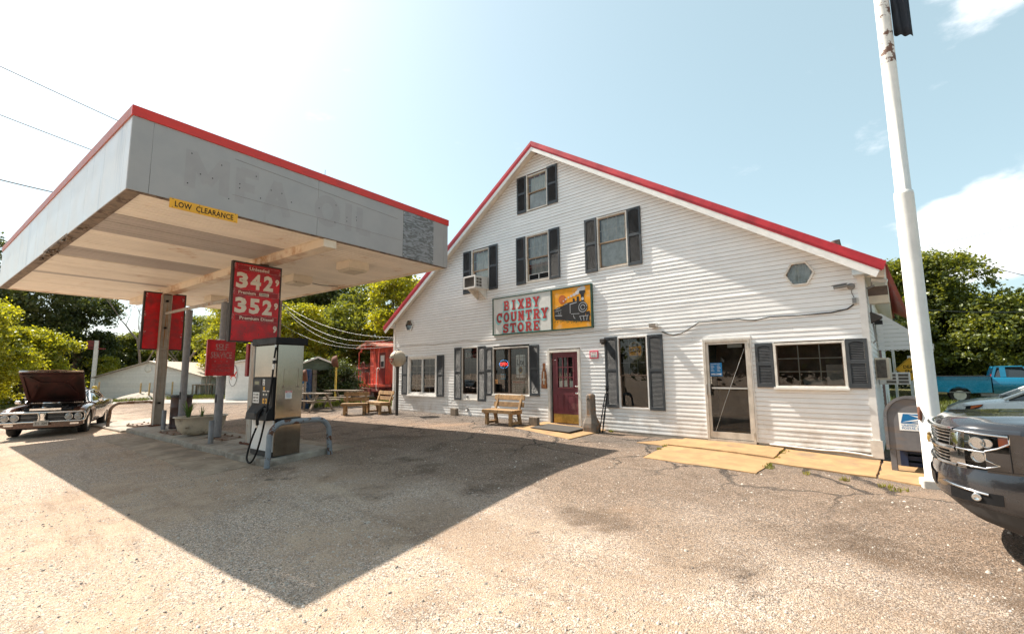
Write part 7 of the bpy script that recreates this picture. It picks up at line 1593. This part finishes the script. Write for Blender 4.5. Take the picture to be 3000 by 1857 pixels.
# pavilion
pv = thing('pavilion', 'open green shed roof on weathered posts shading the vending machine', 'pavilion', GP(-11.2, 26.6), R(30))
w, d, he, ha = 2.7, 3.0, 1.95, 2.5
for i in range(6):
    z0 = he-.12+i*.13; f = min(1, max(.03, (ha-z0)/(ha-he)+.1)); mb = MB(); mb.box(-w/2*f, w/2*f, -.03, 0, z0, z0+.125); mb.build('gable_board', M['green'], pv)
for q in (1, -1): mb = MB(); mb.prism([(0, ha), (q*(w/2+.3), he-.1), (q*(w/2+.3), he-.02), (0, ha+.09)], -.2, d+.2); mb.build('roof', M['mint'], pv)
mb = MB(); mb.beam((-w/2-.28, -.21, he-.06), (0, -.21, ha+.05), .03, .09); mb.beam((w/2+.28, -.21, he-.06), (0, -.21, ha+.05), .03, .09); mb.build('barge_board', M['trimd'], pv)
for x, y in ((-w/2+.1, .1), (w/2-.6, .1), (-w/2+.1, d-.1), (w/2-.1, d-.1), (-.1, .1)): mb = MB(); mb.box(x-.1, x+.1, y-.1, y+.1, 0, he); mb.build('post', M['woodgrey'], pv)
mb = MB(); mb.box(-w/2, w/2, d-.05, d, 0, he+.3); mb.box(w/2-.04, w/2, 1.4, d, 0, he); mb.build('back_wall', M['inside'], pv)
vm_ = thing('vending_machine', 'blue soda vending machine under the pavilion roof', 'vending machine', GP(-9.62, 20.9), R(16))
mb = MB(); mb.box(-.46, .46, 0, .75, 0, 1.75); mb.build('cabinet', M['blue_ma'], vm_, bevel=.02)
FR2 = Matrix(((0, 0, -1), (0, 1, 0), (1, 0, 0)))
mb = MB(); flat(mb, circ(.17, 24, cx=.22, cy=1.28), (0, -.004, 0)); lg = mb.build('logo_disc', M['white'], vm_)
mb = MB(); flat(mb, [(.22+.165*math.cos(R(a)), 1.28+.165*math.sin(R(a))) for a in range(15, 166, 10)]+[(.22-.08, 1.32), (.22+.06, 1.29)], (0, -.0065, 0)); mb.build('logo_red', M['canred'], lg)
mb = MB(); flat(mb, [(.22+.165*math.cos(R(a)), 1.28+.165*math.sin(R(a))) for a in range(195, 346, 10)]+[(.22+.08, 1.24), (.22-.06, 1.25)], (0, -.0065, 0)); mb.build('logo_blue', M['mailblue'], lg)
VERT = Matrix(((0, -1, 0), (0, 0, -1), (1, 0, 0))); mb = MB(); put_text(mb, 'PEPSI', (.24, -.005, .78), .62, .2, VERT, bold=.02); mb.build('logo_text', M['cream'], vm_)
mb = MB(); mb.box(-.44, -.05, -.006, -.002, .7, 1.6); mb.box(-.3, .3, -.006, -.001, .12, .32); mb.build('selection_panel', M['dgrey'], vm_)
for (x, y, hp_, r_, lab, ph) in ((-8.85, 23.3, 2.1, .30, 'round dark red lamp housing on a yellow pole by the pavilion gable', True), (-9.05, 20.3, 1.48, .26, 'round rusty lamp housing on a grey post before the vending machine', False)):
    t = thing('signal_lamp', lab, 'signal lamp', GP(x, y), R(200)); mb = MB(); mb.lathe([(.05, 0), (.045, hp_)], 8); mb.build('pole', bpy.data.materials['bollard_yellow'] if ph else M['woodgrey'], t)
    mb = MB(); mb.lathe([(.08, -.25), (r_*.8, -.18), (r_, .0), (r_*1.02, .06), (r_*.8, .04), (0, -.04)], 20, (0, 0, hp_), Matrix.Rotation(R(-80), 3, 'Y')); mb.build('housing', M['rust'], t); mb = MB(); mb.prism([(-r_, 0), (r_, 0), (r_*.7, .12), (-r_*.7, .12)], -.2, .1, 'x'); mb.T = None
def picnic(x, y, rz, lab):
    t = thing('picnic_table', lab, 'picnic table', GP(x, y), rz, 'picnic tables by the pavilion')
    for i in range(4): mb = MB(); mb.box(-.85, .85, -.34+i*.175, -.34+i*.175+.16, .70, .74); mb.build('table_plank', M['woodgrey'], t)
    for s_ in (1, -1):
        mb = MB(); mb.box(-.85, .85, s_*.66-.12, s_*.66+.12, .42, .46); mb.build('seat_plank', M['woodgrey'], t)
        for x0 in (-.6, .6): mb = MB(); mb.beam((x0, s_*.2, .70), (x0, s_*.6, 0), .08, .06); mb.build('leg', M['woodgrey'], t)
    for x0 in (-.6, .6): mb = MB(); mb.box(x0-.04, x0+.04, -.7, .7, .36, .42); mb.build('cross_beam', M['woodgrey'], t)
    return t
picnic(-8.55, 19.9, R(-28), 'grey wooden picnic table in front of the vending machine'); picnic(-7.75, 21.4, R(-20), 'grey wooden picnic table in the shade left of the caboose')
bn = thing('old_barn', 'weathered barn wall with peeling white paint behind the pavilion', 'barn', GP(-14.7, 35.6), R(-6))
for i in range(15):
    mb = MB(); mb.box(-.4, 5.0, -.02, 0, i*.16, i*.16+.152); mb.build('wall_board', M['barn'], bn)
mb = MB(); mb.box(-.4, 5.0, 0, .12, 0, 2.38); mb.build('wall', M['barn'], bn); mb = MB(); mb.prism([(-.3, 2.36), (1.2, 2.7), (1.2, 2.76), (-.3, 2.42)], -.5, 5.1, 'x'); mb.build('roof', M['cabroof'], bn)

# ------------------------------------------------------------------ right-hand side
fpz = UW(15.85, 1.62, .05)
fl_ = thing('flagpole', 'tall white flagpole with peeling bands on a concrete foot', 'flagpole', fpz, YAW)
mb = MB(); mb.lathe([(.145, 0), (.145, .02), (.128, .04), (.124, 4.35)], 28); mb.build('lower_pole', M['poleW'], fl_)
mb = MB(); mb.lathe([(.124, 4.352), (.118, 4.40), (.102, 4.41), (.098, 6.55)], 28); mb.build('upper_pole', M['poleW'], fl_)
mb = MB(); mb.lathe([(.0985, 6.552), (.097, 7.6)], 28); mb.build('peeled_section', M['polerust'], fl_)
mb = MB(); mb.lathe([(.097, 7.602), (.07, 10.5), (0, 10.6)], 20); mb.build('upper_pole', M['poleW'], fl_)
mb = MB(); mb.tube([(-.10, -.08, .9), (-.10, -.1, 1.0), (-.10, -.06, 1.08)], .03, 6); mb.build('rope_cleat', M['rust'], fl_)
mb = MB(); mb.box(-.13, .11, -.15, .10, -.12, .07); solo('concrete_foot', mb, M['trimd'], 'white painted concrete block at the foot of the flagpole', 'block', UW(15.80, 1.74, .05), YAW+R(12), bevel=.02)
rows = []
for i in range(11):
    z = 7.02+.02*math.sin(i)+i*.16; rows.append([(.11+j*.018, .03*math.sin(j*1.1+i*.5)-.02*j*.3, z-.012*j*(i < 2)) for j in range(13)])
mb = MB(); mb.grid(rows); o = solo('flag', mb, pm('flag_dark', (.02, .025, .035), .8, v=.3), 'dark flag hanging limp at the top of the white pole', 'flag', fpz, YAW+R(8)); sm = o.modifiers.new('thick', 'SOLIDIFY'); sm.thickness = .004
# blue collection mailbox
mbx = thing('mailbox', 'faded blue street mailbox with an eagle logo behind the flagpole', 'mailbox', UW(15.64, .55, .03), YAW+R(-6)); mbx.scale = (1.1, 1.1, 1.1)
hw, hb = .29, .78
pr = [(-hw, .30), (hw, .30), (hw, hb)]+[(hw*math.cos(R(a)), hb+hw*1.05*math.sin(R(a))) for a in range(10, 171, 10)]+[(-hw, hb)]
mb = MB(); mb.prism(pr, -.26, .30); mb.build('box', M['mailbox'], mbx, bevel=.012)
mb = MB(); pr2 = [(x*1.03, (z-.30)*1.012+.30) for x, z in pr]; 
for i in range(2, len(pr2)-1): mb.beam((pr2[i][0], -.265, pr2[i][1]), (pr2[i+1][0], -.265, pr2[i+1][1]), .04, .03, (0, 1, 0))
mb.beam((-hw*1.03, -.265, .3), (-hw*1.03, -.265, hb), .04, .03, (0, 1, 0)); mb.beam((hw*1.03, -.265, .3), (hw*1.03, -.265, hb), .04, .03, (0, 1, 0)); mb.build('edge_rim', M['mailbox'], mbx)
for x in (-hw+.04, hw-.04):
    for y in (-.22, .26): mb = MB(); mb.box(x-.035, x+.035, y-.03, y+.03, -.02, .30); mb.build('leg', M['mailbox'], mbx)
mb = MB(); mb.box(-.14, .28, -.264, -.2615, .60, .86); lb = mb.build('label_panel', M['white'], mbx)
mb = MB(); flat(mb, [(-.12, .705), (.26, .705), (.26, .845), (-.085, .845)], (0, -.266, 0)); mb.build('logo_field', M['mailblue'], lb)
mb = MB(); flat(mb, [(-.02, .835), (.17, .80), (.20, .785), (.17, .775), (.14, .76), (-.11, .72), (.08, .775), (.10, .79)], (0, -.268, 0)); flat(mb, [(.0, .72), (.15, .75), (.25, .77), (.25, .745), (.1, .72)], (0, -.2682, 0)); mb.build('eagle_logo', M['white'], lb)
mb = MB(); put_text(mb, 'UNITED STATES', (.06, -.267, .675), .34, .03, bold=.02); put_text(mb, 'POSTAL SERVICE', (.06, -.267, .635), .34, .03, bold=.02); mb.build('print', M['mailblue'], lb)
mb = MB()
for i in range(4): mb.box(-.2, .35, .35, .75, i*.11, i*.11+.07)
mb.box(-.22, -.12, .3, .8, 0, .5); solo('plastic_crate', mb, M['dkblue'], 'dark blue slatted plastic crate behind the mailbox legs', 'crate', UW(15.62, .58, .02), YAW)
de = thing('dead_end_sign', 'yellow diamond DEAD END sign on a steel post beyond the side wall', 'road sign', Vector((11.95, 13.95, gz(11.95, 13.95))), YAW-R(2))
mb = MB(); mb.lathe([(.035, -.3), (.035, 2.6)], 10, (-.38, .2, 0)); mb.lathe([(.045, -.3), (.045, 2.1)], 10, (0, .05, 0)); mb.build('post', M['alu2'], de)
zc = 1.70; mb = MB(); mb.T = Matrix.Translation((0, 0, zc)) @ Matrix.Rotation(R(45), 4, 'Y'); mb.box(-.25, .25, -.012, 0, -.25, .25); mb.build('diamond', M['yellow'], de, bevel=.008); mb = MB(); mb.T = Matrix.Translation((0, 0, zc)) @ Matrix.Rotation(R(45), 4, 'Y'); ribbon(mb, [(-.23, -.23), (.23, -.23), (.23, .23), (-.23, .23)], .012, (0, -.014, 0), closed=True); mb.build('border_line', M['black'], de)
mb = MB(); put_text(mb, 'DEAD', (0, -.015, zc+.07), .31, .095, bold=.015); put_text(mb, 'END', (0, -.015, zc-.07), .24, .095, bold=.015); mb.build('print', M['black'], de)
def pole(x, y, h_, r_, lab, m, lean=(0, 0)):
    mb = MB(); mb.tube([(0, 0, -.4), (lean[0]*.5, lean[1]*.5, h_/2), (lean[0], lean[1], h_)], [r_, r_*.88, r_*.75], 12); return solo('utility_pole', mb, m, lab, 'utility pole', GP(x, y))
up = pole(11.7, 14.9, 5.9, .17, 'grey wooden utility pole behind the right eave of the store', M['uppole'], (-.95, .0))
# ------------------------------------------------------------------ poles, wires, mast
pole(-12.6, 24.8, 5.9, .12, 'brown utility pole behind the fuel pump with wires to the store', pm('pole_brown', (.19, .11, .085), .85, v=.2))
def sag(a, b, s_, n=14):
    a, b = Vector(a), Vector(b); return [a+(b-a)*(i/n)-Vector((0, 0, s_*4*(i/n)*(1-i/n))) for i in range(n+1)]
PT = Vector((-12.6, 24.8, 0)); SC_ = O+U*(-.56)
for i, (z0, z1, s_, r_, m, lab) in enumerate(((5.3, 2.95, .45, .009, 'wire_l', 'upper pale service wire from the brown pole to the store corner'), (5.2, 2.9, .75, .010, 'wire_l', 'sagging pale service cable, second from the top at the store corner'), (5.15, 2.85, .95, .007, 'wire_l', 'thin pale wire sagging under the service cable'), (4.2, 2.6, .55, .007, 'wire_l', 'lowest thin wire running to the store corner'))):
    mb = MB(); q = sag(PT+Vector((.1, 0, z0)), SC_+Vector((0, 0, z1)), s_); mb.tube(q, r_, 5); solo('service_wire', mb, M[m], lab, 'wire', group=None)
for i, (a, b, r_, lab) in enumerate((((-45.9, 26.2, 27.5), (-34.6, 49.4, 25.6), .035, 'topmost power line crossing the sky at upper left'), ((-45.3, 29.4, 23.5), (-38.1, 47.4, 23.0), .035, 'middle power line crossing the sky at upper left'), ((-44.2, 33.4, 17.8), (-42.5, 44.6, 19.1), .05, 'thick lowest power line running behind the canopy at left'))):
    mb = MB(); mb.tube(sag(a, b, .12), r_, 5); solo('power_line', mb, M['wire'], lab, 'power line')
for i, (a, b, s_, r_, lab) in enumerate((((27, 31, 9.5), (50, 32, 15.5), .4, .012, 'thin wire above the trees at right'), ((30, 31, 9.2), (60, 40, 7.0), .6, .025, 'dark cable leaving the big tree at right'), ((10.8, 14.9, 3.7), (34, 21, 6.3), 1.2, .012, 'pale wire from the leaning utility pole across the right trees'))):
    mb = MB(); mb.tube(sag(a, b, s_), r_, 5); solo('overhead_wire', mb, M['wire'], lab, 'wire')
mb = MB()
for z, s_ in ((5.3, .3), (5.1, .0)): mb.tube(spline([(10.8, 14.85, z), (11.3, 14.7, z-.1-s_), (11.7, 14.7, z-.6), (11.2, 14.7, z-1.1), (10.95, 14.8, z-1.6)]), .018, 5)
solo('loose_cable', mb, M['wire_l'], 'loose pale cables looping off the leaning utility pole', 'cable')
mb = MB(); mb.tube([(11.75, 14.6, 0), (11.1, 14.55, 4.3)], .05, 8); solo('conduit_pipe', mb, M['alu2'], 'grey conduit pipe strapped along the leaning utility pole', 'conduit')
tw = thing('radio_mast', 'distant radio mast with antennas just above the canopy edge', 'radio mast', Vector((-58, 140, 0)), 0)
mb = MB()
for x, y in ((-1, -1), (1, -1), (0, 1)): mb.tube([(x, y, 0), (x*.6, y*.6, 62.5)], .12, 5)
for i in range(30): z = i*2.1; k = 1-.4*z/62; mb.tube([(-k, -k, z), (k, -k, z+1), (0, k, z+2.1)], .05, 4)
mb.build('lattice', M['grey'], tw); mb = MB()
for i in range(7): x = -4+i*1.3; mb.box(x-.15, x+.15, -1.5, -1.2, 58.5+.6*(i % 3), 61.5+.7*(i % 2))
mb.tube([(-4.4, -1.2, 60), (4.4, -1.2, 60)], .1, 5); mb.tube([(-4.4, -1.2, 58.8), (4.4, -1.2, 58.8)], .1, 5); mb.tube([(-1, 0, 60), (-1, 0, 66)], .08, 5); mb.build('antenna', M['grey'], tw)

# ------------------------------------------------------------------ trees: tapered trunk and limbs, crown of many leaf cards gathered in clumps
def crown_mesh(name, blobs, n_clump, per, size, m, seed, parent):
    rg = np.random.default_rng(seed); vol = np.array([b[3]*b[4]*b[5] for b in blobs])**.67; pr = vol/vol.sum()
    C = []; 
    for bi in rg.choice(len(blobs), n_clump, p=pr):
        b = blobs[bi]; d = rg.normal(size=3); d /= np.linalg.norm(d); d[2] = d[2] if d[2] > -.5 else -d[2]; r_ = rg.uniform(.3, 1.0)**.5*(1.0 if rg.random() > .16 else rg.uniform(1.02, 1.22))
        C.append((b[0]+d[0]*b[3]*r_, b[1]+d[1]*b[4]*r_, b[2]+d[2]*b[5]*r_))
    C = np.array(C); n = n_clump*per; cr = rg.uniform(.45, 1.35, n_clump)
    P = np.repeat(C, per, 0)+rg.normal(size=(n, 3))*np.repeat(cr, per)[:, None]*np.array([.62, .62, .36])*max(size*3.6, .34)
    nn_ = rg.normal(size=(n, 3))+np.array([0, 0, .9]); nn_ /= np.linalg.norm(nn_, axis=1)[:, None]
    t = np.cross(nn_, rg.normal(size=(n, 3))); t /= np.linalg.norm(t, axis=1)[:, None]; b_ = np.cross(nn_, t)
    s = size*rg.uniform(.55, 1.25, n)[:, None]; w = s*rg.uniform(.45, .7, n)[:, None]
    V = np.stack([P-t*s, P+b_*w-t*s*.1, P+t*s, P-b_*w+t*s*.1+nn_*s*.18], 1).reshape(-1, 3); F = np.arange(n*4).reshape(-1, 4)
    o = np_mesh(name, V, F, m); o.parent = parent; return o
def tree(name, lab, x, y, H, blobs, m, seed, trunk_r=.2, n=420, per=26, size=.2, limbs=7, group=None, z=None, bark='bark'):
    t = thing(name, lab, 'tree', GP(x, y) if z is None else Vector((x, y, z)), 0, group); rr = random.Random(seed)
    mb = MB(); top = H*.72; path = [(rr.uniform(-.1, .1)*i, rr.uniform(-.1, .1)*i, top*i/5-.2) for i in range(6)]; mb.tube(path, [trunk_r*(1-.15*i) for i in range(6)], 9)
    tr = mb.build('trunk', M[bark], t)
    for i in range(limbs):
        b = blobs[i % len(blobs)]; k = rr.uniform(.35, .8); p0 = Vector(path[2+i % 3]); e = Vector((b[0]+rr.uniform(-.6, .6)*b[3], b[1]+rr.uniform(-.6, .6)*b[4], b[2]+rr.uniform(-.2, .6)*b[5])); mid = p0+(e-p0)*.5+Vector((rr.uniform(-.3, .3), rr.uniform(-.3, .3), rr.uniform(.0, .5)))
        l = MB(); l.tube([p0, mid, e], [trunk_r*.45, trunk_r*.28, trunk_r*.08], 6); l.build('limb', M[bark], t)
    crown_mesh('crown', blobs, n, per, size, m, seed, t); return t
def blobs_for(W_, H_, base, seed, k=24):
    rr = random.Random(seed*7+1); q = []
    for i in range(k):
        f = rr.uniform(0, 1)**.8 if i > 4 else i/4; z = base+(H_-base)*(.10+.80*f); env = W_*(.26+.30*math.sin(math.pi*min(1, .25+.66*f))); a = rr.uniform(0, 6.28); o = env*rr.uniform(.15, 1.05); s_ = W_*rr.uniform(.13, .26)
        q.append((o*math.cos(a), o*math.sin(a), z, s_, s_*rr.uniform(.8, 1.2), min(s_*rr.uniform(.7, 1.05), H_-z+.2)))
    return q
TREES = [  # name, label, x, y, height, width, base, material, n, size
 ('yellow_green_tree', 'bright yellow green tree at the left edge behind the old coupe', -33.5, 27.5, 7.0, 6.8, .2, 'leafY', 1000, .19),
 ('yellow_green_tree', 'bushy yellow green tree left of the thick brown post', -36.3, 34.5, 5.6, 5.0, .0, 'leafY', 800, .19),
 ('dark_tree', 'tall dark tree rising behind the yellow trees at far left', -47, 43, 15, 10.5, 2.2, 'leafD', 820, .30),
 ('dark_tree', 'broad dark tree behind the brown post under the canopy edge', -47.5, 48.5, 13.0, 7.6, 1.5, 'leafD', 760, .28),
 ('dark_tree', 'dark rounded tree right of the brown post', -45.0, 49.5, 6.4, 4.6, .8, 'leafD', 420, .24),
 ('green_tree', 'mid green tree behind the ridge of the white shed', -43.5, 56, 6.6, 7.0, .6, 'leafM', 520, .26),
 ('green_tree', 'mid green tree behind the blank red sign', -37.5, 55, 8.6, 7.5, .6, 'leafM', 560, .26),
 ('green_tree', 'mid green tree left of the far canopy post', -31, 55, 9.6, 8.0, 1.0, 'leafM', 560, .28),
 ('yellow_green_tree', 'small yellow tree just above the white shed roof', -42.6, 48.5, 3.7, 3.4, .4, 'leafY', 300, .2),
 ('yellow_green_tree', 'yellow green tree seen between the two grey pipes', -24.8, 43, 8.6, 6.5, .8, 'leafY', 560, .22),
 ('dark_tree', 'tall dark tree behind the SELF SERVICE plate', -24, 49, 11.2, 9.5, 1.0, 'leafM', 660, .28),
 ('dark_tree', 'tall dark tree behind the price sign', -17.5, 44, 11.5, 9, 1.0, 'leafD', 700, .26),
 ('green_tree', 'mid green tree behind the brown utility pole', -13.0, 38.5, 10.0, 7.0, .8, 'leafM', 620, .24),
 ('yellow_green_tree', 'sunlit yellow green tree behind the caboose', -8.6, 35.5, 9.4, 6.4, .6, 'leafY', 800, .20),
 ('yellow_green_tree', 'low yellow green tree between the utility pole and the pavilion', -15.0, 32.5, 6.6, 4.6, .4, 'leafY', 560, .17),
 ('green_tree', 'green tree close behind the caboose roof', -6.0, 40.0, 9.2, 6.5, .6, 'leafM', 520, .22),
 ('dark_bush', 'dark bush in the shade left of the caboose', -10.35, 27.4, 2.2, 1.8, .2, 'leafD', 260, .12),
 ('large_tree', 'large spreading tree behind the white flagpole', 26.6, 30.4, 8.8, 7.8, 1.0, 'leafM', 1300, .21),
 ('green_tree', 'green tree right of the large spreading tree', 36.0, 34.0, 6.4, 8.0, .4, 'leafM', 860, .23),
 ('green_tree', 'dense green tree behind the turquoise pickup', 30.5, 29.0, 5.8, 7.6, .2, 'leafM', 900, .21),
 ('green_tree', 'green tree at the right edge above the pickup cab', 35.5, 29.0, 5.8, 7.6, .2, 'leafM', 720, .21),
 ('green_tree', 'far green tree with a pointed top at the right edge', 46, 41, 7.8, 6.5, .6, 'leafM', 560, .26),
 ('dark_tree', 'dark tree behind the side awning and the DEAD END sign', 21.5, 29.0, 6.6, 6.0, .3, 'leafD', 720, .22),
 ('green_tree', 'small tree behind the store roof at right', 23.8, 36.5, 10.0, 5.4, 1.0, 'leafM', 480, .24)]
for i, (nm, lab, x, y, H_, W_, base, m, n, sz) in enumerate(TREES):
    tree(nm, lab, x, y, H_, blobs_for(W_, H_, base, i+3), M[m], i+11, trunk_r=.10+.018*H_, n=int(n*2.1), size=sz*.54)
# bare dead tree
def dead(x, y, H_, seed, lab):
    t = thing('dead_tree', lab, 'tree', GP(x, y)); rr = random.Random(seed); mb = MB(); br = MB()
    def grow(p, d, L, r_, k, tgt):
        q = [p]; 
        for i in range(4): d = (d+Vector((rr.uniform(-.2, .2), rr.uniform(-.2, .2), rr.uniform(-.05, .15)))).normalized(); q.append(q[-1]+d*L/4)
        tgt.tube(q, [r_*(1-.17*i) for i in range(5)], 6)
        if k:
            for j in range(3 if k > 1 else 4):
                b = q[rr.choice((2, 3, 4, 4))]; nd = (d+Vector((rr.uniform(-.9, .9), rr.uniform(-.9, .9), rr.uniform(-.1, .6)))).normalized(); grow(b, nd, L*rr.uniform(.5, .75), r_*.45, k-1, br)
    grow(Vector((0, 0, -.2)), Vector((.05, 0, 1)), H_*.5, .2, 4, mb); mb.build('trunk', M['deadbark'], t); br.build('branch', M['deadbark'], t)
dead(-36.5, 46.5, 11.5, 4, 'bare dead tree with thin branches left of the far canopy post'); dead(-34.5, 49.5, 8.5, 9, 'smaller bare dead tree behind the white shed')
# far wooded horizon, too dense to count
def wood_band(name, lab, pts, n, size, hmin, hmax, m, seed):
    rg = np.random.default_rng(seed); blobs = []
    for i in range(len(pts)-1):
        (x0, y0), (x1, y1) = pts[i], pts[i+1]; k = max(2, int(math.hypot(x1-x0, y1-y0)/5))
        for j in range(k): f = j/k; h_ = rg.uniform(hmin, hmax); blobs += [(x0+(x1-x0)*f+rg.uniform(-2, 2), y0+(y1-y0)*f+rg.uniform(-2, 2), h_*.62, 3.6, 3.6, h_*.38), (x0+(x1-x0)*f+rg.uniform(-2, 2), y0+(y1-y0)*f+rg.uniform(-2, 2), h_*.25, 3.8, 3.8, h_*.28)]
    o = crown_mesh(name, blobs, n, 24, size, m, seed, None); return tag(o, lab, kind='stuff')
wood_band('far_wood', 'far dense green wood closing the view at left', [(-80, 62), (-60, 72), (-40, 74), (-20, 66), (0, 58), (12, 56)], 2000, .42, 4.5, 6.5, M['leafM'], 71)
wood_band('far_wood', 'far dense green wood closing the view at right', [(14, 48), (28, 44), (42, 40), (58, 34), (66, 20)], 1700, .38, 5, 6.8, M['leafM'], 72)
wood_band('roadside_wood', 'row of woodland across the road behind the viewer', [(-42, -8), (-30, -24), (-8, -32), (16, -30), (36, -20), (44, -4)], 1700, .5, 8, 13, M['leafD'], 73)
# grass and weeds
def blades(name, lab, spots, m, n, hh, seed):
    rg = np.random.default_rng(seed); k = rg.integers(0, len(spots), n); c = np.array([s[:2] for s in spots])[k]; r_ = np.array([s[2] for s in spots])[k]
    a = rg.uniform(0, 6.28, n); q = np.sqrt(rg.uniform(0, 1, n))*r_; X = c[:, 0]+np.cos(a)*q; Y = c[:, 1]+np.sin(a)*q; Z = np.array([gz(x, y) for x, y in zip(X, Y)])
    P = np.stack([X, Y, Z-.01], 1); az = rg.uniform(0, 6.28, n); d = np.stack([np.cos(az), np.sin(az), np.zeros(n)], 1); s = np.stack([-np.sin(az), np.cos(az), np.zeros(n)], 1)
    L = hh*rg.uniform(.4, 1.1, n)[:, None]; w = L*.07+.002; le = rg.uniform(.1, .6, n)[:, None]; up = np.array([0, 0, 1.0])
    V = np.stack([P-s*w, P+s*w, P+d*L*le*.4+up*L*.6+s*w*.7, P+d*L*le+up*L], 1).reshape(-1, 3); F = np.arange(n*4).reshape(-1, 4)
    return tag(np_mesh(name, V, F, m), lab, kind='stuff')
sp = []
for u_, w_, r_ in ((13.62, .25, .09), (13.63, .5, .05), (13.66, 1.0, .04), (13.7, 1.75, .06), (13.72, 1.95, .09), (14.3, 2.02, .07), (14.8, 2.1, .07), (15.3, 2.2, .10), (15.45, 2.35, .12), (11.5, 1.1, .05), (11.55, 1.5, .04), (9.6, .1, .05)): p = UW(u_, w_); sp.append((p.x, p.y, r_))
blades('weeds', 'small yellowing weeds growing along the sidewalk cracks', sp, leaf_mat('weed_blade', (.30, .26, .05), (.16, .18, .03), .3), 600, .075, 4)
sp = [(random.uniform(-30, -15), random.uniform(36, 44), 1.6) for i in range(40)]+[(random.uniform(-10.5, -5.5), random.uniform(21.5, 24.5), .8) for i in range(14)]+[(random.uniform(-44, -33), random.uniform(27, 36), 1.6) for i in range(26)]
blades('grass', 'rough green grass beyond the lot at left', sp, M['grass'], 42000, .28, 6)
sp = [(random.uniform(13, 26), random.uniform(17.5, 28), 1.5) for i in range(30)]
blades('grass', 'dry grass beyond the lot at right', sp, M['grass'], 12000, .25, 8)
